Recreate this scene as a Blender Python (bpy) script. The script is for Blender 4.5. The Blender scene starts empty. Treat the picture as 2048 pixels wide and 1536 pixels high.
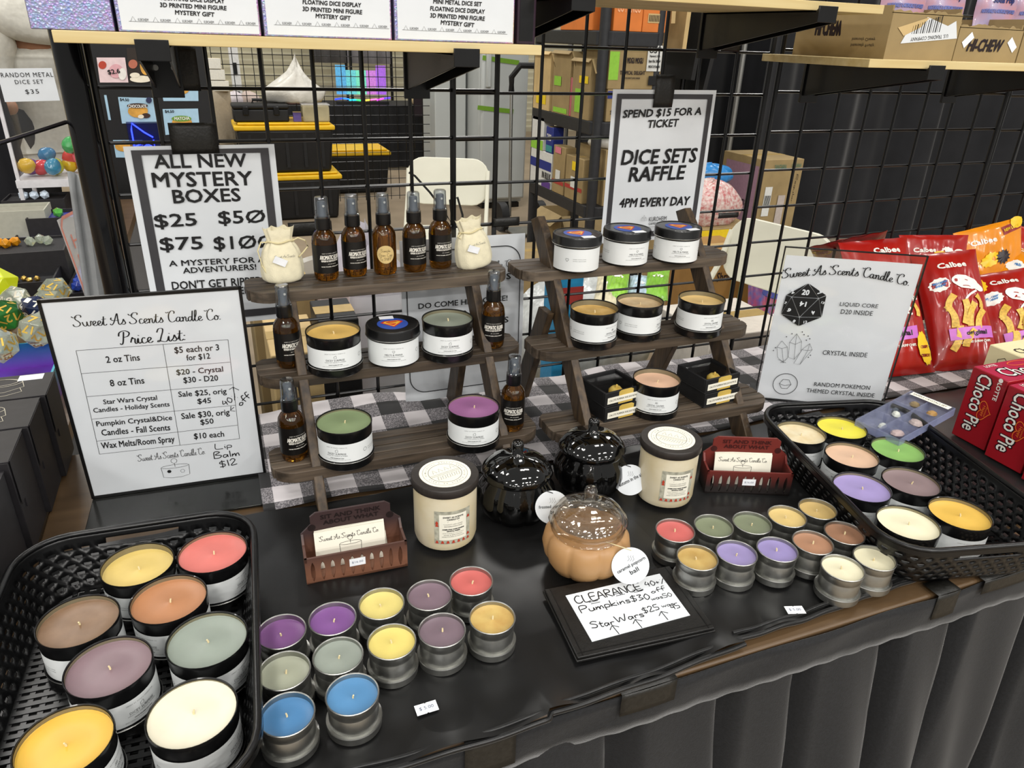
import bpy, math, random
from mathutils import Vector, Matrix
R_ = random.Random(7)
pi = math.pi; sin = math.sin; cos = math.cos
SC = bpy.context.scene; COL = SC.collection

# ------------------------------------------------------------------ camera
FPX, PITCH, ROLL, YAW, CAMZ = 1461.46, .443746, -.0355672, .389170, .635435
_f = Vector((sin(YAW)*cos(PITCH), cos(YAW)*cos(PITCH), -sin(PITCH)))
_r = Vector((cos(YAW), -sin(YAW), 0)); _d = _f.cross(_r)
CX = cos(ROLL)*_r + sin(ROLL)*_d; CY = -sin(ROLL)*_r + cos(ROLL)*_d; CZ = _f
EYE = Vector((0, 0, CAMZ))
cd = bpy.data.cameras.new('camera'); cam = bpy.data.objects.new('camera', cd); COL.objects.link(cam)
cd.sensor_width = 36; cd.lens = FPX/2048*36; cd.clip_start = .02; cd.clip_end = 60
M = Matrix.Identity(4)
for i in range(3):
    M[i][0] = CX[i]; M[i][1] = -CY[i]; M[i][2] = -CZ[i]; M[i][3] = EYE[i]
cam.matrix_world = M; SC.camera = cam

# ------------------------------------------------------------------ world, lights, exposure
SC.view_settings.view_transform = 'Standard'; SC.view_settings.look = 'None'
SC.view_settings.exposure = 0.0; SC.view_settings.gamma = 1; SC.view_settings.use_curve_mapping = False
w = bpy.data.worlds.new('hall'); SC.world = w; w.use_nodes = True
w.node_tree.nodes['Background'].inputs[0].default_value = (1, .985, .94, 1)
w.node_tree.nodes['Background'].inputs[1].default_value = .42
def area(x, y, z, sx, sy, power, tx=0, ty=0):
    l = bpy.data.lights.new('hall_and_fill_lamp', 'AREA'); l.shape = 'RECTANGLE'; l.size = sx; l.size_y = sy; l.energy = power
    l.color = (1, .972, .925); o = bpy.data.objects.new('hall_and_fill_lamp', l); COL.objects.link(o); o.location = (x, y, z)
    o.rotation_euler = (tx, ty, 0)
for lx in (-5.1, -1.7, 1.7, 5.1):
    for ly, pw in ((-10.5, 190), (-7.5, 170), (-4.6, 120), (-1.8, 40), (1.2, 36), (4.4, 60), (8.0, 70)):  # strong front rows, unseen behind the camera, are added to brighten upright faces
        area(lx, ly, 4.2, .9, .4, pw)

# ------------------------------------------------------------------ helpers
def ray(px, py): return CX*((px-1024)/FPX) + CY*((py-768)/FPX) + CZ
def P(px, py, z=0.0):
    d = ray(px, py); return EYE + d*((z-CAMZ)/d.z)
def PY(px, py, y):
    d = ray(px, py); return EYE + d*(y/d.y)
def hexl(h):
    c = [int(h[i:i+2], 16)/255 for i in (1, 3, 5)]
    return tuple(((x+.055)/1.055)**2.4 if x > .04045 else x/12.92 for x in c)
MATS = {}
def mat(name, col='#808080', rough=.5, metal=0, nz=(60, .06), bump=None, trans=0, ior=1.45, alpha=1, coat=0, sheen=0, emit=0,
        sss=0, col2=None, stretch=(1, 1, 1), spec=.5, aniso=0):
    if name in MATS: return MATS[name]
    m = bpy.data.materials.new(name); MATS[name] = m; m.use_nodes = True
    nt = m.node_tree; b = nt.nodes['Principled BSDF']; I = b.inputs
    c = hexl(col) if isinstance(col, str) else col
    I['Base Color'].default_value = (*c, 1); I['Roughness'].default_value = rough; I['Metallic'].default_value = metal
    I['IOR'].default_value = ior; I['Transmission Weight'].default_value = trans; I['Alpha'].default_value = alpha
    I['Coat Weight'].default_value = coat; I['Coat Roughness'].default_value = .06
    I['Sheen Weight'].default_value = sheen; I['Sheen Roughness'].default_value = .4; I['Specular IOR Level'].default_value = spec
    if sss:
        I['Subsurface Weight'].default_value = sss; I['Subsurface Radius'].default_value = (.012, .009, .006); I['Subsurface Scale'].default_value = .4
    if emit:
        I['Emission Color'].default_value = (*c, 1); I['Emission Strength'].default_value = emit
    tc = nt.nodes.new('ShaderNodeTexCoord'); mp = nt.nodes.new('ShaderNodeMapping'); mp.inputs['Scale'].default_value = stretch
    nt.links.new(tc.outputs['Object'], mp.inputs['Vector'])
    if nz:
        n = nt.nodes.new('ShaderNodeTexNoise'); n.inputs['Scale'].default_value = nz[0]; n.inputs['Detail'].default_value = 4
        nt.links.new(mp.outputs[0], n.inputs['Vector'])
        r = nt.nodes.new('ShaderNodeValToRGB'); e = r.color_ramp.elements
        k = nz[1]; c2 = hexl(col2) if col2 else tuple(min(1, x*(1+k)) for x in c)
        c1 = c if col2 else tuple(x*(1-k) for x in c)
        e[0].position = .32; e[1].position = .68; e[0].color = (*c1, 1); e[1].color = (*c2, 1)
        nt.links.new(n.outputs['Fac'], r.inputs[0]); nt.links.new(r.outputs[0], I['Base Color'])
    if bump:
        n = nt.nodes.new('ShaderNodeTexNoise'); n.inputs['Scale'].default_value = bump[0]; n.inputs['Detail'].default_value = 3
        nt.links.new(mp.outputs[0], n.inputs['Vector'])
        bp = nt.nodes.new('ShaderNodeBump'); bp.inputs['Strength'].default_value = bump[1]; bp.inputs['Distance'].default_value = bump[2] if len(bump) > 2 else .001
        nt.links.new(n.outputs['Fac'], bp.inputs['Height']); nt.links.new(bp.outputs[0], I['Normal'])
    return m

GL = {}
def glyphs(s, bold=0, shear=0, space=1):
    k = (s, bold, shear, space)
    if k in GL: return GL[k]
    cu = bpy.data.curves.new('t', 'FONT'); cu.body = s; cu.offset = bold; cu.shear = shear; cu.space_character = space
    cu.resolution_u = 2; o = bpy.data.objects.new('t', cu)
    me = o.to_mesh()
    vs = [(v.co.x, v.co.y) for v in me.vertices]; fs = [tuple(p.vertices) for p in me.polygons]
    o.to_mesh_clear(); bpy.data.objects.remove(o); bpy.data.curves.remove(cu)
    if vs:
        x0 = min(v[0] for v in vs); x1 = max(v[0] for v in vs); y0 = min(v[1] for v in vs); y1 = max(v[1] for v in vs)
    else: x0 = y0 = 0; x1 = y1 = 1
    GL[k] = (vs, fs, x0, x1, y0, y1); return GL[k]

# single-stroke letters: script (S_) and marker print (H_); y: baseline 0, x-height .4, capitals .95
def _p(t): return [[tuple(map(float, q.split(','))) for q in l.split()] for l in t.split('|')]
S_ = {k: (_p(v[0]), v[1]) for k, v in {
 'w': ('0,.36 .04,.1 .13,0 .22,.1 .25,.38 .27,.1 .35,0 .44,.12 .46,.4 .55,.33', .52), 'e': ('0,.08 .12,.15 .22,.3 .14,.4 .05,.25 .08,.05 .18,0 .3,.1', .27),
 't': ('0,.1 .1,.4 .15,.75 .1,.3 .1,.05 .18,0 .28,.1|0,.5 .27,.54', .25), 's': ('0,.06 .1,.22 .16,.44 .2,.3 .25,.12 .16,0 .05,.05', .3),
 'c': ('.22,.34 .14,.4 .05,.25 .07,.04 .17,0 .3,.1', .27), 'n': ('0,.3 .06,.38 .08,.2 .07,0 .1,.25 .2,.4 .25,.3 .24,.08 .3,0 .38,.1', .36),
 'a': ('.24,.34 .14,.4 .03,.25 .05,.05 .14,.02 .23,.2 .26,.4 .24,.1 .3,0 .38,.1', .35), 'd': ('.22,.34 .14,.4 .03,.25 .05,.05 .14,.02 .24,.25 .32,.9 .26,.2 .3,0 .38,.1', .36),
 'l': ('0,.1 .14,.5 .18,.9 .1,.88 .06,.4 .08,.05 .16,0 .26,.1', .23), 'o': ('.14,.4 .04,.28 .05,.05 .14,0 .24,.12 .22,.33 .13,.4 .2,.3 .34,.34', .3),
 'r': ('0,.1 .08,.4 .12,.46 .14,.36 .22,.36 .2,.1 .25,0 .33,.1', .3), 'i': ('0,.1 .07,.38 .06,.1 .12,0 .2,.1|.1,.56 .11,.6', .18),
 'S': ('-.06,.2 -.02,.05 .12,0 .28,.08 .34,.25 .25,.44 .12,.6 .12,.82 .28,.96 .44,.9 .42,.76|-.08,.86 .02,.74 .2,.8', .46),
 'A': ('-.04,.1 .05,0 .2,.25 .42,.95 .43,.5 .44,.1 .52,0 .6,.1|.08,.62 .04,.46 .2,.36 .5,.4', .58),
 'C': ('.4,.72 .42,.9 .26,.96 .1,.7 .06,.3 .14,.04 .3,0 .46,.14|-.08,.86 0,.8 .1,.88', .47),
 'P': ('.0,.08 .08,0 .16,.2 .26,.9|.0,.6 .06,.86 .3,.98 .5,.82 .42,.58 .2,.5', .5), 'L': ('.02,.7 .12,.95 .3,.96 .3,.75 .2,.4 .1,.06 0,.02 .05,.12 .2,.04 .38,0 .5,.12', .48),
 '.': ('.03,.02 .06,.05 .10,.04', .18), ':': ('.04,.03 .07,.06 .11,.05|.06,.34 .09,.37 .13,.36', .18), ' ': ('0,0 0,0', .24)}.items()}
H_ = {k: (_p(v[0]), v[1]) for k, v in {
 'C': ('.45,.85 .25,.95 .03,.6 .08,.1 .3,0 .48,.15', .55), 'L': ('.05,.95 .05,.02 .45,0', .5), 'E': ('.45,.95 .05,.93 .05,0 .48,.02|.05,.5 .38,.52', .52),
 'A': ('0,0 .24,.95 .48,0|.1,.38 .4,.4', .54), 'R': ('.05,0 .06,.93 .38,.9 .38,.6 .08,.48 .45,0', .52), 'N': ('.04,0 .06,.95 .44,.02 .48,.95', .55),
 'P': ('.1,0 .12,.93 .42,.92 .44,.6 .14,.46', .5), 'S': ('.42,.82 .2,.95 .05,.7 .35,.4 .3,.05 .02,.1', .48), 'W': ('0,.9 .12,.02 .28,.6 .42,.02 .6,.95', .64), 'B': ('.05,0 .08,.93 .36,.85 .12,.52 .42,.35 .3,.02 .02,.03', .48),
 'u': ('.02,.4 .05,.05 .22,.05 .26,.4 .28,0', .34), 'm': ('.02,0 .04,.4 .06,.2 .16,.4 .2,0 .24,.3 .34,.4 .38,0', .44), 'p': ('.04,-.3 .05,.4 .26,.38 .26,.08 .06,.05', .32),
 'k': ('.03,0 .06,.9|.28,.42 .05,.2 .3,0', .32), 'i': ('.05,.4 .07,0|.06,.58 .08,.62', .14), 'n': ('.03,0 .05,.4 .07,.22 .2,.4 .25,0', .31), 's': ('.24,.36 .08,.4 .06,.26 .22,.16 .18,0 .02,.04', .28),
 'w': ('0,.4 .08,.02 .18,.3 .26,.02 .36,.4', .4), 'a': ('.24,.34 .1,.4 .03,.16 .12,0 .24,.2 .26,.4 .28,0', .34), 't': ('.1,.75 .1,.05 .22,.02|0,.46 .24,.48', .26), 'r': ('.04,.4 .06,0|.06,.26 .14,.4 .26,.36', .28),
 'o': ('.14,.4 .02,.2 .12,0 .26,.18 .14,.4', .32), 'f': ('.3,.78 .18,.85 .1,.5 .1,0|0,.4 .26,.42', .28), 'l': ('.05,.9 .07,0', .14), 'e': ('.04,.2 .26,.24 .16,.4 .03,.2 .14,0 .28,.06', .32), 'O': ('.25,.95 .04,.5 .2,0 .46,.4 .3,.95', .52), 'c': ('.24,.34 .1,.4 .04,.15 .14,0 .28,.06', .3),
 'T': ('0,.92 .5,.95|.25,.93 .24,0', .5), 'F': ('.05,0 .07,.93 .45,.95|.06,.5 .36,.52', .46), 'I': ('.08,.95 .08,0', .18), 'h': ('.04,0 .06,.9 .06,.22 .2,.4 .25,0', .31), 'g': ('.24,.34 .1,.4 .03,.18 .14,.04 .24,.2 .26,.4 .24,-.2 .06,-.26', .34), 'd': ('.22,.32 .1,.38 .03,.14 .14,0 .24,.3 .28,.9 .26,0', .34),
 '0': ('.2,.9 .03,.5 .15,0 .36,.4 .2,.9', .42), '1': ('.1,.9 .1,0', .2), '2': ('.04,.7 .2,.92 .34,.65 .04,.02 .4,.03', .44), '3': ('.04,.85 .3,.85 .14,.5 .36,.25 .04,.03', .42), '4': ('.2,.9 .03,.4 .38,.42|.3,.7 .28,0', .44), '5': ('.38,.9 .1,.88 .08,.52 .34,.42 .3,.05 .02,.05', .42),
 '$': ('.38,.78 .16,.82 .06,.6 .34,.36 .28,.08 .02,.1|.22,1 .18,-.1', .44), '+': ('.14,.6 .14,.2|0,.4 .28,.4', .34), '%': ('.4,.9 .05,0|.08,.75 .1,.78|.36,.12 .38,.15', .46), '.': ('.04,.0 .06,.02', .14), ',': ('.06,.05 .02,-.1', .14), ' ': ('0,0 0,0', .26)}.items()}
def crom(p, n=5):
    if len(p) < 3: return p
    q = [p[0]]+p+[p[-1]]; out = []
    for i in range(1, len(q)-2):
        a, b, c, d = q[i-1:i+3]
        for k in range(n):
            t = k/n
            out.append(tuple(.5*((2*b[j])+(c[j]-a[j])*t+(2*a[j]-5*b[j]+4*c[j]-d[j])*t*t+(3*b[j]-a[j]-3*c[j]+d[j])*t**3) for j in (0, 1)))
    return out+[p[-1]]

class MB:
    def __init__(s): s.v = []; s.f = []; s.mi = []; s.T = None
    def add(s, vs, fs, m=0):
        o = len(s.v)
        s.v += [tuple(s.T @ Vector(v)) for v in vs] if s.T is not None else [tuple(v) for v in vs]
        s.f += [tuple(i+o for i in f) for f in fs]; s.mi += [m]*len(fs); return s
    def box(s, x0, x1, y0, y1, z0, z1, m=0):
        return s.add([(x, y, z) for z in (z0, z1) for y in (y0, y1) for x in (x0, x1)],
                     [(0, 2, 3, 1), (4, 5, 7, 6), (0, 1, 5, 4), (2, 6, 7, 3), (0, 4, 6, 2), (1, 3, 7, 5)], m)
    def lathe(s, prof, n=28, m=0, fr=None, closed=False):
        vs = []; L = len(prof)
        for r, z in prof:
            for k in range(n):
                a = 2*pi*k/n; rr = r*(fr(a, r, z) if fr else 1); vs.append((rr*cos(a), rr*sin(a), z))
        fs = []
        for i in range(L-1 if not closed else L):
            j = (i+1) % L
            for k in range(n):
                k2 = (k+1) % n; fs.append((i*n+k, i*n+k2, j*n+k2, j*n+k))
        if not closed:
            if prof[0][0] > 1e-6: fs.append(tuple(range(n))[::-1])
            if prof[-1][0] > 1e-6: fs.append(tuple((L-1)*n+k for k in range(n)))
        return s.add(vs, fs, m)
    def ring(s, prof, n=28, m=0):
        return s.lathe(prof, n, m, closed=True)
    def open_lathe(s, prof, n=28, m=0, a0=0, a1=2*pi, fr=None):
        vs = []; fs = []
        for r, z in prof:
            for k in range(n+1):
                a = a0+(a1-a0)*k/n; rr = r*(fr(a, r, z) if fr else 1); vs.append((rr*cos(a), rr*sin(a), z))
        for i in range(len(prof)-1):
            for k in range(n): fs.append((i*(n+1)+k, i*(n+1)+k+1, (i+1)*(n+1)+k+1, (i+1)*(n+1)+k))
        return s.add(vs, fs, m)
    def tube(s, pts, r, n=6, m=0, closed=False):
        pts = [Vector(p) for p in pts]; vs = []; fs = []; L = len(pts)
        up = Vector((0, 0, 1))
        for i, p in enumerate(pts):
            t = (pts[(i+1) % L]-pts[i-1]) if closed else (pts[min(i+1, L-1)]-pts[max(i-1, 0)])
            t.normalize(); a = t.cross(up)
            if a.length < .05: a = t.cross(Vector((1, 0, 0)))
            a.normalize(); b = t.cross(a)
            rr = r[i] if isinstance(r, (list, tuple)) else r
            for k in range(n):
                w_ = 2*pi*k/n; vs.append(p+a*(rr*cos(w_))+b*(rr*sin(w_)))
        for i in range(L if closed else L-1):
            j = (i+1) % L
            for k in range(n): fs.append((i*n+k, j*n+k, j*n+(k+1) % n, i*n+(k+1) % n))
        if not closed: fs += [tuple(range(n)), tuple((L-1)*n+k for k in range(n))[::-1]]
        return s.add(vs, fs, m)
    def prism(s, poly, z0, z1, m=0, f=lambda x, y, z: (x, y, z)):
        n = len(poly); vs = [f(x, y, z0) for x, y in poly]+[f(x, y, z1) for x, y in poly]
        return s.add(vs, [tuple(range(n))[::-1], tuple(range(n, 2*n))]+[(i, (i+1) % n, n+(i+1) % n, n+i) for i in range(n)], m)
    def surf(s, fn, nu, nv, m=0, u0=0, u1=1, v0=0, v1=1, skip=None):
        vs = [fn(u0+(u1-u0)*i/nu, v0+(v1-v0)*j/nv) for j in range(nv+1) for i in range(nu+1)]
        fs = [(j*(nu+1)+i, j*(nu+1)+i+1, (j+1)*(nu+1)+i+1, (j+1)*(nu+1)+i) for j in range(nv) for i in range(nu) if not (skip and skip(i, j))]
        return s.add(vs, fs, m)
    def poly(s, pts, mp, m=0):
        return s.add([mp(*p) for p in pts], [tuple(range(len(pts)))], m)
    def text(s, t, cx, cy, w_, h, mp, m=0, bold=0, shear=0, space=1, ang=0):
        vs, fs, x0, x1, y0, y1 = glyphs(t, 0, shear, space)
        if w_ is None: w_ = (x1-x0)*h/(y1-y0)
        ca, sa = cos(ang), sin(ang); out = []
        k = bold*h/max(1e-6, y1-y0); n = 1 if bold <= 0 else (5 if bold < .03 else 9)
        for q in range(n):                        # heavier letters: slightly shifted overprints
            dx, dy = ((0, 0), (1, 1), (-1, 1), (1, -1), (-1, -1), (1.4, 0), (-1.4, 0), (0, 1.4), (0, -1.4))[q]; out = []
            for x, y in vs:
                a = ((x-x0)/(x1-x0)-.5)*w_+dx*k; b = ((y-y0)/max(1e-6, y1-y0)-.5)*h+dy*k
                out.append(mp(cx+a*ca-b*sa, cy+a*sa+b*ca))
            if q and out:
                o_ = Vector(mp(cx, cy)); nn = (Vector(mp(cx+1e-4, cy))-o_).cross(Vector(mp(cx, cy+1e-4))-o_)
                if nn.length > 0: nn = nn.normalized()*(6e-5*q); out = [Vector(v)+nn for v in out]
            s.add(out, fs, m)
        return s
    def stroke(s, pts, wd, mp, m=0, closed=False, cal=0):
        if closed: pts = list(pts)+[pts[0]]
        vs = []; fs = []; L = len(pts)
        for i in range(L):
            a = pts[max(i-1, 0)]; b = pts[min(i+1, L-1)]
            if closed and i in (0, L-1): a = pts[L-2]; b = pts[1]
            dx, dy = b[0]-a[0], b[1]-a[1]; l = math.hypot(dx, dy) or 1
            w2 = wd/2*(1+cal*(abs(dy)/l-.6)); vs += [mp(pts[i][0]-dy/l*w2, pts[i][1]+dx/l*w2), mp(pts[i][0]+dy/l*w2, pts[i][1]-dx/l*w2)]
        for i in range(L-1): fs.append((2*i, 2*i+1, 2*i+3, 2*i+2))
        return s.add(vs, fs, m)
    def hand(s, t, cx, cy, w_, h, mp, font=S_, wd=.07, m=0, ang=0, cal=0, shear=0, arc=None):
        x = 0; ls = []
        for ch in t:
            g, ad = font.get(ch, font[' '])
            if ch != ' ':
                for l in g: ls.append([(px+x+py*shear, py) for px, py in crom(l)])
            x += ad
        k = w_/x; ky = h/.95; ca, sa = cos(ang), sin(ang)
        for l in ls:
            q = []
            for a, b in l:
                a2 = a*k-w_/2; b2 = b*ky-h/2
                if arc: b2 += arc(a/x)
                q.append((cx+a2*ca-b2*sa, cy+a2*sa+b2*ca))
            s.stroke(q, wd*ky, mp, m, cal=cal)
        return s
    def mesh(s, name, mats, smooth=35):
        me = bpy.data.meshes.new(name); me.from_pydata(s.v, [], s.f)
        for m in (mats if isinstance(mats, (list, tuple)) else [mats]): me.materials.append(m)
        me.polygons.foreach_set('material_index', s.mi)
        if smooth:
            me.polygons.foreach_set('use_smooth', [True]*len(s.f)); me.set_sharp_from_angle(angle=math.radians(smooth))
        me.update(); return me
    def build(s, name, mats, parent=None, smooth=35, bevel=0, loc=None, rot=None, solid=0, **tags):
        return place(name, s.mesh(name, mats, smooth), parent, bevel, loc, rot, solid, **tags)
def place(name, me, parent=None, bevel=0, loc=None, rot=None, solid=0, **tags):
    o = bpy.data.objects.new(name, me); COL.objects.link(o)
    if parent is not None: o.parent = parent
    if loc is not None: o.location = loc
    if rot is not None: o.rotation_euler = rot
    if solid:
        q = o.modifiers.new('s', 'SOLIDIFY'); q.thickness = solid; q.offset = 0
    if bevel:
        q = o.modifiers.new('b', 'BEVEL'); q.width = bevel; q.segments = 2; q.limit_method = 'ANGLE'; q.angle_limit = .6
    for k, v in tags.items(): o[k] = v
    return o
def thing(name, label, cat, loc=(0, 0, 0), rot=(0, 0, 0), group=None, mtx=None):
    o = bpy.data.objects.new(name, None); COL.objects.link(o); o.empty_display_size = .02
    o.location = loc; o.rotation_euler = rot
    if mtx is not None: o.matrix_world = mtx
    o['label'] = label; o['category'] = cat
    if group: o['group'] = group
    return o
def tag(o, label, cat, group=None):
    o['label'] = label; o['category'] = cat
    if group: o['group'] = group
    return o
def frame(org, u, v):
    u = Vector(u).normalized(); v = Vector(v); v = (v-u*v.dot(u)).normalized(); n = u.cross(v); m = Matrix.Identity(4); org = Vector(org)
    for i in range(3): m[i][0] = u[i]; m[i][1] = v[i]; m[i][2] = n[i]; m[i][3] = org[i]
    return m
class Plane:                                     # a flat face: local x right, y up, z out of the face
    def __init__(s, m): s.m = m; s.inv = m.inverted()
    def uv(s, px, py):
        o = s.inv @ EYE; d = s.inv.to_3x3() @ ray(px, py); t = -o.z/d.z; q = o+d*t; return q.x, q.y
    def line(s, p0, p1, hp):                     # centre, width, height, angle of a run of text seen from pixel p0 to p1 (mid-height), hp pixels tall
        a = Vector(s.uv(*p0)); b = Vector(s.uv(*p1)); mx, my = (p0[0]+p1[0])/2, (p0[1]+p1[1])/2
        c = Vector(s.uv(mx, my-hp/2)); e = Vector(s.uv(mx, my+hp/2)); d = b-a
        return (a.x+b.x)/2, (a.y+b.y)/2, d.length, (c-e).length, math.atan2(d.y, d.x)
def flat(z=.0004): return lambda u, v: (u, v, z)
def cyl(r, a0=-pi/2): return lambda u, v: (r*cos(a0+u/r), r*sin(a0+u/r), v)
def circ(cx, cy, r, n=28, a0=0, a1=2*pi): return [(cx+r*cos(a0+(a1-a0)*k/n), cy+r*sin(a0+(a1-a0)*k/n)) for k in range(n)]

# ------------------------------------------------------------------ materials
BLK = mat('black_plastic', '#0c0c0d', .3, nz=(90, .2)); BLKM = mat('matte_black', '#131314', .6, nz=(140, .2)); INK = mat('black_ink', '#0b0b0d', .6)
WIRE = mat('black_enamel_wire', '#0a0a0b', .28, nz=(40, .25)); PAPER = mat('white_paper', '#d9dde1', .55, nz=(25, .02)); CARD = mat('warm_white_card', '#ece8d8', .6, nz=(30, .03))
GREYINK = mat('grey_ink', '#4a4b4c', .6); DARKGREY = mat('dark_grey_ink', '#2c2b2c', .6); WHITEINK = mat('white_ink', '#e8e4da', .5)
TAPE = mat('black_gaffer_tape', '#1b1a17', .42, nz=(200, .3), bump=(300, .4)); STICK = mat('price_sticker_paper', '#eef0f4', .5); BLUEINK = mat('blue_grey_ink', '#6c7488', .6)
KRAFT = mat('kraft_cardboard', '#97825a', .75, nz=(14, .1), bump=(220, .15)); KRAFT2 = mat('pale_cardboard', '#c8ad7a', .75, nz=(14, .1)); PINE = mat('pine_board', '#d9c795', .55, nz=(9, .12), stretch=(.4, 6, 6), col2='#c7ae75')
WOOD = mat('dark_stained_wood', '#332b23', .55, nz=(22, .2), stretch=(.35, 5, 5), col2='#5a4d40', bump=(60, .25))
WOOD2 = mat('dark_stained_wood_pale', '#3d352c', .55, nz=(22, .2), stretch=(.35, 5, 5), col2='#675a4c', bump=(60, .25)); WOOD3 = mat('dark_stained_wood_brown', '#2c241c', .55, nz=(22, .2), stretch=(.35, 5, 5), col2='#4f4336', bump=(60, .25))
WOODLEG = mat('dark_stained_leg_wood', '#2e241c', .5, nz=(22, .2), stretch=(5, 5, .35), col2='#54432f', bump=(60, .25))
def clear_mat(name, tint, base):
    m = bpy.data.materials.new(name); m.use_nodes = True; nt = m.node_tree; nt.nodes.remove(nt.nodes['Principled BSDF']); t_ = nt.nodes.new('ShaderNodeBsdfTransparent'); g = nt.nodes.new('ShaderNodeBsdfGlossy'); g.inputs['Roughness'].default_value = .06
    t_.inputs[0].default_value = (*tint, 1); f = nt.nodes.new('ShaderNodeLayerWeight'); f.inputs[0].default_value = .5; c_ = nt.nodes.new('ShaderNodeMath'); c_.operation = 'POWER'; c_.inputs[1].default_value = 3; nt.links.new(f.outputs['Facing'], c_.inputs[0]); a = nt.nodes.new('ShaderNodeMath'); a.operation = 'MULTIPLY_ADD'; a.inputs[1].default_value = base*.6; a.inputs[2].default_value = base*.06; nt.links.new(c_.outputs[0], a.inputs[0])
    x = nt.nodes.new('ShaderNodeMixShader'); nt.links.new(a.outputs[0], x.inputs[0]); nt.links.new(t_.outputs[0], x.inputs[1]); nt.links.new(g.outputs[0], x.inputs[2]); nt.links.new(x.outputs[0], nt.nodes['Material Output'].inputs[0]); return m
CLEAR = clear_mat('clear_acrylic', (.99, .99, .99), .45); CLEAR2 = mat('clear_film', '#ffffff', .12, nz=None, alpha=.3, spec=.8)
SILVER = mat('brushed_tin', '#a2a29e', .38, 1, nz=(120, .06)); LINING = mat('tin_lining', '#8f8870', .42, .55, nz=(60, .08))
# ================================================================== the setting
FLOORZ = -.75; GY = 1.245
CONC = mat('worn_concrete', '#8a7b66', .6, nz=(3, .15), bump=(40, .2)); CREAM = mat('cream_roll_door', '#c6c1a8', .5, nz=(5, .05))
MB().box(-9, 11, -3, 14, FLOORZ-.05, FLOORZ).build('floor', CONC, kind='structure')
b = MB(); prof = []
for k in range(46):
    z = FLOORZ+k*.09; prof += [(z, 0), (z+.07, -.02), (z+.085, -.02), (z+.09, 0)]
b.surf(lambda u, v: (-9+20*u, 11.5+prof[int(round(v*(len(prof)-1)))][1], prof[int(round(v*(len(prof)-1)))][0]), 1, len(prof)-1)
b.build('wall_back', CREAM, smooth=0, kind='structure')
# beige partition far left
MB().box(-4.2, -1.3, 6.2, 6.3, FLOORZ, 3).build('wall_left', mat('beige_partition', '#cbb98c', .6, nz=(4, .06)), kind='structure')

# ------------------------------------------------------------------ table, skirt, cloths
LAM = mat('brown_table_laminate', '#4e3c28', .4, nz=(8, .2), stretch=(.4, 6, 6), col2='#5f4a33')
TY0, TY1 = .483, 1.212
t = thing('folding_table', 'long folding table with a brown wood-look edge under the candle display', 'table', (0, 0, 0))
MB().box(-.285, 2.5, TY0, TY1, -.034, -.004).build('tabletop', LAM, t, bevel=.003)
for x in (-.2, 1.1, 2.4):
    for y in (.56, 1.16): MB().tube([(x, y, FLOORZ), (x, y, -.034)], .014, 8).build('leg', SILVER, t)

FAB = mat('black_skirt_fabric', '#121316', .85, nz=(260, .35), sheen=.22, bump=(700, .5, .0006))
def skirt(name, label, fx, L, z1, y0, seed):
    t = thing(name, label, 'table skirt'); rr = random.Random(seed)
    ks = []; x = 0
    while x < L:
        wd = rr.uniform(.06, .135); ks.append((x, wd, rr.uniform(.35, 1.25), rr.uniform(-.07, .07))); x += wd+rr.uniform(.016, .042)
    def dep(x, z):
        d = -.030
        for a, wd, am, sl in ks:
            a2 = a+sl*(-z)*1.2; w2 = wd*(1+.35*min(1, -z*1.6))
            if a2-.012 < x < a2+w2+.012:
                q = min(1, (x-a2+.012)/.028, (a2+w2+.012-x)/.016); q = q*q*(3-2*q)
                d = max(d, -.030+q*(.032+am*.05*min(1, max(0, -z-.05)*2.2)*(.55+.45*sin(pi*(x-a2)/w2))))
        return d + .005*sin(x*61+z*9)*min(1, -z*3)
    n = int(L/.006)
    MB().surf(lambda u, v: fx(u*L, dep(u*L, -.052-v*(z1-.052)), -.052-v*(z1-.052)), n, 16).build('pleats', FAB, t, smooth=60)
    b = MB(); b.surf(lambda u, v: fx(u*L, .004+.0015*sin(u*L*30)+.001*sin(u*97+v*5), -.006-v*(.054+.0012*sin(u*L*900))), n, 4); b.build('header_band', FAB, t, smooth=60, solid=.0016)
    return t
skirt('table_skirt', 'black pleated fabric skirt hanging along the front of the candle table', lambda x, d, z: (-.29+x, TY0-d, z), 2.79, .742, 0, 3)

SATIN = mat('black_satin', '#080808', .33, nz=(30, .35), col2='#0e0e0f', bump=(9, .25, .004), sheen=.15)
def wrink(x, y, s):
    return (.0018*sin(17*x+9*y+s)+.0016*abs(sin(15*x-12*y+2*s))+.0012*sin(7*x+41*y+s*3)+.0008*sin(63*x+21*y)-.0006)
def satin(name, label, x0, x1, hem, y1, s, drop):
    t = thing(name, label, 'cloth')
    def f(u, v):
        x = x0+(x1-x0)*u; y0 = hem(x); y = y0+(y1-y0)*v; z = .0035+max(-.003, wrink(x, y, s))
        e = max(0, 1-v*9); z += e*e*.004*(1+sin(x*55+s)) - (drop*e if drop else 0)
        return (x, y, z)
    MB().surf(f, 150, 60).build('cloth', SATIN, t, smooth=80)
    b = MB(); pts = [(x0+(x1-x0)*k/160, hem(x0+(x1-x0)*k/160)-.001, .005+.0012*sin(k*.31+s)+.0008*sin(k*.13)-(drop or 0)) for k in range(161)]
    b.tube(pts, .0032, 6); b.tube([(p[0], p[1]+.009, p[2]+.002) for p in pts], .0022, 6); b.build('rolled_hem', SATIN, t, smooth=80)
satin('satin_cloth', 'wrinkled black satin cloth under the small tins beside the larger basket at the front', -.275, .505, lambda x: .486-.010*sin(6*x+.4)-(.006 if x < .25 else .0), .933, .3, 0)
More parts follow.
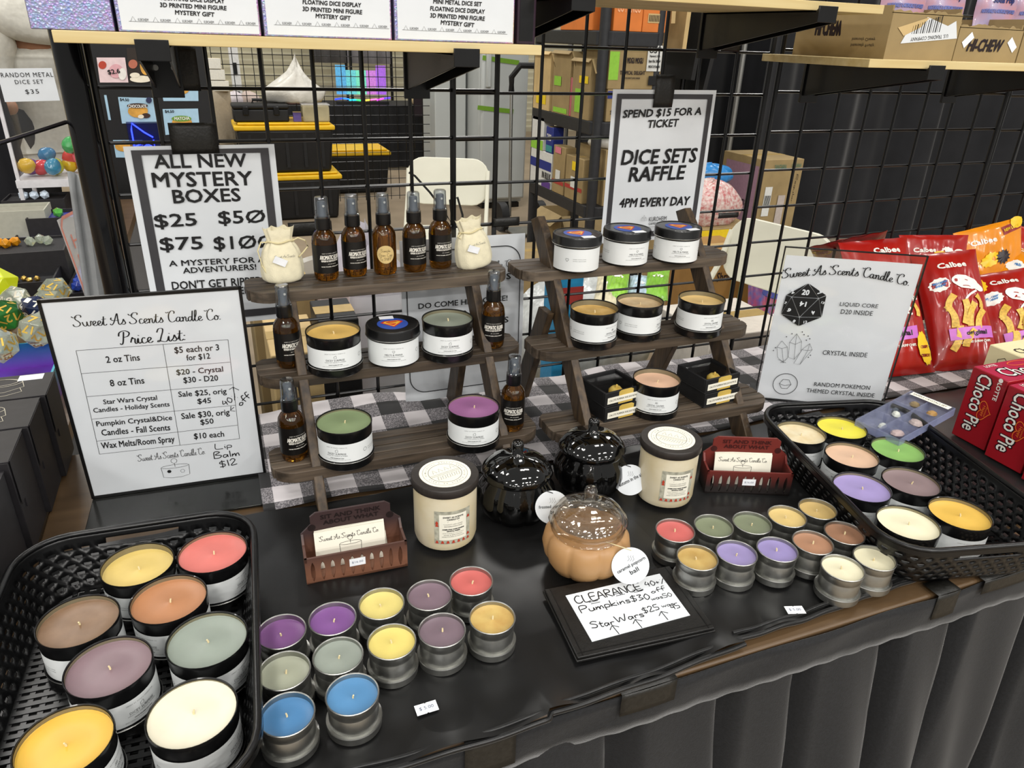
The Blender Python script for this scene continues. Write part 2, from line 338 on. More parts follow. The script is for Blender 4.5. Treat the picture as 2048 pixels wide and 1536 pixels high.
satin('satin_cloth', 'black satin cloth with a rolled silvery hem under the tins by the snack boxes', .500, 1.02, lambda x: .503+.006*sin(9*x)+.02*max(0, x-.75), .933, 1.7, 0)
MB().surf(lambda u, v: (1.0+1.4*u, .55+.38*v, .002+max(-.001, wrink(1+1.4*u, .55+.38*v, 4))), 60, 24).build('satin_cloth', SATIN, smooth=80, label='dark satin cloth bunched under the red snack cartons', category='cloth')

# buffalo check cloth
def check_mat():
    m = bpy.data.materials.new('buffalo_check'); m.use_nodes = True; nt = m.node_tree; b = nt.nodes['Principled BSDF']
    b.inputs['Roughness'].default_value = .85; b.inputs['Sheen Weight'].default_value = .2
    tc = nt.nodes.new('ShaderNodeTexCoord'); sp = nt.nodes.new('ShaderNodeSeparateXYZ'); nt.links.new(tc.outputs['UV'], sp.inputs[0])
    def stripe(i):
        d = nt.nodes.new('ShaderNodeMath'); d.operation = 'FRACT'; nt.links.new(sp.outputs[i], d.inputs[0])
        g = nt.nodes.new('ShaderNodeMath'); g.operation = 'GREATER_THAN'; g.inputs[1].default_value = .5; nt.links.new(d.outputs[0], g.inputs[0]); return g
    a, c = stripe(0), stripe(1); s = nt.nodes.new('ShaderNodeMath'); s.operation = 'ADD'; nt.links.new(a.outputs[0], s.inputs[0]); nt.links.new(c.outputs[0], s.inputs[1])
    n = nt.nodes.new('ShaderNodeTexNoise'); n.inputs['Scale'].default_value = 420; n.inputs['Detail'].default_value = 1; nt.links.new(tc.outputs['Object'], n.inputs['Vector'])
    q = nt.nodes.new('ShaderNodeMapRange'); q.inputs[1].default_value = .4; q.inputs[2].default_value = .6; q.inputs[3].default_value = -.3; q.inputs[4].default_value = .3; nt.links.new(n.outputs['Fac'], q.inputs[0])
    # heathered only where one stripe crosses
    e = nt.nodes.new('ShaderNodeMath'); e.operation = 'COMPARE'; e.inputs[1].default_value = 1; e.inputs[2].default_value = .1; nt.links.new(s.outputs[0], e.inputs[0])
    k = nt.nodes.new('ShaderNodeMath'); k.operation = 'MULTIPLY_ADD'; nt.links.new(q.outputs[0], k.inputs[0]); nt.links.new(e.outputs[0], k.inputs[1]); nt.links.new(s.outputs[0], k.inputs[2])
    h = nt.nodes.new('ShaderNodeMath'); h.operation = 'MULTIPLY'; h.inputs[1].default_value = .5; nt.links.new(k.outputs[0], h.inputs[0])
    r = nt.nodes.new('ShaderNodeValToRGB'); el = r.color_ramp.elements; el[0].color = (*hexl('#111012'), 1); el[1].color = (*hexl('#dcd6d8'), 1)
    el[0].position = .05; el[1].position = .95; md = el.new(.5); md.color = (*hexl('#6f6b6f'), 1); nt.links.new(h.outputs[0], r.inputs[0]); nt.links.new(r.outputs[0], b.inputs['Base Color'])
    return m
CHECK = check_mat(); cx0, cx1, cy0, cy1 = .004, 2.3, .936, 1.236
def chz(x, y):
    k = max(0, min(1, (y-.99)/.2))
    return .0055+.0016*sin(22*x+13*y)+.0012*sin(41*x-17*y)+k*(.007*max(0, sin(11*x+20*y))+.009*max(0, sin(5.2*x+.8))*max(0, (y-1.05)/.19))
me = MB().surf(lambda u, v: (cx0+(cx1-cx0)*u, cy0+(cy1-cy0)*v+.004*sin(19*u+3*v)*(1-v), chz(cx0+(cx1-cx0)*u, cy0+(cy1-cy0)*v)), 220, 44).mesh('checked_cloth', CHECK, 80)
uvl = me.uv_layers.new(name='UV')
for lp in me.loops:
    co = me.vertices[lp.vertex_index].co; uvl.data[lp.index].uv = ((co.x+.02)/.081, (co.y-.022)/.081)
tag(place('checked_cloth', me, solid=.0012), 'black and white buffalo check cloth under the tiered wooden risers', 'cloth')
# black tape patches holding the skirt header
for k, (x, w_, h, lab) in enumerate(((.158, .055, .05, 'square of black tape on the skirt header below the price sticker'), (.335, .07, .032, 'clear-edged black tape strip on the skirt below the clearance card'), (.80, .04, .04, 'olive black tape square on the skirt below the white tins'), (.885, .09, .022, 'long black tape strip on the table edge near the perforated basket'))):
    y = TY0-.0085; b = MB(); b.surf(lambda u, v: (x+w_*u, y-.001*sin(3*u), .001-h*v), 6, 4)
    b.surf(lambda u, v: (x+w_*u, y+.025*v, .0012), 6, 2); tag(b.build('tape_strip', TAPE, solid=.0005), lab, 'tape')
# price stickers on the cloth
def sticker(px, py, z, ang, lab, txt, parent=None, w_=.023, h=.013):
    p = P(px, py, z); t = thing('price_sticker', lab, 'sticker', (p.x, p.y, z), (0, 0, ang))
    b = MB(); pl = [(-w_/2, -h/2), (-.001, -h/2), (0, -h/2+.001), (.001, -h/2), (w_/2, -h/2), (w_/2, h/2), (.001, h/2), (0, h/2-.001), (-.001, h/2), (-w_/2, h/2)]
    b.prism(pl, 0, .0004).build('paper', STICK, t, smooth=0); MB().text(txt, 0, 0, w_*.66, h*.36, flat(.0007)).build('lettering', BLUEINK, t, smooth=0)
sticker(853, 1416, .0075, .02, 'white price sticker on black satin near the blue tins', '$ 5.00')
sticker(1590, 1220, .0075, -.3, 'white price sticker on black satin in front of the cream tins', '$ 5.00')

# ------------------------------------------------------------------ wire grid panels
def grid_panel(label, xs, y, z0, z1, zs, off=0):
    t = thing('grid_panel', label, 'grid panel', (0, 0, 0), group='black wire display grid panels')
    L = z1-z0; mv = MB().tube([(0, 0, 0), (0, 0, L)], .0032, 8).mesh('vertical_wire', WIRE); ml = {}
    W = xs[-1]-xs[0]; mh = MB().tube([(0, 0, 0), (W, 0, 0)], .0027, 8).mesh('horizontal_wire', WIRE)
    me = MB().tube([(0, 0, 0), (0, 0, L)], .0048, 8).mesh('edge_wire', WIRE)
    for i, x in enumerate(xs): place('edge_wire' if i in (0, len(xs)-1) else 'wire', me if i in (0, len(xs)-1) else mv, t, loc=(x, y, z0))
    for z in zs: place('wire', mh, t, loc=(xs[0], y+.0058, z+off))
ZS = [.023+.0755*k for k in range(-5, 16)]
grid_panel('black wire grid panel behind the spray bottles, with the mystery boxes poster taped on', [-.14+.0755*k for k in range(9)], GY, -.4, 1.2, ZS)
grid_panel('black wire grid panel behind the lidded tins, with the raffle poster taped on', [.39+.0806*k for k in range(9)], GY+.014, -.4, 1.2, ZS, -.005)
grid_panel('black wire grid panel in front of the dark drape behind the crisp packets', [1.047+.0815*k for k in range(9)], GY, -.4, 1.2, ZS, .002)
grid_panel('last black wire grid panel, cut by the picture edge behind the crisp packets', [1.72+.08*k for k in range(9)], GY+.01, -.4, 1.2, ZS, -.003)
t = thing('stand_pole', 'thick black tubular pole at the end of the wire grid beside the dice counter', 'pole', (-.163, 1.235, 0))
MB().tube([(0, 0, FLOORZ), (0, 0, 1.3)], .0185, 20).build('tube', mat('glossy_black_pipe', '#08080a', .14, nz=(12, .3)), t); MB().tube([(.0, 0, .5), (-.02, .0, .507), (-.11, -.06, .482), (-.19, -.1, .462)], .003, 6).build('hook', WIRE, t)
b = MB(); b.surf(lambda u, v: (-.215+.04*u+.012*v-.02*(1-v), 1.30+.01*sin(9*u), .0+.43*v-.03*u*v), 10, 12); tag(b.build('grey_cloth', mat('grey_felt', '#8b8d8e', .8, bump=(30, .3, .003)), solid=.006), 'grey folded cloth hanging beside the thick black pole', 'cloth')

# ------------------------------------------------------------------ pine shelves on brackets
def pine(label, x0, x1, y0, y1, z1, th=.0125):
    t = thing('pine_shelf', label, 'shelf', (0, 0, 0)); MB().box(x0, x1, y0, y1, z1-th, z1).build('board', PINE, t, bevel=.0008); return t
def bracket(t, x, yf, z, h=.062):
    pr = lambda yy, zz, q: (q, yy, zz)
    b = MB()
    for dx in (-.017, .015): b.prism([(GY-.006, z-h), (GY-.006, z), (yf, z), (yf-.004, z+.004), (yf-.006, z-.016)], x+dx, x+dx+.0025, f=lambda a, c, q: (q, a, c))
    b.box(x-.017, x+.0175, yf, GY-.006, z-.003, z); b.box(x-.021, x+.021, GY-.012, GY-.006, z-h-.012, z); b.box(x-.0175, x+.0175, yf-.006, yf-.003, z-.016, z+.006)
    b.build('bracket', BLK, t, bevel=.0006)
    c = MB(); [c.add(*_disc(x+dx, GY-.0125, z-h*.55, .004)) for dx in (-.012, .012)]; c.build('screw', SILVER, t)
def _disc(x, y, z, r, n=10):
    return [(x+r*cos(2*pi*k/n), y, z+r*sin(2*pi*k/n)) for k in range(n)], [tuple(range(n))]
S1Z = .626; s1 = pine('pine shelf board holding the white mystery boxes', -.142, PY(1078, 90, 1.0).x, .99, 1.235, S1Z)
bracket(s1, -.045, .985, S1Z-.0125); bracket(s1, PY(955, 90, .985).x-.016, .985, S1Z-.0125); 
s2 = pine('higher pine shelf board above the raffle poster', .452, PY(1765, 10, .97).x, .965, 1.235, PY(1700, 6, .965).z)
S2Z = PY(1700, 6, .965).z; bracket(s2, PY(1185, 12, .975).x-.016, .975, S2Z-.0125); bracket(s2, PY(1671, 10, .955).x-.016, .955, S2Z-.0125)
S3Z = .6215; s3 = pine('low pine shelf board holding the brown sweet cartons', .985, 2.4, .965, 1.225, S3Z)
bracket(s3, PY(1885, 132, .96).x-.016, .96, S3Z-.0125); bracket(s3, PY(1885, 132, .96).x+.37, .96, S3Z-.0125)
def hang_tape(px, py, w_, h, lab, y=GY-.006):
    p = PY(px, py, y); t = MB().surf(lambda u, v: (p.x+w_*(u-.5), p.y-.002-.002*sin(pi*v), p.z+h*(v-.5)), 6, 6)
    tag(t.build('tape_strip', TAPE, solid=.0005), lab, 'tape')
hang_tape(360, 135, .048, .062, 'black tape flap under the shelf bracket above the mystery poster'); hang_tape(1460, 88, .04, .026, 'black tape square below the higher shelf bracket')
hang_tape(1640, 178, .03, .02, 'black tape square below the low shelf bracket'); hang_tape(620, 456, .07, .022, 'black tape wound round a grid wire behind the sprays'); hang_tape(1455, 430, .05, .011, 'black tape round a grid wire beside the raffle poster'); hang_tape(1012, 443, .05, .016, 'black tape round a grid wire behind the cotton bag')
# ================================================================== candle tins
TINBLK = mat('black_tin_lacquer', '#0d0d0e', .3, nz=(80, .15), coat=.3)
LABELP = mat('label_paper', '#e3e6e6', .5, nz=(20, .02)); WICK = mat('cotton_wick', '#dccb9f', .8)
WAXC = {}
def soft(h):
    if h is None: return None
    c = [int(h[i:i+2], 16) for i in (1, 3, 5)]; g = sum(c)/3; return '#%02x%02x%02x' % tuple(int(max(0, min(255, (g+(x-g)*.86)*.96))) for x in c)
def wax_mat(col, speck=None):
    k = (col, speck)
    if k not in WAXC: WAXC[k] = mat('wax_%02d' % len(WAXC), soft(col), .38, nz=(26, .06) if not speck else (38, .1), col2=soft(speck), sss=.06, bump=(50, .06))
    return WAXC[k]
def candle_logo(b, cx, cy, s, mp, w_=.0006):     # small line drawing of a candle in a jar
    b.stroke([(cx+s*cos(a*pi/6), cy+.16*s*sin(a*pi/6)) for a in range(12)], w_, mp, closed=True)
    b.stroke([(cx-s, cy), (cx-s*.95, cy-.9*s), (cx-s*.4, cy-1.05*s), (cx+s*.4, cy-1.05*s), (cx+s*.95, cy-.9*s), (cx+s, cy)], w_, mp)
    b.stroke([(cx, cy-.05*s), (cx, cy+.3*s)], w_, mp); b.stroke(circ(cx, cy+.5*s, .22*s, 10), w_, mp, closed=True)
def label_txt(kind, r):
    b = MB(); mp = cyl(r)
    b.text('SWEET AS SCENTS CANDLE CO', 0, .0385, .030, .0013, mp, space=1.5)
    title = {'dicey': 'DICEY SURPRISE', 'melts': 'MELTS & MANA', 'crystal': 'CRYSTAL CANTRIPS'}[kind]
    if kind == 'dicey':
        b.stroke([(-.0018, .0345), (-.0018, .0315), (.0018, .0315), (.0018, .0345), (.001, .036), (-.001, .0345), (-.0018, .0345)], .0004, mp)
    elif kind == 'melts':
        b.stroke([(0, .0315), (-.002, .034), (-.0012, .0355), (0, .0347), (.0012, .0355), (.002, .034), (0, .0315)], .0004, mp)
    else:
        for k in range(3): b.stroke([(-.0018+k*.0014, .032), (-.001+k*.0014, .0355), (-.0002+k*.0014, .032)], .0004, mp)
    b.text(title, 0, .0285, .027, .0030, mp); b.text('HINTS OF VANILLA & AMBER', 0, .0253, .031, .0011, mp)
    b.text('HAND POURED SOY WAX', 0, .0215, .020, .0010, mp, bold=.02); b.text('8OZ CANDLE | DANDELION WAX | 40 HOURS', 0, .0187, .038, .0010, mp)
    b.text('MADE WITH LOVE IN SMALL BATCHES', .063, .030, .028, .0010, mp); b.text('BURN SAFELY, NEVER UNATTENDED', .063, .027, .028, .0010, mp); b.stroke(circ(.043, .029, .003, 8), .0004, mp, closed=True)
    b.text('MADE WITH LOVE', -.062, .030, .022, .0010, mp); b.text('SMALL BATCHES', -.062, .027, .022, .0010, mp); b.stroke([(-.083, .0255), (-.086, .029), (-.0848, .031), (-.083, .030), (-.0812, .031), (-.080, .029), (-.083, .0255)], .0005, mp)
    return b.mesh('lettering', GREYINK, 0)
R8 = .0395
LT = {}
M8 = dict(body=MB().lathe([(.0, .012), (.0375, .012), (.0385, .015), (.0385, .0455), (.0392, .047), (.0396, .0575), (.0402, .0605), (.0397, .0622), (.0388, .0615), (.0384, .058), (.0384, .030), (0, .030)], 44).mesh('body', TINBLK),
          lining=MB().open_lathe([(.0383, .034), (.0383, .0605)], 44).mesh('lining', LINING),
          under=MB().lathe([(.0, 0), (.0385, 0), (.0402, .0015), (.0405, .0118), (.0412, .013), (.0403, .0142), (.0388, .0135), (0, .0135)], 44).mesh('lid', TINBLK),
          edge=MB().ring([(.0404, .0125), (.0413, .0131), (.0404, .0139)], 44).mesh('lid_edge', SILVER),
          lid=MB().lathe([(.0405, .0435), (.0412, .0428), (.0418, .0440), (.0412, .0456), (.0412, .0560), (.0402, .0588), (.0385, .0590), (.0372, .0580), (0, .0582)], 48).mesh('lid', TINBLK),
          lidedge=MB().ring([(.0412, .0430), (.0421, .0440), (.0412, .0450)], 48).mesh('lid_edge', SILVER),
          label=MB().open_lathe([(.0390, .0150), (.0390, .0438)], 44, a0=-pi/2-2.75, a1=-pi/2+2.75).mesh('label', LABELP),
          label2=MB().open_lathe([(.0390, .0035), (.0390, .0405)], 44, a0=-pi/2-2.98, a1=-pi/2+2.98).mesh('label', LABELP),
          wick=MB().tube([(0, 0, -.004), (.0004, 0, .002), (.0012, .0004, .0042)], [.0011, .001, .0008], 6).mesh('wick', WICK))
WX = {}
def wax_mesh(r, col, speck):
    k = (r, col, speck)
    if k not in WX:
        WX[k] = MB().lathe([(r, -.002), (r, .0008), (r-.0012, .0001), (r*.5, 0), (.006, .0003), (0, .0012)], 40).mesh('wax', wax_mat(col, speck), 60)
    return WX[k]
def tin8(x, y, z, col, label, kind='dicey', phi=0, depth=.006, group=None, speck=None, tilt=(0, 0)):
    t = thing('candle_tin', label, 'candle', (x, y, z), (tilt[0], tilt[1], 0), group)
    place('body', M8['body'], t); place('lining', M8['lining'], t)
    u = place('lid', M8['under'], t, label='black lid pushed under the tin'); place('lid_edge', M8['edge'], u)
    l = place('label', M8['label'], t, rot=(0, 0, phi-math.atan2(x, y))); k = kind
    if k not in LT: LT[k] = label_txt(k, .0393)
    place('lettering', LT[k], l)
    wz = .0605-depth; place('wax', wax_mesh(.0381, col, speck), t, loc=(0, 0, wz)); place('wick', M8['wick'], t, loc=(.001, -.001, wz+.001), rot=(0, 0, R_.uniform(0, 6)))
    return t
BLUE = mat('royal_blue_print', '#2f4fa8', .45); RED = mat('red_print', '#c8281e', .45); YEL = mat('yellow_print', '#f0b93a', .45)
def emblem_mesh():
    b = MB(); b.prism(circ(0, 0, .0235, 32), 0, .0003, 0)
    f = lambda d: (lambda u, v: (u, v, d))
    sh = [(-.0175, .006), (-.0115, .0125), (.0115, .0125), (.0175, .006), (0, -.0150)]; b.poly(sh, f(.0004), 1)
    b.poly([(x*.8, y*.78+.0004) for x, y in sh], f(.0005), 2)
    b.poly([(-.010, .0062), (-.004, .0088), (.0115, .0072), (.004, .0040), (-.008, .0035)], f(.0006), 1); b.poly([(-.008, .0008), (.006, -.0012), (.0075, .001), (.003, -.0058), (0, -.0078), (-.0045, -.0030)], f(.0006), 1)
    return b.mesh('emblem', [BLUE, RED, YEL], 0)
EMB = emblem_mesh()
def tin_lid(x, y, z, label, phi, group=None):
    t = thing('lidded_tin', label, 'candle', (x, y, z), (0, 0, 0), group)
    m = M8.get('b2') or MB().lathe([(.0, 0), (.037, 0), (.0385, .002), (.0385, .045), (0, .045)], 44).mesh('body', TINBLK); M8['b2'] = m
    place('body', m, t); l = place('label', M8['label2'], t, rot=(0, 0, phi-math.atan2(x, y))); k = 'melts'
    if k not in LT: LT[k] = label_txt(k, .0393)
    place('lettering', LT[k], l, loc=(0, 0, -.006))
    d = place('lid', M8['lid'], t); place('lid_edge', M8['lidedge'], d); place('emblem', EMB, d, loc=(0, 0, .0582), rot=(0, 0, R_.uniform(-.3, .2)-.1))
    s = MB(); s.box(-.011, .011, -.006, .006, .0590, .0594); s.build('price_sticker', STICK, t, loc=(R_.uniform(.004, .012), -.030, 0) if x > .45 else (-.004, .026, 0), rot=(0, 0, R_.uniform(-.2, .2)), smooth=0)
    return t
# ---- two-ounce tins
M2 = dict(body=MB().lathe([(0, .004), (.0245, .004), (.0247, .012), (.0247, .0290), (.0242, .0300), (.0247, .0312), (.0252, .0320), (.0252, .0395), (.0262, .0408), (.0264, .0416), (.0258, .0423), (.0248, .0416), (.0245, .0395), (.0245, .02), (0, .02)], 40).mesh('body', SILVER),
          lid=MB().lathe([(0, 0), (.0262, 0), (.0272, .0012), (.0272, .0088), (.0281, .0100), (.0276, .0112), (.0260, .0108), (0, .0105)], 40).mesh('lid', SILVER))
def tin2(x, y, col, label, depth=.0045, group=None, speck=None):
    t = thing('small_tin', label, 'candle', (x, y, .0055), (0, 0, R_.uniform(0, 6)), group)
    place('body', M2['body'], t); place('lid', M2['lid'], t, label='silver lid pushed under the tin')
    place('wax', wax_mesh(.0244, col, speck), t, loc=(0, 0, .0413-depth)); place('wick', M8['wick'], t, loc=(.001, 0, .0413-depth+.001))
    return t
G1 = 'large candle tins in the basket of warm and grey waxes'; G2 = 'large candle tins in the basket of bright waxes'
def at8(px, py): p = P(px, py, .0665); return p.x, p.y
BZ = .0045
for px, py, col, lab, kd, ph, dp, sp, tl in (
  (274.5, 1127, '#d9bb60', 'pale yellow wax in a black tin with chipped rim, far row of the basket', 'dicey', .9, .008, None, (0, 0)),
  (425, 1102, '#d96a60', 'coral red wax in a black tin in the perforated basket by the price list', 'dicey', .9, .004, None, (0, 0)),
  (156, 1240, '#8c6a4e', 'brown speckled wax in a black tin against the basket side', 'dicey', .4, .005, '#7a5a3e', (0, 0)),
  (337, 1196, '#b9794b', 'orange-brown wax in a black tin in the middle of the basket', 'dicey', -.9, .005, None, (0, 0)),
  (414, 1277, '#8f9a8d', 'grey-green wax in a large black tin beside the small sage tins', 'dicey', .8, .004, None, (0, 0)),
  (217, 1331, '#83686f', 'dusty plum wax in a large black tin, third row of the basket', 'dicey', .5, .004, None, (0, 0)),
  (384, 1423, '#e4ddc3', 'ivory white wax in a large black tin next to the small blue tins', 'dicey', 1.0, .002, None, (0, 0)),
  (128, 1482, '#e8b433', 'bright golden yellow wax in a large tin cut by the bottom picture edge', 'crystal', .9, .005, None, (0, 0))):
    x, y = at8(px, py); tin8(x, y, BZ, col, lab, kd, ph, dp, G1, sp, tl)
for px, py, col, lab, kd, ph, dp, sp in (
  (1602, 864, '#e8dcb8', 'speckled cream wax in a black tin at the basket end by the shelf riser', 'crystal', .5, .006, '#d7be8a'),
  (1684, 854, '#e9dd2e', 'bright lemon yellow wax in a black tin beside the crystal sample case', 'dicey', .3, .004, None),
  (1704, 909, '#d9b090', 'peach wax in a black tin in the perforated basket', 'crystal', -.5, .005, None),
  (1796, 898, '#83b85a', 'leaf green wax in a large black tin', 'dicey', .5, .004, None),
  (1724.5, 973, '#9c8cc8', 'lavender wax in a large black tin in the basket', 'dicey', .2, .004, None),
  (1822.5, 962, '#8b7578', 'mauve-grey wax in a large black tin in the middle of the bright basket', 'dicey', .2, .004, None),
  (1817, 1044, '#ede6c2', 'cream wax in a large black tin at the near end of the bright basket', 'dicey', -.3, .004, None),
  (1920.5, 1026, '#e8b845', 'golden yellow wax in a large black tin by the basket handle', 'dicey', .6, .005, None)):
    x, y = at8(px, py); tin8(x, y, BZ, col, lab, kd, ph, dp, G2, sp)
GS = 'small silver candle tins set out on black satin'
for px, py, col, lab, dp, sp in (
  (563, 1262, '#7a4785', 'purple wax in a small silver tin against the basket', .006, None), (665, 1236, '#7d4a90', 'purple wax in a small silver tin below the brown card holder', .0055, None),
  (763, 1206, '#e3cf72', 'pale yellow wax in a small tin, farther of the two yellow ones', .005, None), (859, 1189, '#7d6672', 'plum wax in a small tin beside the red one, farther of two', .004, None),
  (942.6, 1161, '#d5635c', 'coral red wax in a small tin at the end of the row near the pumpkin', .005, None), (568.6, 1340, '#a3a68f', 'pale sage wax in a small tin pressed against the basket', .006, None),
  (676, 1310, '#8d958a', 'grey wax in a small silver tin behind a blue one', .004, None), (783.5, 1282, '#e6d06a', 'pale yellow wax in a small tin, nearer of the two yellow ones', .0045, None),
  (884, 1259, '#7a6570', 'plum wax in a small tin, nearer of the two plum ones', .0045, None), (984.5, 1234, '#dcbb68', 'tan-yellow speckled wax in a small tin at the end of the middle row', .0045, '#c79a4d'),
  (574, 1427, '#4180b8', 'blue wax in a small tin touching the basket', .006, None), (704.5, 1387, '#4a86ba', 'blue wax in a small silver tin standing clear of the basket', .005, None),
  (1350.6, 1060, '#d2605c', 'coral red wax in a small tin behind the clearance card', .004, None), (1427.8, 1051, '#7c8566', 'olive green wax in a small tin next to the red one', .0045, None),
  (1504.6, 1045, '#788063', 'olive green wax in a small tin, second from the red one', .0045, None), (1574.5, 1032, '#dcbc70', 'sand yellow wax in a small tin below the red card holder', .0045, None),
  (1635.6, 1017, '#d6b469', 'sand yellow wax in a small tin nearest the bright basket corner', .0055, None), (1689.5, 1065, '#a9785a', 'brown wax in a small tin touching the bright basket', .004, None),
  (1626, 1084, '#b07d5c', 'tan brown wax in a small tin between lavender and cream tins', .004, None), (1555, 1098, '#9182bd', 'lavender wax in a small tin beside the tan brown one', .0045, None),
  (1473.6, 1105, '#9385bb', 'lavender wax in a small tin beside the speckled mustard one', .0045, None), (1395, 1114, '#cfae62', 'mustard speckled wax in a small tin behind the clearance card corner', .0045, '#bd9448'),
  (1685.7, 1135, '#e6dfbc', 'cream wax in a small tin standing nearest the table edge', .0035, None), (1749.5, 1115, '#e2dab6', 'cream wax in a small tin tucked against the bright basket', .0045, None)):
    p = P(px, py, .0475); tin2(p.x, p.y, col, lab, dp, GS, sp)

# ================================================================== perforated baskets
BASK = mat('black_basket_plastic', '#0b0b0c', .3, nz=(60, .2))
def basket(label, loc, rz, W=.262, D=.402, H=.068):
    t = thing('basket', label, 'basket', loc, (0, 0, rz))
    def outline(w_, d, r):
        pts = []; n = 9
        for cx_, cy_, a0 in ((w_/2-r, d/2-r, 0), (-w_/2+r, d/2-r, pi/2), (-w_/2+r, -d/2+r, pi), (w_/2-r, -d/2+r, 1.5*pi)):
            pts += [(cx_+r*cos(a0+pi/2*k/n), cy_+r*sin(a0+pi/2*k/n)) for k in range(n+1)]
        L = [0]
        for i in range(len(pts)): a = pts[i]; c = pts[(i+1) % len(pts)]; L.append(L[-1]+math.hypot(c[0]-a[0], c[1]-a[1]))
        return pts, L
    def samp(o, s):
        pts, L = o; s = (s % 1)*L[-1]
        lo = 0
        while L[lo+1] < s and lo < len(pts)-1: lo += 1
        a = pts[lo]; c = pts[(lo+1) % len(pts)]; k = (s-L[lo])/max(1e-9, L[lo+1]-L[lo]); return a[0]+(c[0]-a[0])*k, a[1]+(c[1]-a[1])*k
    N = 264; rows = [0, .008, .0115, .018, .0215, .028, .0315, .038, .0415, .048, .0515, .058, .060, .062, H]
    outs = [outline(W-.045+.045*(z/H)**.7, D-.045+.045*(z/H)**.7, .045+.012*z/H) for z in rows]
    vs = []; fs = []
    for z, o in zip(rows, outs):
        for k in range(N): vs.append((*samp(o, k/N), z))
    for j in range(len(rows)-1):
        hole = j % 2 == 1 and j >= 1
        for k in range(N):
            mid = samp(outs[-1], (k+.5)/N)
            if hole and j < 11 and (k+(j//2 % 2)*2) % 4 in (0, 1): continue
            if j in (9, 10) and abs(mid[0]) < .042 and abs(mid[1]) > D/2-.02: continue
            k2 = (k+1) % N; fs.append((j*N+k, j*N+k2, (j+1)*N+k2, (j+1)*N+k))
    MB().add(vs, fs).build('wall', BASK, t, solid=.0018, smooth=60)
    # woven-look floor: thin bars both ways
    b = MB(); w2, d2 = (W-.048)/2, (D-.048)/2
    nx = int(w2*2/.0125); ny = int(d2*2/.0095)
    for i in range(nx+1):
        x = -w2+2*w2*i/nx; q = d2-(.03 if abs(x) > w2-.025 else 0); b.box(x-.0026, x+.0026, -q, q, .0006, .0026)
    for j in range(ny+1):
        y = -d2+2*d2*j/ny; q = w2-(.03 if abs(y) > d2-.025 else 0); b.box(-q, q, y-.0026, y+.0026, .0014, .0034)
    b.build('floor_lattice', BASK, t, smooth=0)
    o = outline(W, D, .057); b = MB(); b.tube([(*samp(o, k/96), H) for k in range(96)], .0038, 8, closed=True); o2 = outline(W+.008, D+.008, .061)
    b.surf(lambda u, v: (*samp(o2, u), H-.001-.007*v), 96, 1); b.build('rim', BASK, t, smooth=60)
    return t
basket('black perforated plastic basket by the price list, filled with warm and grey candles', (-.150, .655, .0052), -.054)
basket('black perforated plastic basket near the red snack cartons, filled with bright candles', (.900, .661, .0052), -.225, .262, .402)
# ================================================================== tiered wooden risers
def rr_poly(x0, x1, y0, y1, c):                  # board outline with rounded front corners
    pts = [(x1, y1-.012), (x1-.012, y1), (x0+.012, y1), (x0, y1-.012)]
    n = 6
    pts += [(x0+c*1.3-c*1.3*cos(pi/2*k/n), y0+c-c*sin(pi/2*k/n)) for k in range(n+1)]
    pts += [(x1-c*1.3+c*1.3*sin(pi/2*k/n), y0+c-c*cos(pi/2*k/n)) for k in range(n+1)]
    return pts
def clip_y(poly, ya, yb):
    def cut(pl, yv, keep_up):
        out = []
        for i in range(len(pl)):
            a = pl[i]; c = pl[(i+1) % len(pl)]; ia = (a[1] >= yv) == keep_up; ic = (c[1] >= yv) == keep_up
            if ia: out.append(a)
            if ia != ic: k = (yv-a[1])/(c[1]-a[1]); out.append((a[0]+(c[0]-a[0])*k, yv))
        return out
    return cut(cut(poly, ya, True), yb, False)
def riser(label, x0, x1, tiers):
    t = thing('tiered_riser', label, 'display riser', (0, 0, 0), group='three-tier wooden risers')
    for y0, y1, z in tiers:
        sh = MB().box(x0+.03, x1-.03, y0+.014, y1-.006, z-.0185, z-.013).build('shelf', WOOD3, t)
        pl = rr_poly(x0, x1, y0, y1, .034); n = 4; d = (y1-y0)/n
        for k in range(n):
            c = clip_y(pl, y0+k*d+.0019, y0+(k+1)*d-.0019)
            MB().prism(c, z-.017, z).build('slat', (WOOD, WOOD2, WOOD3)[(k+int(z*100)) % 3], sh, bevel=.0008, smooth=0)
    (ya, yb, z1), (yc, yd, z2), (ye, yf, z3) = tiers
    for x in (x0+.062, x1-.062):
        sl = ((ye+yf)/2-(ya+yb)/2)/(z3-z1); c0 = (ya+yb)/2-.004-z1*sl; w_ = .024
        yt = z3+.062 if label.endswith('pumpkin boxes') else z3-.004
        pl = [(c0-w_, .0075), (c0+w_, .0075), (c0+w_+sl*yt, yt), (c0-w_*.2+sl*yt, yt+.012 if yt > z3 else yt), (c0-w_+sl*yt*.97, yt*.97)]
        MB().prism(pl, x-.007, x+.007, f=lambda a, c, q: (q, a, c)).build('leg', WOODLEG, t, bevel=.0015, smooth=0)
        o = -.0145; zt = z2+.04; yb_ = c0+sl*zt+.02; ft = 1.165
        pl = [(ft-.024, .0165), (ft+.024, .0165), (yb_+.02, zt), (yb_-.02, zt)]
        MB().prism(pl, x+o-.0065, x+o+.0065, f=lambda a, c, q: (q, a, c)).build('prop_leg', WOODLEG, t, bevel=.0015, smooth=0)
TL = ((.927, 1.012, .065), (1.012, 1.097, .175), (1.083, 1.168, .283)); TR = ((.897, .986, .067), (.978, 1.062, .177), (1.064, 1.148, .286))
riser('dark-stained three-tier wooden riser holding the amber spray bottles', .022, .437, TL)
riser('dark-stained three-tier wooden riser holding lidded tins and the pumpkin boxes', .450, .870, TR)

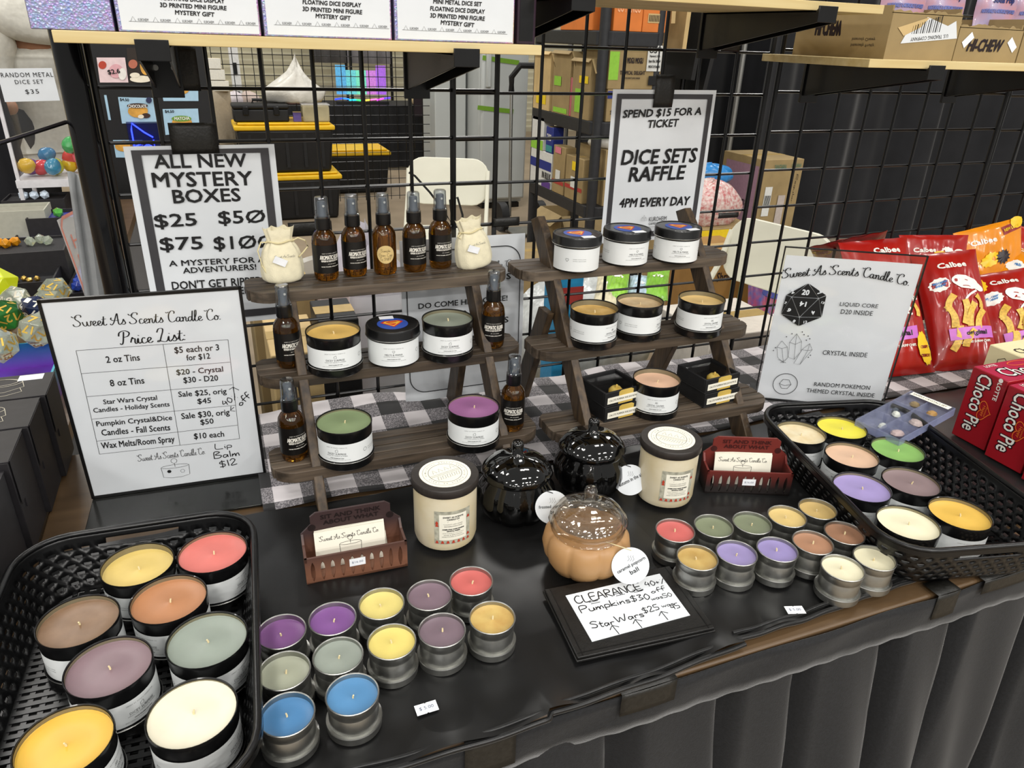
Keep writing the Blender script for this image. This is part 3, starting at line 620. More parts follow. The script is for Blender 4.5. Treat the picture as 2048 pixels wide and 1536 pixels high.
# ================================================================== amber spray bottles
AMBER = mat('amber_glass', (.25, .095, .008), .03, trans=.92, ior=1.48, nz=None); SMOKE = clear_mat('smoky_clear_cap', (.88, .9, .92), 1.6); SPRAY = mat('grey_sprayer', '#565c63', .4)
BLKLAB = mat('black_label', '#0e0c0b', .35, nz=(40, .1)); KR = mat('kraft_sticker', '#cdb379', .7)
MBT = dict(glass=MB().lathe([(0, .0), (.0160, 0), (.0183, .003), (.0188, .008), (.0188, .060), (.0178, .0665), (.0145, .0725), (.0098, .0775), (.0085, .081), (.0085, .090), (0, .090)], 28).mesh('glass_body', AMBER),
   label=MB().open_lathe([(.0191, .013), (.0191, .0565)], 28, a0=-pi/2-2.9, a1=-pi/2+2.9).mesh('label', BLKLAB),
   collar=MB().lathe([(0, .0785), (.0116, .0785), (.0119, .0800), (.0117, .0950), (.0100, .0965), (0, .0965)], 26, fr=lambda a, r, z: 1+.012*sin(26*a*.5)).mesh('collar', BLK),
   spray=MB().lathe([(0, .0960), (.0080, .0960), (.0080, .100), (.0066, .102), (.0064, .1180), (.0055, .1195), (0, .1200)], 20).mesh('sprayer', SPRAY),
   noz=MB().tube([(0, -.0058, .1135), (0, -.0076, .1135)], .0018, 8).mesh('nozzle', WHITEINK),
   cap=MB().lathe([(.0116, .0930), (.0117, .0975), (.0106, .0985), (.0098, .1240), (.0088, .1262), (0, .1268), (0, .1258), (.0083, .1252), (.0091, .1235), (.0099, .0980), (.0108, .0970), (.0108, .0930)], 26, closed=False).mesh('overcap', SMOKE))
def bot_txt():
    b = MB(); mp = cyl(.0193)
    b.text('SWEET AS SCENTS CANDLE CO', 0, .0440, .026, .0013, mp, shear=.3, space=1.2); b.text('AROMATIC\u00b7ELIXIR', 0, .0380, .033, .0064, mp, bold=.018); b.text('REFRESH & CALM ROOM SPRAY', 0, .0325, .029, .0026, mp, bold=.02)
    b.text('2FL OZ (60ML)', .002, .0275, .014, .0014, mp, shear=.2); b.text('HAND POURED, SMALL BATCH', 0, .0235, .030, .0015, mp, bold=.02); return b.mesh('lettering', WHITEINK, 0)
BT = bot_txt()
def bottle(x, y, z, label, phi=.45, kind=0):
    t = thing('spray_bottle', label, 'spray bottle', (x, y, z+.0006), (0, 0, 0), 'amber aromatic spray bottles'); ph = phi-math.atan2(x, y)
    place('glass_body', MBT['glass'], t)
    if kind == 0: l = place('label', MBT['label'], t, rot=(0, 0, ph)); place('lettering', BT, l)
    else:
        b = MB(); mp = cyl(.0192); vs = [(0, .034)]+[q for j in range(1, 6) for q in circ(0, .034, .0145*j/5, 24)]; b.add([mp(*v) for v in vs], [(0, k, k % 24+1) for k in range(1, 25)]+[(1+24*j+k, 1+24*j+(k+1) % 24, 25+24*j+(k+1) % 24, 25+24*j+k) for j in range(4) for k in range(24)]); l = b.build('label', KR, t, rot=(0, 0, -.12), smooth=60)
        b = MB(); mp = cyl(.0195); b.hand('Sample', 0, .0405, .016, .0046, mp, H_, .055); b.hand('Open Cap', 0, .0335, .022, .0048, mp, H_, .055); b.hand('To SNIFF', 0, .027, .019, .0046, mp, H_, .055); b.build('lettering', INK, l, smooth=0)
    place('collar', MBT['collar'], t); s = place('sprayer', MBT['spray'], t, rot=(0, 0, ph)); place('nozzle', MBT['noz'], s); place('overcap', MBT['cap'], t)
zt = TL[2][2]
for px, py, lab, k in ((654, 563, 'amber spray bottle on the top tier next to the tied cotton bag with a loop', 0), (711, 555, 'second amber spray bottle on the top tier, left of the kraft-stickered one', 0), (771, 551, 'amber sample spray bottle with a round kraft sticker and no black label', 1), (830, 546, 'amber spray bottle on the top tier just right of the kraft-stickered one', 0), (881, 539, 'amber spray bottle on the top tier against the leaning cotton bag', 0)):
    p = P(px, py-6, zt); bottle(p.x, p.y, zt, lab, .42, k)
for px, py, z, lab in ((580, 738, TL[1][2], 'amber spray bottle at the price-list end of the middle tier'), (985, 699, TL[1][2], 'amber spray bottle at the other end of the middle tier, beside the grey candle'), (590, 922, TL[0][2], 'amber spray bottle on the lowest tier beside the green candle'), (1024, 863, TL[0][2], 'amber spray bottle on the lowest tier beside the violet candle')):
    p = P(px, py-8, z); bottle(p.x, p.y, z, lab, .42 if px < 700 else .08)
# ---- tins on the risers (rim centre pixels)
def on(px, py, tier, top=.0605): p = P(px, py, tier[2]+top); return p.x, p.y, tier[2]+.0003
for px, py, tr, col, lab, kd, ph, dp, sp in (
  (666, 661, TL[1], '#f0c060', 'golden wax in a black tin next to a spray bottle and an emblem lid', 'dicey', .0, .006, None), (895, 637, TL[1], '#8b9384', 'grey-green wax in a black tin beside a spray bottle on the middle tier', 'dicey', .1, .005, None),
  (688, 843, TL[0], '#869a6d', 'sage green wax in a black tin on the lowest riser tier', 'dicey', -.35, .003, None), (947, 813, TL[0], '#9c5f93', 'violet wax in a black tin on the lowest riser tier', 'dicey', .05, .003, None),
  (1189, 616, TR[1], '#ecc070', 'tan speckled wax in a black tin at the leg end of its tier', 'crystal', .95, .009, '#c99a45'), (1280, 602, TR[1], '#f0d4a6', 'pale peach speckled wax in a black tin between two tan ones', 'crystal', 1.3, .007, '#d0ac78'),
  (1404, 597, TR[1], '#eec67a', 'tan wax in a black tin standing apart from two others on its tier', 'crystal', .6, .008, None), (1314, 757, TR[0], '#e8b898', 'peach pink wax in a tin between two stacks of pumpkin boxes', 'crystal', .1, .008, None)):
    x, y, z = on(px, py, tr); tin8(x, y, z, col, lab, kd, ph, dp, 'open candle tins on the wooden risers', sp)
for px, py, tr, lab, ph in ((785, 648, TL[1], 'closed black tin with a blue and red emblem lid between two open candles', .0), (1155, 467, TR[2], 'closed tin with emblem lid on the top tier, next to the riser leg', 1.75), (1255, 457, TR[2], 'closed tin with emblem lid on the top tier, middle of three', .55), (1357, 453, TR[2], 'closed tin with emblem lid on the top tier, under the raffle poster', .25)):
    x, y, z = on(px, py, tr, .058); tin_lid(x, y, z, lab, ph, 'closed tins with emblem lids')
# ---- muslin bags
MUS = mat('unbleached_muslin', '#dfd7ba', .85, nz=(90, .06), bump=(500, .5, .0008), sheen=.2); CORD = mat('cotton_cord', '#d5c99e', .85)
def bag(px, py, label, tilt, rz, loop):
    p = P(px, py-6, zt); t = thing('cotton_bag', label, 'bag', (p.x, p.y, zt), (0, tilt, rz), 'drawstring cotton bags')
    def f(u, v):
        a = 2*pi*u; h = [0, .002, .011, .031, .050, .0595, .0645, .073, .083][int(round(v*8))]
        w_ = [.019, .029, .0325, .0315, .0275, .0205, .0175, .0205, .0225][int(round(v*8))]; d = [.012, .018, .020, .018, .014, .010, .009, .011, .010][int(round(v*8))]
        k = 1+(.03*sin(5*a)+.02*sin(9*a+v*4))*(1 if v < .6 else 3.2); return (w_*k*cos(a), d*k*sin(a), h+(.002*sin(7*a) if v > .9 else 0))
    b = MB(); b.surf(f, 60, 8); b.add([(0, 0, .001)]+[f(k/60, 0) for k in range(60)], [(0, k % 60+1, k) for k in range(1, 61)]); o = b.build('pouch', MUS, t, smooth=80)
    m = o.modifiers.new('s', 'SUBSURF'); m.levels = 1; m.render_levels = 2
    b = MB(); b.tube([(.0200*cos(2*pi*k/24), .0118*sin(2*pi*k/24), .0632+.0012*sin(k)) for k in range(24)], .0013, 6, closed=True)
    if loop: b.tube([(.018, -.004, .063), (.026, -.006, .067), (.036, -.006, .062), (.040, -.005, .052), (.032, -.006, .044), (.024, -.014, .040)], .0012, 6); b.tube([(-.018, -.003, .063), (-.028, -.004, .064), (-.034, -.004, .052), (-.031, -.008, .03), (-.024, -.010, .014)], .0012, 6)
    else: b.tube([(-.018, -.004, .063), (-.025, -.006, .060), (-.022, -.010, .056)], .0012, 6)
    b.build('drawstring', CORD, t)
    b = MB(); b.hand('Sweet As Scents', .002, .044, .030, .004, lambda u, v: (u, -.0190-.0002+.012*u*u/.03*.8, v), S_, .07); b.build('lettering', GREYINK, t, smooth=0)
    b = MB(); b.T = Matrix.Translation((-.006, -.0208, .037)) @ Matrix.Rotation(.12, 4, 'X') @ Matrix.Rotation(.5, 4, 'Y'); b.box(-.010, .010, -.0004, 0, -.0055, .0055); b.build('price_sticker', STICK, t, smooth=0)
bag(568, 568, 'tied cotton drawstring bag with a looping cord on the top tier', 0, .1, 1); bag(951, 539, 'cotton drawstring bag leaning sideways at the end of the top tier', -.16, .05, 0)

# ================================================================== frosted jar candles
FROST = mat('frosted_glass', '#dcd2b8', .35, nz=(18, .08), col2='#cdbd96', sss=.1); JLID = mat('dark_wood_lid', '#2b2623', .45, nz=(30, .2), stretch=(1, 8, 1)); BELL = mat('bell_red', '#b5402c', .5); SILV = mat('silver_label_border', '#a9a796', .4, nz=(160, .3))
def jar(x, y, label, lrz, frz):
    t = thing('jar_candle', label, 'candle', (x, y, .0055), (0, 0, 0), 'frosted jar candles')
    MB().lathe([(0, 0), (.034, 0), (.0405, .004), (.0428, .012), (.0428, .090), (0, .090)], 44).build('jar', FROST, t)
    d = MB().lathe([(0, .088), (.0445, .088), (.0455, .0895), (.0455, .099), (.0445, .1005), (0, .1005)], 48).build('lid', JLID, t)
    MB().lathe([(0, .1005), (.0345, .1005), (.0345, .1008), (0, .1008)], 40).build('lid_label', CARD, d, rot=(0, 0, lrz))
    b = MB(); f = flat(.1010); b.stroke(circ(0, 0, .0225, 36), .0005, f, closed=True); b.stroke(circ(0, 0, .0300, 36), .0003, f, closed=True)
    b.stroke([(-.022, .001), (.022, .001)], .0004, f); b.stroke([(-.022, -.002), (.022, -.002)], .0004, f)   # plain geometric roundel
    for k in range(5): b.stroke([(-.014+k*.007, -.005), (-.016+k*.007, -.012), (-.012+k*.007, -.012), (-.010+k*.007, -.005), (-.014+k*.007, -.005)], .0004, f)
    for k in range(4): b.stroke([(-.015+k*.009, .005), (-.012+k*.009, .013), (-.009+k*.009, .005)], .0004, f)
    s = 'SWEET AS SCENTS STAR WARS CANDLE COLLECTION'
    for k, ch in enumerate(s):
        a = -pi*.95+k*.062*pi*.72
        if ch != ' ': b.text(ch, .0262*cos(a), .0262*sin(a), .0014, .0019, f, ang=a+pi/2)
    b.build('lettering', DARKGREY, d, rot=(0, 0, lrz), smooth=0)
    mp = cyl(.0431); l = MB().surf(lambda u, v: mp(-.0255+.051*u, .016+.052*v), 14, 1).build('label', SILV, t, rot=(0, 0, frz))
    mp2 = cyl(.0433); MB().surf(lambda u, v: mp2(-.019+.038*u, .0225+.0405*v), 12, 1).build('label_panel', CARD, l)
    mp3 = cyl(.0435); b = MB()
    for u, v in [(-.0222, .05-.008*k) for k in range(1)]+[(.0222, .054), (-.0222, .046), (.0222, .026)]+[(-.0222+k*.0074, .0192) for k in range(7)]:
        b.poly([(u-.0022, v-.002), (u+.0022, v-.002), (u+.0014, v+.001), (u+.0005, v+.0025), (u-.0005, v+.0025), (u-.0014, v+.001)], mp3)
    b.build('bell_print', BELL, l, smooth=0)
    b = MB()
    for s, v, w_, h, bo in (('SWEET AS SCENTS', .059, .028, .0024, .02), ('CANDLE CO', .0555, .017, .0024, .02), ('"I DON\'T LIKE SAND,', .0475, .027, .0017, 0), ('SNICKERDOODLE NOW', .0445, .025, .0017, 0), ('AMBER STAR WARS CANDLE', .040, .030, .0015, .03), ('CRYSTAL INSIDE', .0372, .018, .0015, .03), ('8OZ CANDLE | CRYSTALS', .0335, .029, .0013, 0), ('SAGE & BERGAMOT', .0308, .026, .0013, 0), ('HAND POURED IN CHICAGO', .028, .031, .0013, 0)):
        b.text(s, 0, v, w_, h, mp3, bold=bo)
    b.stroke([(-.008, .0515), (.008, .0515)], .0004, mp3); b.build('lettering', DARKGREY, l, smooth=0)
p = P(890, 946, .106); jar(p.x, p.y, 'frosted jar candle with dark lid standing beside the brown card holder', .25, -.04)
p = P(1343, 876, .106); jar(p.x, p.y, 'frosted jar candle with dark lid standing beside the red card holder', -.75, -.18)

# ================================================================== pumpkin jars
BGL = mat('black_glass', '#050505', .06, nz=(8, .2), coat=.5); CARAM = mat('caramel_wax', '#a57c50', .4, nz=(9, .12), col2='#b28c60', sss=.1); PGL = clear_mat('pumpkin_glass', (.97, .95, .91), 1.5)
def lobes(k, n=8): return lambda a, r, z: 1-k*(1-abs(cos(n*a/2))**.6) if r > .012 else 1
def pumpkin(x, y, label, glass, lid, wax, tagtxt, tagpos, ang, s=1.0, tlab=''):
    t = thing('pumpkin_jar', label, 'candle jar', (x, y, .0055), (0, 0, .3), 'pumpkin shaped candle jars')
    lb = lobes(.075)
    body = [(0, .0), (.034, 0), (.046, .006), (.0545, .020), (.0575, .036), (.0545, .052), (.047, .063), (.0455, .068)]
    if wax is None: MB().lathe([(r*s, z*s) for r, z in body]+[(0, .068*s)], 96, fr=lb).build('bowl', glass, t, smooth=70)
    else:
        MB().lathe([(r*s, z*s) for r, z in body[:6]]+[(.0465*s, .059*s), (0, .0595*s)], 96, fr=lb).build('wax', wax, t, smooth=70)
        MB().ring([(.0475*s, .0585*s), (.0485*s, .062*s), (.0465*s, .070*s), (.0445*s, .070*s), (.0455*s, .0600*s)], 64).build('bowl', glass, t, smooth=70)
    d = MB().lathe([(.0425*s, .0700*s), (.0500*s, .0690*s), (.0515*s, .0720*s), (.0490*s, .0785*s), (.0400*s, .0880*s), (.0260*s, .0945*s), (.0120*s, .0965*s), (.0100*s, .0985*s)]+([(.0075*s, .1000*s), (.0085*s, .1150*s), (.0070*s, .1195*s), (0, .1200*s)])
        + ([] if wax is None else [(0, .0905*s), (.024*s, .0900*s), (.0385*s, .0835*s), (.0445*s, .0760*s), (.0425*s, .0715*s)]), 96, fr=lobes(.03)).build('lid', lid, t, smooth=70)
    tg = MB(); tg.T = Matrix.Identity(4); c = Vector(tagpos); o = Vector((0, 0, 0))
    fc = (EYE-Vector((x, y, .05))-c*0).normalized(); q = frame((0, 0, 0), Vector((cos(.39), -sin(.39), 0)), Vector((0, 0, 1))).to_3x3().to_4x4() @ Matrix.Rotation(-.35, 4, 'X')
    q = Matrix.Rotation(-.3, 4, 'Z') @ Matrix.Translation(c) @ q
    rad = .0235; pl = circ(0, 0, rad, 40)
    b = MB(); b.T = q; b.prism(pl, 0, .0008); tp = b.build('tag', PAPER, t, smooth=0, label=tlab)
    b = MB(); b.T = q
    for k, s_ in enumerate(tagtxt): b.text(s_, .001+k*.004, .001-k*.0068, min(.039, .0029*len(s_)), .0056, flat(.0012), ang=ang, bold=.006)
    for k in (-1, 0, 1): b.stroke([(k*.003-.001, .006), (k*.003+.0012, .009), (k*.003-.0008, .012), (k*.003, .0135)], .0003, flat(.0012))
    b.build('lettering', INK, tp, smooth=0)
    b = MB(); b.tube([q @ Vector((0, .020, .001)), q @ Vector((-.012, .024, .002)), q @ Vector((-.03, .026, -.01))], .0006, 5); b.build('string', CORD if wax else BLK, tp)
p = P(1172, 1085, .04); pumpkin(p.x, p.y, 'clear pumpkin jar of caramel wax with a round paper tag behind the clearance card', PGL, PGL, CARAM, ('caramel popcorn', 'ball'), (.028, -.066, .040), .55, 1.0)
p = P(1032, 985, .04); pumpkin(p.x, p.y, 'shiny black pumpkin jar tagged frosted pumpkin bread, beside the frosted jar', BGL, BGL, None, ('frosted pumpkin', 'bread'), (.026, -.068, .048), .1)
p = P(1180, 935, .04); pumpkin(p.x, p.y, 'shiny black pumpkin jar tagged autumn in the air, in front of the pumpkin boxes', BGL, BGL, None, ('autumn in the air',), (.042, -.050, .034), .5)
# ================================================================== flat printed things
def T(pl, b, s, p0, p1, hp, m=0, z=.0005, font=None, wd=.07, cal=0, arc=None, shear=0, **k):
    cx_, cy_, w_, h, a = pl.line(p0, p1, hp)
    if font: b.hand(s, cx_, cy_, w_, h, flat(z), font, wd, m, a, cal, shear, arc)
    else: b.text(s, cx_, cy_, w_, h, flat(z), m, ang=a, shear=shear, **k)
def L(pl, b, pts, wd, m=0, z=.0005, closed=False, smooth=False):
    q = [pl.uv(*p) for p in pts]; b.stroke(crom(q) if smooth else q, wd, flat(z), m, closed=closed)
def sheet(t, w_, h, th=.0006, name='paper', m=PAPER, x0=None, y0=0):
    x0 = -w_/2 if x0 is None else x0
    return MB().box(x0, x0+w_, y0, y0+h, -th, 0).build(name, m, t, smooth=0)
def scale_pose(o, s): return EYE+(Vector(o)-EYE)*s

# ---- price list in a black-edged stand
m = frame(scale_pose((-.0964, .9515, .0608), 1.094), (.9989, -.0453, 0), (.0061, -.0574, .9983)); pl = Plane(m); W, H = .243, .311
t = thing('price_sign', 'white price list sign in a black-edged upright stand beside the basket', 'sign', mtx=m)
sheet(t, W-.006, H-.006, .001, y0=.003)
b = MB(); e = .0042
b.box(-W/2, W/2, 0, e, -.003, .0012); b.box(-W/2, W/2, H-e, H, -.003, .0012); b.box(-W/2, -W/2+e, 0, H, -.003, .0012); b.box(W/2-e, W/2, 0, H, -.003, .0012); b.build('frame', BLK, t, smooth=0)
b = MB(); b.box(-W/2+.001, W/2, -.0045, -.0005, -.02, .075); b.build('base', mat('scuffed_black_acrylic', '#131412', .16, nz=(35, .4), bump=(120, .12)), t, bevel=.001)
MB().box(-W/2+e, W/2-e, e, H-e, .0008, .0011).build('cover', CLEAR, t, smooth=0)
b = MB(); K = dict(bold=.008)
T(pl, b, 'Sweet As Scents Candle Co.', (147, 642), (443, 628), 22, font=S_, wd=.062, cal=.9); T(pl, b, 'Price List:', (238, 676), (372, 667), 26, font=S_, wd=.065, cal=.9)
for s, p0, p1, h in (('2 oz Tins', (212, 719), (279, 714), 13), ('$5 each or 3', (349, 701), (438, 695), 14), ('for $12', (373, 716), (420, 712), 13), ('8 oz Tins', (220, 766), (288, 760), 13), ('$20 - Crystal', (353, 746), (446, 739), 14), ('$30 - D20', (367, 761), (436, 756), 13),
    ('Star Wars Crystal', (207, 805), (314, 796), 12), ('Candles - Holiday Scents', (187, 822), (339, 809), 12), ('Sale $25, orig', (357, 790), (453, 783), 14), ('$45', (395, 803), (422, 801), 12), ('Pumpkin Crystal&Dice', (193, 849), (344, 836), 13), ('Candles - Fall Scents', (203, 865), (340, 854), 12), ('Sale $30, orig', (363, 834), (459, 825), 15), ('$50', (401, 845), (427, 842), 12), ('Wax Melts/Room Spray', (203, 893), (349, 879), 16), ('$10 each', (388, 873), (448, 868), 13)):
    T(pl, b, s, p0, p1, h, **K)
TL_, TR_, BL_, BR_ = (152, 701), (456, 679), (199, 908), (479, 877)
for p0, p1 in ((TL_, TR_), ((163, 747), (460, 724)), ((174, 793), (465, 769)), ((184, 838), (471, 810)), ((194, 882), (475, 850)), (BL_, BR_), (TL_, BL_), (TR_, BR_), ((326, 688), (360, 890))): L(pl, b, [p0, p1], .0005)
T(pl, b, 'Sweet As Scents Candle Co.', (276, 916), (411, 901), 13, font=S_, wd=.05)
u, v = pl.uv(350, 932); candle_logo(b, u, v, .019, flat(.0005), .0005); b.poly(circ(u-.009, v-.008, .003, 6), flat(.0005)); b.stroke(circ(u+.009, v-.010, .003, 6), .0004, flat(.0005), closed=True)
b.build('lettering', INK, t, smooth=0)
b = MB(); h = dict(font=H_, wd=.11)
T(pl, b, 'Lip', (429, 893), (464, 889), 11, **h); T(pl, b, 'Balm', (426, 911), (480, 904), 13, **h); T(pl, b, '$12', (438, 929), (474, 921), 13, **h); T(pl, b, '40%', (445, 808), (474, 790), 12, **h); T(pl, b, 'off', (475, 808), (497, 787), 14, **h)
L(pl, b, [(470, 795), (466, 774)], .0009); L(pl, b, [(458, 779), (466, 774), (478, 780)], .0009); L(pl, b, [(468, 814), (461, 820)], .0009); L(pl, b, [(470, 822), (461, 821), (462, 812)], .0009); b.build('handwriting', INK, t, smooth=0)

# ---- sign by the crisps
m = frame(scale_pose((.9576, .8852, .0566), 1.083), (.865, -.5012, 0), (-.0469, -.0321, .9984)); pl = Plane(m); W, H = .240, .3075
t = thing('candle_key_sign', 'clear acrylic sign with dice and crystal drawings standing by the crisp packets', 'sign', mtx=m)
sheet(t, W-.010, H-.018, .0008, y0=.002); MB().box(-W/2, W/2, 0, H, .0004, .0022).build('front_pane', CLEAR, t, smooth=0)
b = MB(); e = .0016
b.box(-W/2, W/2, H-e, H, -.002, .003); b.box(-W/2, -W/2+e, 0, H, -.002, .003); b.box(W/2-e, W/2, 0, H, -.002, .003); b.box(-W/2, W/2, 0, e, -.002, .003); b.box(-W/2, W/2, 0, .002, -.06, 0); b.build('frame', BLK, t, smooth=0)
c = lambda x, y: (1440+x/3.657, 440+y/3.657)
b = MB(); T(pl, b, 'Sweet As Scents Candle Co.', c(462, 388), c(1400, 422), 19, font=S_, wd=.075, cal=.9, z=.0026, arc=lambda q: .012*sin(pi*q*1.05)-.004*q)
for s, a, d, hp in (('LIQUID CORE', (875, 612), (1153, 630), 9), ('D20 INSIDE', (882, 665), (1115, 680), 9), ('CRYSTAL INSIDE', (750, 964), (1075, 984), 9), ('RANDOM POKEMON', (688, 1195), (1095, 1223), 8), ('THEMED CRYSTAL INSIDE', (632, 1240), (1128, 1279), 8)): T(pl, b, s, c(*a), c(*d), hp, z=.0026)
hexv = [(645, 458), (777, 548), (742, 708), (573, 773), (443, 685), (483, 545)]; A, B_, C_ = (522, 558), (722, 570), (580, 708)
for tri in ((A, B_, C_), (hexv[0], B_, A), (A, C_, hexv[4]), (B_, hexv[2], C_), (hexv[0], hexv[1], B_), (hexv[1], hexv[2], B_), (hexv[2], hexv[3], C_), (hexv[3], hexv[4], C_), (hexv[4], hexv[5], A), (hexv[5], hexv[0], A)):
    gx = sum(p[0] for p in tri)/3; gy = sum(p[1] for p in tri)/3; b.poly([pl.uv(*c(gx+(p[0]-gx)*.95, gy+(p[1]-gy)*.95)) for p in tri], flat(.0025))
for ln in (((452, 880), (415, 925), (420, 1000), (462, 1040), (495, 1000), (492, 925), (452, 880)), ((415, 925), (452, 935), (492, 925)), ((452, 935), (462, 1040)), ((560, 828), (508, 890), (498, 1000), (540, 1015), (590, 960), (595, 885), (560, 828)), ((508, 890), (550, 905), (595, 885)), ((550, 905), (540, 1015)), ((560, 828), (550, 905)), ((655, 900), (597, 945), (538, 1045), (582, 1053), (672, 945), (655, 900)), ((597, 945), (640, 950), (672, 945)), ((640, 950), (582, 1053)), ((655, 900), (640, 950)), ((425, 1015), (480, 1040), (440, 1040), (490, 1010))):
    L(pl, b, [c(*p) for p in ln], .0005, z=.0026)
for x, y in ((485, 850), (630, 875), (390, 950), (405, 930), (600, 815), (613, 835), (643, 845), (655, 865), (645, 1000), (660, 985), (525, 828)): b.poly([pl.uv(*c(x+d[0], y+d[1])) for d in ((0, -6), (2, -2), (6, 0), (2, 2), (0, 6), (-2, 2), (-6, 0), (-2, -2))], flat(.0026))
u, v = pl.uv(*c(475, 1195)); b.stroke(circ(u, v, .0225, 32), .0011, flat(.0026), closed=True); b.stroke(circ(u, v, .011, 6), .0009, flat(.0026), closed=True); b.stroke([(u-.011, v), (u, v-.0035), (u+.011, v)], .0007, flat(.0026))
b.build('lettering', INK, t, smooth=0)
b = MB()
for s, x, y, w_, a in (('20', 625, 525, .012, 0), ('14', 605, 610, .011, pi), ('6', 502, 655, .0055, 2.6), ('4', 680, 672, .0055, -2.6), ('8', 540, 735, .004, 2.8), ('12', 622, 742, .006, .2), ('16', 478, 600, .004, 1.4), ('13', 750, 600, .005, -.2), ('2', 528, 520, .005, .5), ('7', 725, 530, .005, -.6)):
    u, v = pl.uv(*c(x, y)); b.text(s, u, v, w_, w_*.8 if len(s) > 1 else w_*1.3, flat(.0027), ang=a-.05, bold=.03)
b.build('numerals', PAPER, t, smooth=0)

# ---- sign behind the bottles
m = frame((.392, 1.190, .0135), (1, 0, 0), (0, .03, 1)); pl = Plane(m); W, H = .236, .318
t = thing('acrylic_sign', 'clear acrylic sign with a rounded black border behind the riser', 'sign', mtx=m); sheet(t, W-.006, H-.016, .0008, y0=.002); MB().box(-W/2, W/2, 0, H, .0004, .0022).build('front_pane', CLEAR, t, smooth=0)
b = MB(); x, y, r = W/2-.012, H-.034, .03
pts = [(x-r+r*cos(a*pi/16), y-r+r*sin(a*pi/16)) for a in range(9)]+[(-x+r-r*sin(a*pi/16), y-r+r*cos(a*pi/16)) for a in range(9)]+[(-x+r-r*cos(a*pi/16), .02+r-r*sin(a*pi/16)) for a in range(9)]+[(x-r+r*sin(a*pi/16), .02+r-r*cos(a*pi/16)) for a in range(9)]
b.stroke(pts, .0016, flat(.0025), closed=True)
b.hand('Sweet As Scents Candle Co.', 0, .252, .2, .0125, flat(.0025), S_, .07, cal=.9); b.text('CANDLE BRIEFS', .008, .228, .16, .011, flat(.0025), bold=.01); b.text('DO COME HERE ONCE!', -.002, .187, .168, .010, flat(.0025), bold=.01); b.text('ADVENTURERS', .01, .145, .15, .011, flat(.0025), bold=.01); b.build('lettering', INK, t, smooth=0)

# ---- posters taped to the grid
def poster(label, x0, x1, z0, z1, yy, border, bi, tapepx, tw, th, lines, extra=None):
    m = frame((x0, yy, z0), (1, 0, 0), (0, 0, 1)); pl = Plane(m); W, H = x1-x0, z1-z0
    t = thing('poster', label, 'poster', mtx=m)
    MB().surf(lambda u, v: (u*W, v*H, -.0009+.0009*sin(7*u+4*v)), 16, 16).build('paper', PAPER, t)
    b = MB(); f = flat(.0008)
    tb = .55 if W < .215 else .85
    for q in ((border, W-border, H-border*tb-bi*tb, H-border*tb), (border, W-border, border, border+bi), (border, border+bi, border+bi, H-border*tb-bi*tb), (W-border-bi, W-border, border+bi, H-border*tb-bi*tb)): b.poly([(q[0], q[2]), (q[1], q[2]), (q[1], q[3]), (q[0], q[3])], f)
    b.build('border', mat('charcoal_print', '#39383b', .5), t, smooth=0)
    b = MB(); [T(pl, b, s, p0, p1, h, z=.0010, bold=bo, shear=sh) for s, p0, p1, h, bo, sh in lines]
    if extra: extra(pl, b)
    b.build('lettering', INK, t, smooth=0)
    for (px, py), w_, h in zip(tapepx, tw, th):
        u, v = pl.uv(px, py); MB().surf(lambda a, c: (u+w_*(a-.5), v+h*(c-.5), .0022+.002*sin(pi*c)), 4, 6).build('tape', TAPE, t, solid=.0006)
    return t
NB = 0
poster('poster for new mystery boxes, black bordered, taped to the grid behind the price list', -.118, .094, .185, .472, GY-.005, .0095, .0125, [(388, 276)], [.066], [.044],
  [('ALL NEW', (308, 323), (492, 320), 26, .018, 0), ('MYSTERY', (305, 360), (504, 356), 28, .018, 0), ('BOXES', (346, 393), (480, 389), 26, .018, 0), ('$25', (309, 444), (393, 440), 29, .014, 0), ('$5\u00d8', (437, 437), (530, 434), 29, .014, 0), ('$75', (320, 490), (405, 487), 29, .014, 0), ('$1\u00d8\u00d8', (428, 488), (550, 484), 29, .014, 0),
   ('A MYSTERY FOR ALL', (338, 527), (552, 517), 11, .014, 0), ('ADVENTURERS!', (366, 541), (512, 533), 11, .014, 0), ("DON'T GET RIPPED", (344, 571), (524, 560), 16, .012, 0), ('OFF BY WEIGHTED', (350, 592), (500, 579), 14, .012, 0)])
def kuro(pl, b):
    u, v = pl.uv(1287, 442)
    for dx, hh in ((-.004, .008), (0, .012), (.004, .008)): b.stroke([(u+dx-.002, v), (u+dx-.002, v+hh*.6), (u+dx, v+hh), (u+dx+.002, v+hh*.6), (u+dx+.002, v)], .0004, flat(.001))
    b.stroke([(u-.015, v-.012), (u+.075, v-.012)], .0004, flat(.001)); b.text('KUROHEIM', u+.032, v+.003, .040, .009, flat(.001)); b.text('GAMING & MORE', u+.034, v-.006, .044, .005, flat(.001))
poster('raffle poster reading spend 15 dollars for a ticket, taped to the grid', .684, .906, .276, .556, GY-.005, .0085, .010, [(1327, 182)], [.041], [.056],
  [('SPEND $15 FOR A', (1246, 229), (1402, 223), 17, .021, .12), ('TICKET', (1296, 248), (1357, 245), 15, .021, .12), ('DICE SETS', (1243, 315), (1393, 310), 28, .021, .12), ('RAFFLE', (1258, 349), (1370, 344), 27, .021, .12), ('4PM EVERY DAY', (1239, 406), (1379, 401), 17, .021, .12)], kuro)

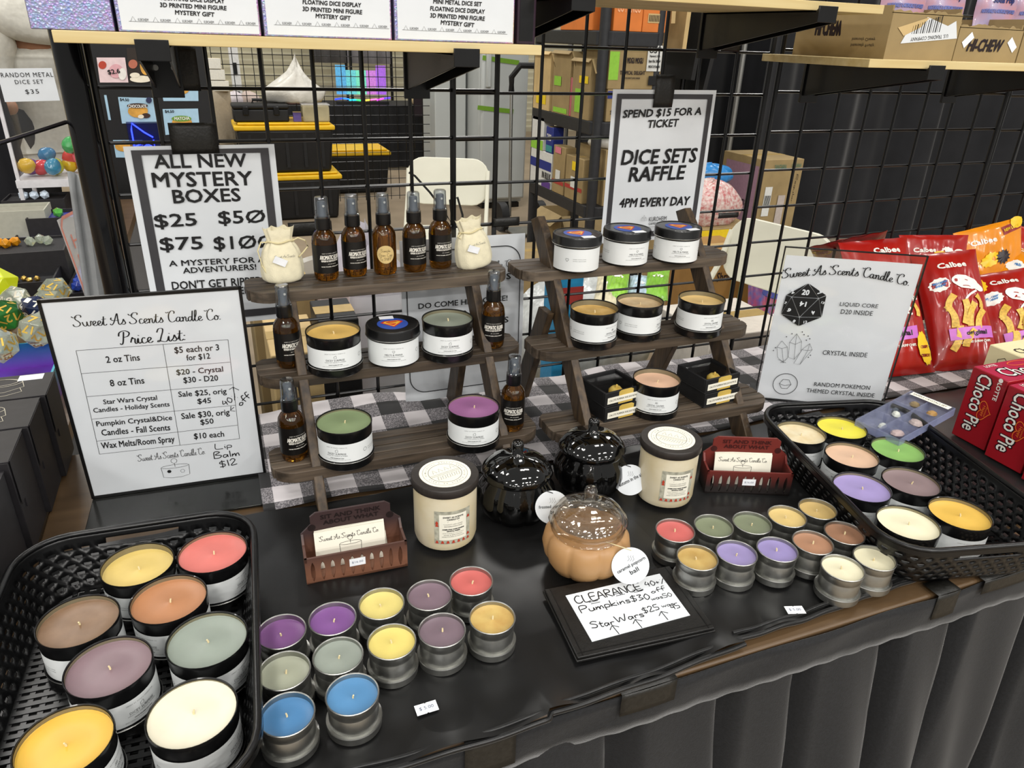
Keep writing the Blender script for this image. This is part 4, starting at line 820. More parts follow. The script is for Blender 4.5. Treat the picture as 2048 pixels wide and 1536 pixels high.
# ---- clearance card in a black folder
LEA = mat('black_leatherette', '#141312', .38, nz=(90, .3), bump=(420, .25))
t = thing('clearance_folder', 'open black leatherette folder holding a handwritten clearance card', 'sign holder', (.3985, .578, .0075), (.03, 0, -.075))
o = MB().box(-.0885, .0885, -.0575, .0575, 0, .0035).build('back_cover', LEA, t, bevel=.001); MB().box(-.087, .087, -.056, .056, .0036, .0072).build('front_cover', LEA, t, bevel=.001)
b = MB()
for sx in (-1, 1): b.box(sx*.080-.0006, sx*.080+.0006, -.055, .055, .0072, .0076)
b.box(-.086, .086, -.0508, -.0498, .0072, .0076); b.build('seam', BLK, t, smooth=0)
cm = t.matrix_basis @ Matrix.Translation((.004, .003, .0074)); pl = Plane(cm)
q = [pl.uv(*p) for p in ((1131, 1192), (1319, 1148), (1380, 1231), (1184, 1284))]
b = MB(); b.T = Matrix.Translation((.004, .003, .0074)); b.prism(q[::-1], 0, .0007); cd_ = b.build('card', PAPER, t, smooth=0)
b = MB(); b.T = Matrix.Translation((.004, .003, .0074)); h = dict(font=H_, wd=.11, z=.0010)
T(pl, b, 'CLEARANCE', (1149, 1202), (1283, 1173), 14, **h); T(pl, b, '40+%', (1289, 1170), (1330, 1162), 10, **h); T(pl, b, 'off', (1300, 1184), (1329, 1176), 9, **h); T(pl, b, 'Pumpkins', (1156, 1222), (1259, 1199), 13, **h); T(pl, b, '$30', (1260, 1199), (1300, 1193), 12, **h); T(pl, b, 'was50', (1301, 1198), (1344, 1189), 8, **h); T(pl, b, 'Star', (1180, 1252), (1228, 1243), 13, **h); T(pl, b, 'Wars', (1230, 1240), (1286, 1227), 13, **h); T(pl, b, '$25', (1284, 1223), (1317, 1214), 11, **h); T(pl, b, 'was', (1322, 1212), (1347, 1207), 8, **h); T(pl, b, '45', (1341, 1216), (1358, 1211), 10, **h)
for x, y in ((1224, 1252), (1270, 1240), (1322, 1224)): L(pl, b, [(x, y), (x+14, y+17)], .0010, z=.001); L(pl, b, [(x-4, y+9), (x, y), (x+14, y+3)], .0010, z=.001)
for x, y in ((1178, 1206), (1182, 1209), (1227, 1190), (1232, 1193), (1264, 1182), (1268, 1186)): L(pl, b, [(x, y), (x+18, y-4)], .0008, z=.001)
b.build('handwriting', INK, cd_, smooth=0)

# ================================================================== printed card holders with cards
def grad(name, c0, c1, z1):
    m = mat(name, c0, .42, nz=None, bump=(2, .0)); nt = m.node_tree; bs = nt.nodes['Principled BSDF']
    tc = nt.nodes.new('ShaderNodeTexCoord'); sp = nt.nodes.new('ShaderNodeSeparateXYZ'); nt.links.new(tc.outputs['Object'], sp.inputs[0]); mr = nt.nodes.new('ShaderNodeMapRange'); mr.inputs[1].default_value = z1*.25; mr.inputs[2].default_value = z1; nt.links.new(sp.outputs[2], mr.inputs[0])
    r = nt.nodes.new('ShaderNodeValToRGB'); r.color_ramp.elements[0].color = (*hexl(c0), 1); r.color_ramp.elements[1].color = (*hexl(c1), 1); nt.links.new(mr.outputs[0], r.inputs[0]); nt.links.new(r.outputs[0], bs.inputs['Base Color']); return m
def card_holder(label, loc, rz, filament, dark, clab, W=.128, D=.042, HF=.040, HB=.079):
    t = thing('card_holder', label, 'card holder', loc, (0, 0, rz), 'printed business card holders')
    b = MB(); th = .003; n = 10; cw = (W-.006)/n; zs = [.004+.030*k/12 for k in range(13)]
    for yy in (-D/2, -D/2+th):
        fl = 1 if yy < -D/2+.001 else -1
        for k in range(n):
            xa = -W/2+.003+k*cw; xc = xa+cw/2
            for i in range(12):
                def hw(z): q = max(0, 1-((z-.019)/.0135)**2); return .0027*q**.5
                for s_ in (-1, 1):
                    x_ = xa if s_ < 0 else xa+cw; b.add([(x_, yy, zs[i]), (xc+s_*hw(zs[i]), yy, zs[i]), (xc+s_*hw(zs[i+1]), yy, zs[i+1]), (x_, yy, zs[i+1])], [(0, 1, 2, 3)])
    for k in range(n):                                          # slot reveals
        xc = -W/2+.003+k*cw+cw/2
        for s_ in (-1, 1): b.surf(lambda u, v: (xc+s_*.0027*max(0, 1-((.0055+.027*u-.019)/.0135)**2)**.5, -D/2+th*v, .0055+.027*u), 10, 1)
    b.box(-W/2, -W/2+.003, -D/2, -D/2+th, 0, HF); b.box(W/2-.003, W/2, -D/2, -D/2+th, 0, HF); b.box(-W/2, W/2, -D/2, -D/2+th, 0, .004); b.box(-W/2, W/2, -D/2, -D/2+th, .034, HF)
    b.build('front_panel', filament, t, smooth=0)
    b = MB()
    for s_ in (-1, 1): b.prism([(-D/2+th, 0), (D/2-th, 0), (D/2-th, HF+.010), (D/2-.012, HF), (-D/2+th, HF)], s_*W/2-(th if s_ > 0 else 0), s_*W/2+(0 if s_ > 0 else th), f=lambda a, c, q: (q, a, c))
    b.box(-W/2, W/2, -D/2, D/2, 0, .003); b.build('tray', filament, t, smooth=0)
    o = MB().prism([(-W/2, 0), (W/2, 0), (W/2, HF+.010), (W/2-.013, HF+.022), (W/2-.013, HB-.005), (W/2-.020, HB), (-W/2+.020, HB), (-W/2+.013, HB-.005), (-W/2+.013, HF+.022), (-W/2, HF+.010)], D/2-th, D/2, f=lambda a, c, q: (a, q, c)).build('back_panel', filament, t, smooth=0)
    b = MB(); f = lambda u, v: (u, D/2-th-.0006, v)
    b.text('SIT AND THINK', 0, .0715, .076, .0062, f, bold=.02); b.text('ABOUT WHAT', 0, .0628, .070, .0062, f, bold=.02)
    for sx in (-1, 1): b.poly(circ(sx*.0500, .058, .0050, 16), f)
    b.build('raised_lettering', dark, o, smooth=0)
    b = MB(); b.box(-.010, .010, -D/2-.0006, -D/2-.0001, .017, .028); b.build('price_sticker', STICK, t, smooth=0); MB().text('$16.00', 0, .0225, .014, .0035, lambda u, v: (u, -D/2-.0008, v)).build('lettering', BLUEINK, t, smooth=0)
    M0 = Matrix.Translation(loc) @ Matrix.Rotation(rz, 4, 'Z')
    for k in range(4):
        mm = M0 @ Matrix.Translation((-.004+.0015*k, .002+.0035*k, .0035)) @ Matrix.Rotation(-.18, 4, 'X') @ Matrix.Rotation(.0-.02*k, 4, 'Y')
        c_ = thing('business_card', clab if k == 0 else clab.replace('front business card', ('second', 'third', 'rearmost')[k-1]+' business card from the front'), 'card', mtx=mm, group='business cards in the '+('brown' if rz > -.2 else 'red')+' holder')
        MB().box(-.0445, .0445, 0, .0005, 0, .051).build('card', CARD, c_, smooth=0)
        if k == 0:
            f = lambda u, v: (u, -.0004, v); q = MB(); q.hand('Sweet As Scents Candle Co.', 0, .0415, .076, .0068, f, S_, .07); candle_logo(q, 0, .030, .014, f, .0005); q.build('lettering', DARKGREY, c_, smooth=0)
    return t
a = P(617, 1170, .006); d = P(815, 1131, .006)
card_holder('copper brown printed card holder with slotted front below the price list', ((a.x+d.x)/2, (a.y+d.y)/2+.021, .0055), math.atan2(d.y-a.y, d.x-a.x), grad('copper_silk_filament', '#7d5440', '#3c2d2d', .05), mat('dark_brown_filament', '#1c1212', .5), 'white front business card standing in the copper brown holder')
a = P(1409, 986, .006); d = P(1578, 992, .006)
card_holder('red and charcoal printed card holder with slotted front beside the bright basket', ((a.x+d.x)/2+.008, (a.y+d.y)/2+.02, .0055), math.atan2(d.y-a.y, d.x-a.x), grad('red_charcoal_filament', '#241f1e', '#6e2a24', .045), mat('dark_red_filament', '#3a1210', .5), 'white front business card standing in the red holder', W=(d-a).length)

# ================================================================== boxed calcite pumpkins
GOLD = mat('gold_foil', '#d9b95e', .35, .2, nz=(30, .1)); CALC = mat('honey_calcite', '#d2a93f', .25, nz=(60, .2), col2='#e6d27e', sss=.2)
def pbox(x, y, z, rz, label, tin_):
    t = thing('pumpkin_box', label, 'box', (x, y, z), (0, 0, rz), 'boxed calcite pumpkins'); w_, d, h = .078, .074, .026; b = MB()
    b.box(-w_/2, w_/2, -d/2, d/2, 0, .002); b.box(-w_/2, w_/2, -d/2, -d/2+.004, .002, h); b.box(-w_/2, w_/2, d/2-.004, d/2, .002, h); b.box(-w_/2, -w_/2+.004, -d/2+.004, d/2-.004, .002, h); b.box(w_/2-.004, w_/2, -d/2+.004, d/2-.004, .002, h); b.build('tray', BLKM, t, bevel=.0006)
    b = MB(); b.box(-.034, .034, -d/2-.0009, -d/2-.0003, .006, .017); l = b.build('label_strip', CARD, t, smooth=0); MB().text('CALCITE PUMPKIN WAS $10 NOW $5', 0, .0115, .062, .0042, lambda u, v: (u, -d/2-.0012, v)).build('lettering', INK, l, smooth=0)
    b = MB(); b.T = Matrix.Translation((.004, 0, 0)); b.prism([(-.015, .002), (.015, .002), (.015, .024), (.010, .0265), (-.010, .0265), (-.015, .024)], -d/2-.0003, -d/2, f=lambda a, c, q: (a, q, c)); b.build('gold_tab', GOLD, t, smooth=0)
    if tin_:
        MB().box(-w_/2+.004, w_/2-.004, -d/2+.004, d/2-.004, h-.004, h-.0035).build('clear_lid', CLEAR, t, smooth=0)
        g = thing('calcite_pumpkin', tin_, 'figurine', (x+.004, y-.012, z+.002), (0, 0, rz), 'honey calcite pumpkins')
        MB().lathe([(0, 0), (.008, .0005), (.0125, .006), (.012, .013), (.007, .018), (.003, .0175), (0, .0165)], 40, fr=lobes(.1, 7)).build('body', CALC, g, smooth=70); MB().tube([(0, 0, .016), (.0005, 0, .0195), (.002, .0005, .0215)], .0016, 6).build('stem', GOLD, g)
for px, py, rz, la in ((1240, 836, .13, 'by the riser leg'), (1436, 808, .10, 'at the far end of the tier')):
    p = P(px, py, TR[0][2]); y = p.y+.034
    pbox(p.x, y, TR[0][2]+.0004, rz, 'lower black pumpkin box in the stack '+la, None); pbox(p.x-.003, y+.002, TR[0][2]+.0268, rz+.03, 'upper black pumpkin box in the stack '+la, 'small golden calcite pumpkin in the box '+la)

# ---- compartment case of crystals
pts = [P(1775, 765, .088), P(1862, 810, .088), P(1800, 878, .074), P(1712, 838, .074)]
u = (pts[2]-pts[3]); v = (pts[0]-pts[3]); m = frame((pts[2]+pts[3])/2, u, v); W, H = u.length, v.length
t = thing('crystal_case', 'clear compartment case of sample crystals leaning on the bright basket', 'case', mtx=m)
b = MB(); PUR = mat('lilac_clear_plastic', '#8f96b8', .15, nz=None, alpha=.4)
b.box(-W/2, W/2, 0, H, -.016, -.0145); [b.box(-W/2+k*W/2-.0006, -W/2+k*W/2+.0006, 0, H, -.0145, -.001) for k in (0, 1, 2)]; [b.box(-W/2, W/2, k*H/3-.0006, k*H/3+.0006, -.0145, -.001) for k in range(4)]; b.build('tray', PUR, t, smooth=0)
MB().box(-W/2, W/2, 0, H, -.001, .0005).build('lid', CLEAR, t, smooth=0); b = MB(); b.box(-W/2+.006, W/2-.004, H-.016, H-.004, .0006, .0009); l = b.build('label_strip', CARD, t, smooth=0); MB().text('SAMPLE CRYSTALS SET', 0, H-.010, W*.75, .005, flat(.0012)).build('lettering', INK, l, smooth=0)
rc = random.Random(3)
for k, (uu, vv, col, rr, lb) in enumerate(((.24, .80, '#b48a4a', .008, 'amber'), (-.2, .84, '#8f7a52', .008, 'brown'), (.25, .5, '#b9a8a4', .011, 'pale pink'), (-.2, .5, '#d8dcd2', .008, 'clear white'), (-.3, .56, '#3d4652', .007, 'dark grey'), (-.1, .18, '#c9cdc8', .007, 'milky'), (.25, .17, '#bda9a8', .010, 'rose'))):
    mm = m @ Matrix.Translation((uu*W, vv*H, -.010)); g = MB().lathe([(0, -.004), (rr*.7, -.003), (rr, 0), (rr*.75, .004), (rr*.3, .006), (0, .006)], 9, fr=lambda a, r, z: 1+.14*sin(2*a+k)).build('crystal', mat('crystal_%s' % lb.replace(' ', '_'), col, .15, nz=(80, .2)), smooth=0)
    g.matrix_world = mm; tag(g, lb+' tumbled crystal inside the compartment case', 'crystal', 'sample crystals in the case')
# ================================================================== snack packets and cartons on the table
CRED = mat('glossy_red_foil', '#9e1712', .26, nz=(20, .1), coat=.2); CORG = mat('glossy_orange_foil', '#e08a14', .24, nz=(20, .1), coat=.4); CYEL = mat('print_yellow', '#ecc21e', .35); CWHT = mat('print_white', '#eeeae2', .35); CPNK = mat('print_lilac', '#c46cc4', .35); CSKY = mat('print_sky_blue', '#3f86c8', .4); CCHIP = mat('print_chip_gold', '#dcb24a', .4, nz=(220, .25)); CDRK = mat('print_dark', '#20141a', .4); DRED = mat('print_dark_red', '#8a1712', .4)
def frame_v(org, v, u): v = Vector(v).normalized(); u = Vector(u); u = (u-v*u.dot(v)).normalized(); return frame(org, u, v)
def packet(label, bot, z0, top, ytop, w_, foil, prints, bulge=.028, yaw=.4, group='shrimp crisp packets', name='crisp_packet', h=None, seed=0):
    o = P(*bot, z0); tp = PY(*top, ytop); v = tp-o; H = h or v.length; m = frame_v(o, v, (cos(yaw), -sin(yaw), 0)); t = thing(name, label, 'packet', mtx=m, group=group)
    def f(u, v, s=1, off=0):                      # u -.5...5, v 0..1
        e = max(0, cos(pi*u))**.55*max(0, sin(pi*min(1, max(0, v))))**.45
        wr = .0022*sin(23*v+9*u+seed)*sin(14*u+seed)+.0016*sin(40*u-11*v+seed*2)
        x = u*w_*(1-.07*max(0, sin(pi*v))**.6); return (x, v*H, s*(bulge*e+wr*e+off)+.0006*s+(.0012*sin(u*150) if v < .02 or v > .98 else 0))
    b = MB(); b.surf(lambda u, v: f(u-.5, v), 28, 30); b.surf(lambda u, v: f(.5-u, v, -1), 28, 30); b.build('pouch', foil, t, smooth=70)
    groups = {}
    for pr in prints: groups.setdefault(pr[:2], []).append(pr[2:])
    for gi, (k, items) in enumerate(groups.items()):
        b = MB(); mp = lambda x, y, gi=gi: f(x/w_, y/H, 1, .0009+.00035*gi)
        for it in items:
            if it[0] == 'text': b.text(it[1], it[2]*w_, it[3]*H, it[4]*w_, it[5]*H, mp, bold=.03, ang=it[6] if len(it) > 6 else 0)
            elif it[0] == 'blob':
                cx_, cy_, rx, ry = it[1]*w_, it[2]*H, it[3]*w_, it[4]*w_; n = 24; an = it[5] if len(it) > 5 else 0; sp = it[6] if len(it) > 6 else 0; pts = []
                for q in range(n):
                    a = 2*pi*q/n; rr = 1+sp*(1 if q % 2 else -1); x, y = rx*rr*cos(a), ry*rr*sin(a); pts.append((cx_+x*cos(an)-y*sin(an), cy_+x*sin(an)+y*cos(an)))
                b.add([mp(cx_, cy_)]+[mp(*q) for q in pts], [(0, q+1, (q+1) % n+1) for q in range(n)])
            elif it[0] == 'bar':
                (x0, y0), (x1, y1), wd = it[1], it[2], it[3]; q = [((x0+(x1-x0)*i/8)*w_+.006*sin(pi*i/8)*(it[4] if len(it) > 4 else 0), (y0+(y1-y0)*i/8)*H) for i in range(9)]; b.stroke(q, wd*w_, mp)
        nm, mt = k; b.build(nm, mt, t, smooth=70)
    return t
LOGO = ('logo_lettering', CWHT); CH = ('crisp_print', CCHIP); SHR = ('shrimp_print', CWHT); BUB = ('bubble_print', CWHT); BTX = ('bubble_lettering', CSKY); LAB = ('flavour_band', CPNK); LTX = ('flavour_lettering', CDRK); STARB = ('burst_print', CYEL); BTR = ('burst_lettering', DRED)
def shrimp_prints(flip=1, crunchy=True):
    p = [LOGO+('text', 'Calbee', .0, .86, .42, .045), BUB+('blob', -.26*flip, .70, .15, .10, .2, .06), BTX+('text', 'WILD-CAUGHT', -.26*flip, .715, .2, .018, .15), BTX+('text', 'SHRIMP', -.26*flip, .69, .14, .018, .15),
         SHR+('blob', .12*flip, .70, .21, .105, -.3), SHR+('blob', .28*flip, .66, .14, .06, -.5), SHR+('bar', (.26, .62), (.05, .55), .03, -1), ('shrimp_stripe', CRED)+('bar', (.03*flip, .73), (.2*flip, .69), .012, 1), ('shrimp_stripe', CRED)+('bar', (.06*flip, .67), (.22*flip, .64), .010, 1)]
    for a, c, wd, k in (((-.22, .52), (-.16, .36), .07, 1), ((-.1, .60), (-.2, .5), .07, -1), ((.02, .55), (-.03, .38), .075, 1), ((.16, .52), (.04, .36), .075, -1), ((.28, .46), (.14, .34), .075, -1), ((-.1, .34), (-.22, .18), .075, 1), ((.1, .3), (-.06, .2), .075, -1), ((.2, .58), (.24, .5), .06, 1)): p.append(CH+('bar', (a[0]*1.15, a[1]), (c[0]*1.15, c[1]-.03), wd*1.35, k))
    p += [LAB+('bar', (-.28, .275), (.42, .275), .17), LTX+('text', 'original', .12, .27, .34, .045), LOGO+('text', 'FLAVORED SHRIMP CHIPS', .1, .205, .5, .017)]
    if crunchy: p += [STARB+('blob', .36, .14, .13, .2, 0, .06), BTR+('text', 'CRISPY', .36, .16, .15, .02), BTR+('text', 'CRUNCHY', .36, .11, .17, .02)]
    return p
packet('red shrimp crisp packet right behind the acrylic sign, with a yellow crunchy burst', (1800, 752), .008, (1745, 480), 1.18, .165, CRED, [LOGO+('text', 'Calbee', .1, .9, .4, .04), ('shrimp_lettering', CWHT)+('text', 'Shrimp', .18, .60, .4, .05), ('shrimp_lettering', CWHT)+('text', 'Chips', .26, .535, .3, .05), SHR+('blob', .10, .44, .16, .12), ('shrimp_body', DRED)+('blob', .13, .42, .14, .10), CH+('bar', (-.2, .34), (.1, .42), .06, 1), CH+('bar', (.3, .5), (.36, .4), .06, 1), LAB+('bar', (-.3, .27), (.28, .29), .16), LTX+('text', 'original', -.02, .28, .4, .045), LOGO+('text', 'FLAVORED SHRIMP CHIPS', -.02, .2, .5, .017), STARB+('blob', .36, .17, .10, .22, .15, .05), BTR+('text', 'CRISPY', .36, .18, .13, .02), BTR+('text', 'CRUNCHY', .36, .12, .15, .02)], bulge=.03, yaw=.25, seed=1)
packet('red shrimp crisp packet reading original, standing in front of the others', (1935, 738), .012, (1885, 505), 1.14, .150, CRED, shrimp_prints(1, False), bulge=.034, yaw=.42, seed=2)
packet('red shrimp crisp packet with a yellow corner patch, leaning behind the cream carton', (2052, 735), .012, (1988, 545), 1.10, .155, CRED, shrimp_prints(1, False)+[STARB+('blob', -.38, .86, .12, .12, .5, .08), BTR+('text', 'NEW', -.38, .87, .12, .03)], bulge=.034, yaw=.5, seed=3)
packet('red crisp packet lying behind, peeping over the front packets', (1862, 640), .06, (1868, 470), 1.215, .185, CRED, [LOGO+('text', 'Calbee', -.2, .82, .3, .05), BUB+('blob', .12, .78, .11, .08, 0, .06), BTX+('text', 'WILD', .12, .785, .1, .02), SHR+('blob', .34, .74, .14, .09, -.3), STARB+('blob', .0, .74, .12, .07, 0, .03), BTR+('text', 'NEW LOOK', .0, .745, .17, .025)], bulge=.022, yaw=.2, seed=4)
packet('orange crisp packet at the back of the pile', (1985, 620), .06, (1975, 450), 1.215, .19, CORG, [LOGO+('text', 'Calbee', -.15, .84, .36, .055), ('burst_band', DRED)+('bar', (.15, .90), (.46, .93), .10), ('burst_lettering', CYEL)+('text', 'NEW LOOK', .3, .915, .26, .03, .08), STARB+('blob', -.1, .62, .14, .08, .3, .08), ('splash_print', CDRK)+('blob', .1, .62, .1, .08, .3, .2), STARB+('blob', .4, .96, .1, .07)], bulge=.022, yaw=.2, seed=5)
packet('orange crisp packet in front of the other orange one, cut by the picture edge', (2050, 660), .05, (2055, 500), 1.185, .17, CORG, [LOGO+('text', 'Calbee', .0, .93, .4, .05), BUB+('blob', -.25, .68, .14, .10, .2, .06), BTX+('text', 'WILD', -.25, .69, .14, .03), SHR+('blob', .05, .66, .14, .09)], bulge=.026, yaw=.35, seed=6)
packet('dark red crisp packet at the picture edge behind the orange ones', (2070, 600), .08, (2085, 462), 1.22, .15, CRED, [LOGO+('text', 'Calbee', .0, .8, .5, .05)], bulge=.02, yaw=.3, seed=7)
packet('red crisp packet with yellow corner lying flat behind the acrylic sign', (1700, 560), .04, (1695, 478), 1.21, .16, CRED, [STARB+('blob', -.36, .9, .14, .12), BTR+('text', 'CRISPY', -.36, .9, .15, .05), ('white_band', CWHT)+('bar', (-.05, .75), (-.02, .95), .06), LOGO+('text', 'Calbee', .15, .7, .3, .08)], bulge=.016, yaw=.1, seed=8)

# ---- choco pie cartons
CP = mat('crimson_carton', '#9c1722', .32, nz=(12, .06), coat=.2); CPT = mat('magenta_carton_top', '#ae1540', .32, nz=(12, .05), coat=.2); CRM = mat('cream_carton', '#ddd3a8', .4, nz=(12, .04)); ORG2 = mat('heart_orange', '#e0702c', .45)
def carton(label, x, y0, y1, z1, Lx, main, top, name='snack_carton', lid_text=None, side=True, z0=.006, x_sh=0):
    t = thing(name, label, 'box', (x, (y0+y1)/2, z0), (0, 0, -.0), 'crimson and cream biscuit cartons'); w_ = y1-y0; h = z1-z0
    MB().box(0, Lx, -w_/2, w_/2, 0, h).build('carton', [main], t, bevel=.0012)
    MB().box(.0008, Lx-.0008, -w_/2+.0008, w_/2-.0008, h-.0002, h+.0003).build('top_face', top, t, smooth=0)
    side_f = lambda a, c: (-.0005, a, c)          # left face: a along -y.., c up
    if side:
        f = lambda d: (lambda u, v: (-d, -v, h*.53-u))        # text runs downwards
        b = MB(); b.text('Choco Pie', -.004, -w_*.08, h*.80, w_*.40, f(.0007), bold=.032); b.build('lettering_shadow', CDRK, t, smooth=0)
        b = MB(); b.text('Choco Pie', -.004, -w_*.08, h*.80, w_*.38, f(.0012), bold=.008); b.build('lettering', CWHT, t, smooth=0)
        b = MB(); b.text('LOTTE', -.040*h/.14, w_*.32, h*.24, w_*.11, f(.0010), bold=.02); b.poly([f(.001)(-.062*h/.14+.004*cos(a*pi/6), w_*.32+.004*sin(a*pi/6)) for a in range(12)], lambda *q: q); b.build('brand_lettering', CWHT, t, smooth=0)
        hp = [(.018*16*sin(q*pi/12)**3/16, .016*(13*cos(q*pi/12)-5*cos(q*pi/6)-2*cos(q*pi/4)-cos(q*pi/3))/16) for q in range(24)]
        b = MB(); b.stroke([(p[0]+.004, p[1]-w_*.16) for p in hp], .0016, lambda u, v: (-.0012, v*.8-w_*.02, h*.53-u), closed=True); b.text('Happy', .004, w_*.13, .02, .006, f(.0012), bold=.01); b.text('Promise', .004, w_*.21, .018, .004, f(.0012)); b.build('heart_print', ORG2, t, smooth=0)
    if lid_text:
        g = lambda d: (lambda u, v: (u+Lx*.5, v, h+d)); b = MB(); b.text('Choco Pie', .006, -w_*.06, Lx*.86, w_*.48, g(.0006), bold=.032); b.build('top_lettering_shadow', CDRK, t, smooth=0)
        b = MB(); b.text('Choco Pie', .006, -w_*.06, Lx*.86, w_*.46, g(.0009), bold=.008); b.text('LOTTE', -Lx*.34, w_*.36, .028, .007, g(.0009), bold=.02); b.build('top_lettering', CWHT, t, smooth=0)
        b = MB(); b.stroke([(.0+.024*cos(q*pi/12), w_*.3+.008*sin(q*pi/12)) for q in range(24)], .0016, g(.0007), closed=True); b.build('top_heart_print', ORG2, t, smooth=0)
    return t
x1 = X1 = P(1947, 733, .14).x
carton('crimson snack carton farthest back of the three, its top panel showing', P(1947, 733, .14).x, P(2010, 765, .14).y, P(1947, 733, .14).y, .14, .185, CP, CPT, lid_text=True)
carton('crimson snack carton in the middle of the three standing by the basket', P(2018, 770, .14).x, P(2018, 770, .14).y-.066, P(2018, 770, .14).y, .14, .185, CP, CPT, lid_text=True)
carton('crimson snack carton nearest the viewer, mostly outside the picture edge', P(2018, 770, .14).x-.012, P(2018, 770, .14).y-.144, P(2018, 770, .14).y-.076, .14, .185, CP, CPT, lid_text=True)
t = carton('cream snack carton standing behind the crimson ones', P(1982, 690, .135).x, P(1947, 733, .14).y+.004, P(1982, 690, .135).y+.002, .135, .185, CRM, CRM, side=False)
b = MB(); w_ = .07; hh = .129
b.text('Choco', .05, -.006, .07, .02, lambda u, v: (u, v, hh+.0006), bold=.01); b.stroke(circ(.10, .01, .014, 12), .001, lambda u, v: (u, v, hh+.0006), closed=True); b.stroke([(-.010, .09), (-.012, .105), (.0, .115), (.012, .108), (.010, .09), (0, .086), (-.010, .09)], .0012, lambda u, v: (-.0006, u, v)); b.build('lettering', CDRK, t, smooth=0)

# ================================================================== cartons and sweets on the low pine shelf
def kbox(label, x0, x1, y0, y1, z0, h, mt=KRAFT, cat='box', name='cardboard_carton', group='brown sweet cartons on the low shelf', parts=None, side=None):
    t = thing(name, label, cat, (x0, y0, z0), (0, 0, 0), group); W, D = x1-x0, y1-y0; b = MB(); q = .003
    b.box(0, W, 0, D, 0, q); b.box(0, W, 0, q, q, h); b.box(0, W, D-q, D, q, h*1.2); b.box(0, q, q, D-q, q, h*1.15); b.box(W-q, W, q, D-q, q, h*1.15); b.build('carton', mt, t, smooth=0)
    # torn front edge
    rr = random.Random(int(x0*1000)); pts = [(0, h-.001)]+[(W*k/22, h+rr.uniform(.0, .006)) for k in range(23)]+[(W, h-.001)]; MB().prism(pts, 0, .0028, f=lambda a, c, qq: (a, qq, c)).build('torn_edge', mt, t, smooth=0)
    return t, W, D
bx0 = PY(1767, 115, .985).x; bxm = PY(1905, 118, .985).x; bx1 = PY(2030, 122, .985).x
t, W, D = kbox('opened brown sweet carton with a torn shipping label on its front', bx0, bxm-.002, .985, 1.2, S3Z, .068); pl = Plane(frame((bx0, .985, S3Z), (1, 0, 0), (0, 0, 1)))
f = lambda u, v: (u, -.0008, v); f2 = lambda u, v: (u, -.0011, v)
b = MB(); b.poly([pl.uv(*p) for p in ((1800, 87), (1913, 77), (1912, 42), (1895, 52), (1855, 34), (1840, 55), (1810, 70))][::-1], f); l = b.build('shipping_label', PAPER, t, smooth=0)
b = MB(); cx_, cy_, w_, h, a = pl.line((1895, 72), (1820, 79), 7); b.text('U.S. TRADING COMPANY', cx_, cy_, w_, h, f2, ang=a)
for k in range(14):
    u0, v0 = pl.uv(1822+k*4.2, 68-k*.3); b.poly([(u0, v0), (u0+.0007*(1+k % 3), v0), (u0+.0007*(1+k % 3), v0+.012+.001*k), (u0, v0+.012+.001*k)], f2)
b.build('lettering', INK, l, smooth=0); b = MB(); b.poly([pl.uv(*p) for p in ((1795, 55), (1860, 34), (1840, 55), (1806, 72))], f2); b.build('peeled_flap', KRAFT2, l, smooth=0)
# its left side print, seen upside down
g = lambda u, v: (-.0006, u, v); b = MB(); b.text('HI-CHEW', .135, .045, .06, .022, g, bold=.035, ang=pi); b.build('side_lettering', CDRK, t, smooth=0); b = MB(); b.text('Intensely Fruity', .05, .020, .05, .006, g, ang=pi); b.text('Intensely Chewy', .05, .029, .05, .006, g, ang=pi); b.build('side_slogan', CDRK, t, smooth=0)
t, W, D = kbox('opened brown sweet carton printed with a bold fruit chew logo', bxm, bx1, .985, 1.2, S3Z, .052); pl = Plane(frame((bxm, .985, S3Z), (1, 0, 0), (0, 0, 1)))
b = MB(); cx_, cy_, w_, h, a = pl.line((1935, 90), (2005, 92), 22); b.text('HI-CHEW', cx_, cy_, w_, h, f, bold=.028, shear=.3, ang=a); b.build('lettering', CDRK, t, smooth=0)
for px, py, a in ((1935, 80, .75), (2023, 90, -.7)): 
    u0, v0 = pl.uv(px, py); b = MB(); r = Matrix.Rotation(a, 2); b.poly([tuple(Vector((u0, v0))+r @ Vector(q)) for q in ((-.012, -.006), (.012, -.006), (.012, .006), (-.012, .006))], f2); b.build('price_sticker', STICK, t, smooth=0)
t, W, D = kbox('third brown sweet carton running off the picture edge', bx1+.003, bx1+.2, .985, 1.2, S3Z, .06)
SODA = mat('soda_foil_sky', '#7f9fd0', .25, nz=(14, .3), col2='#d08a86', coat=.3); SODR = mat('soda_foil_crimson', '#7a1130', .25, nz=(14, .2), coat=.3)
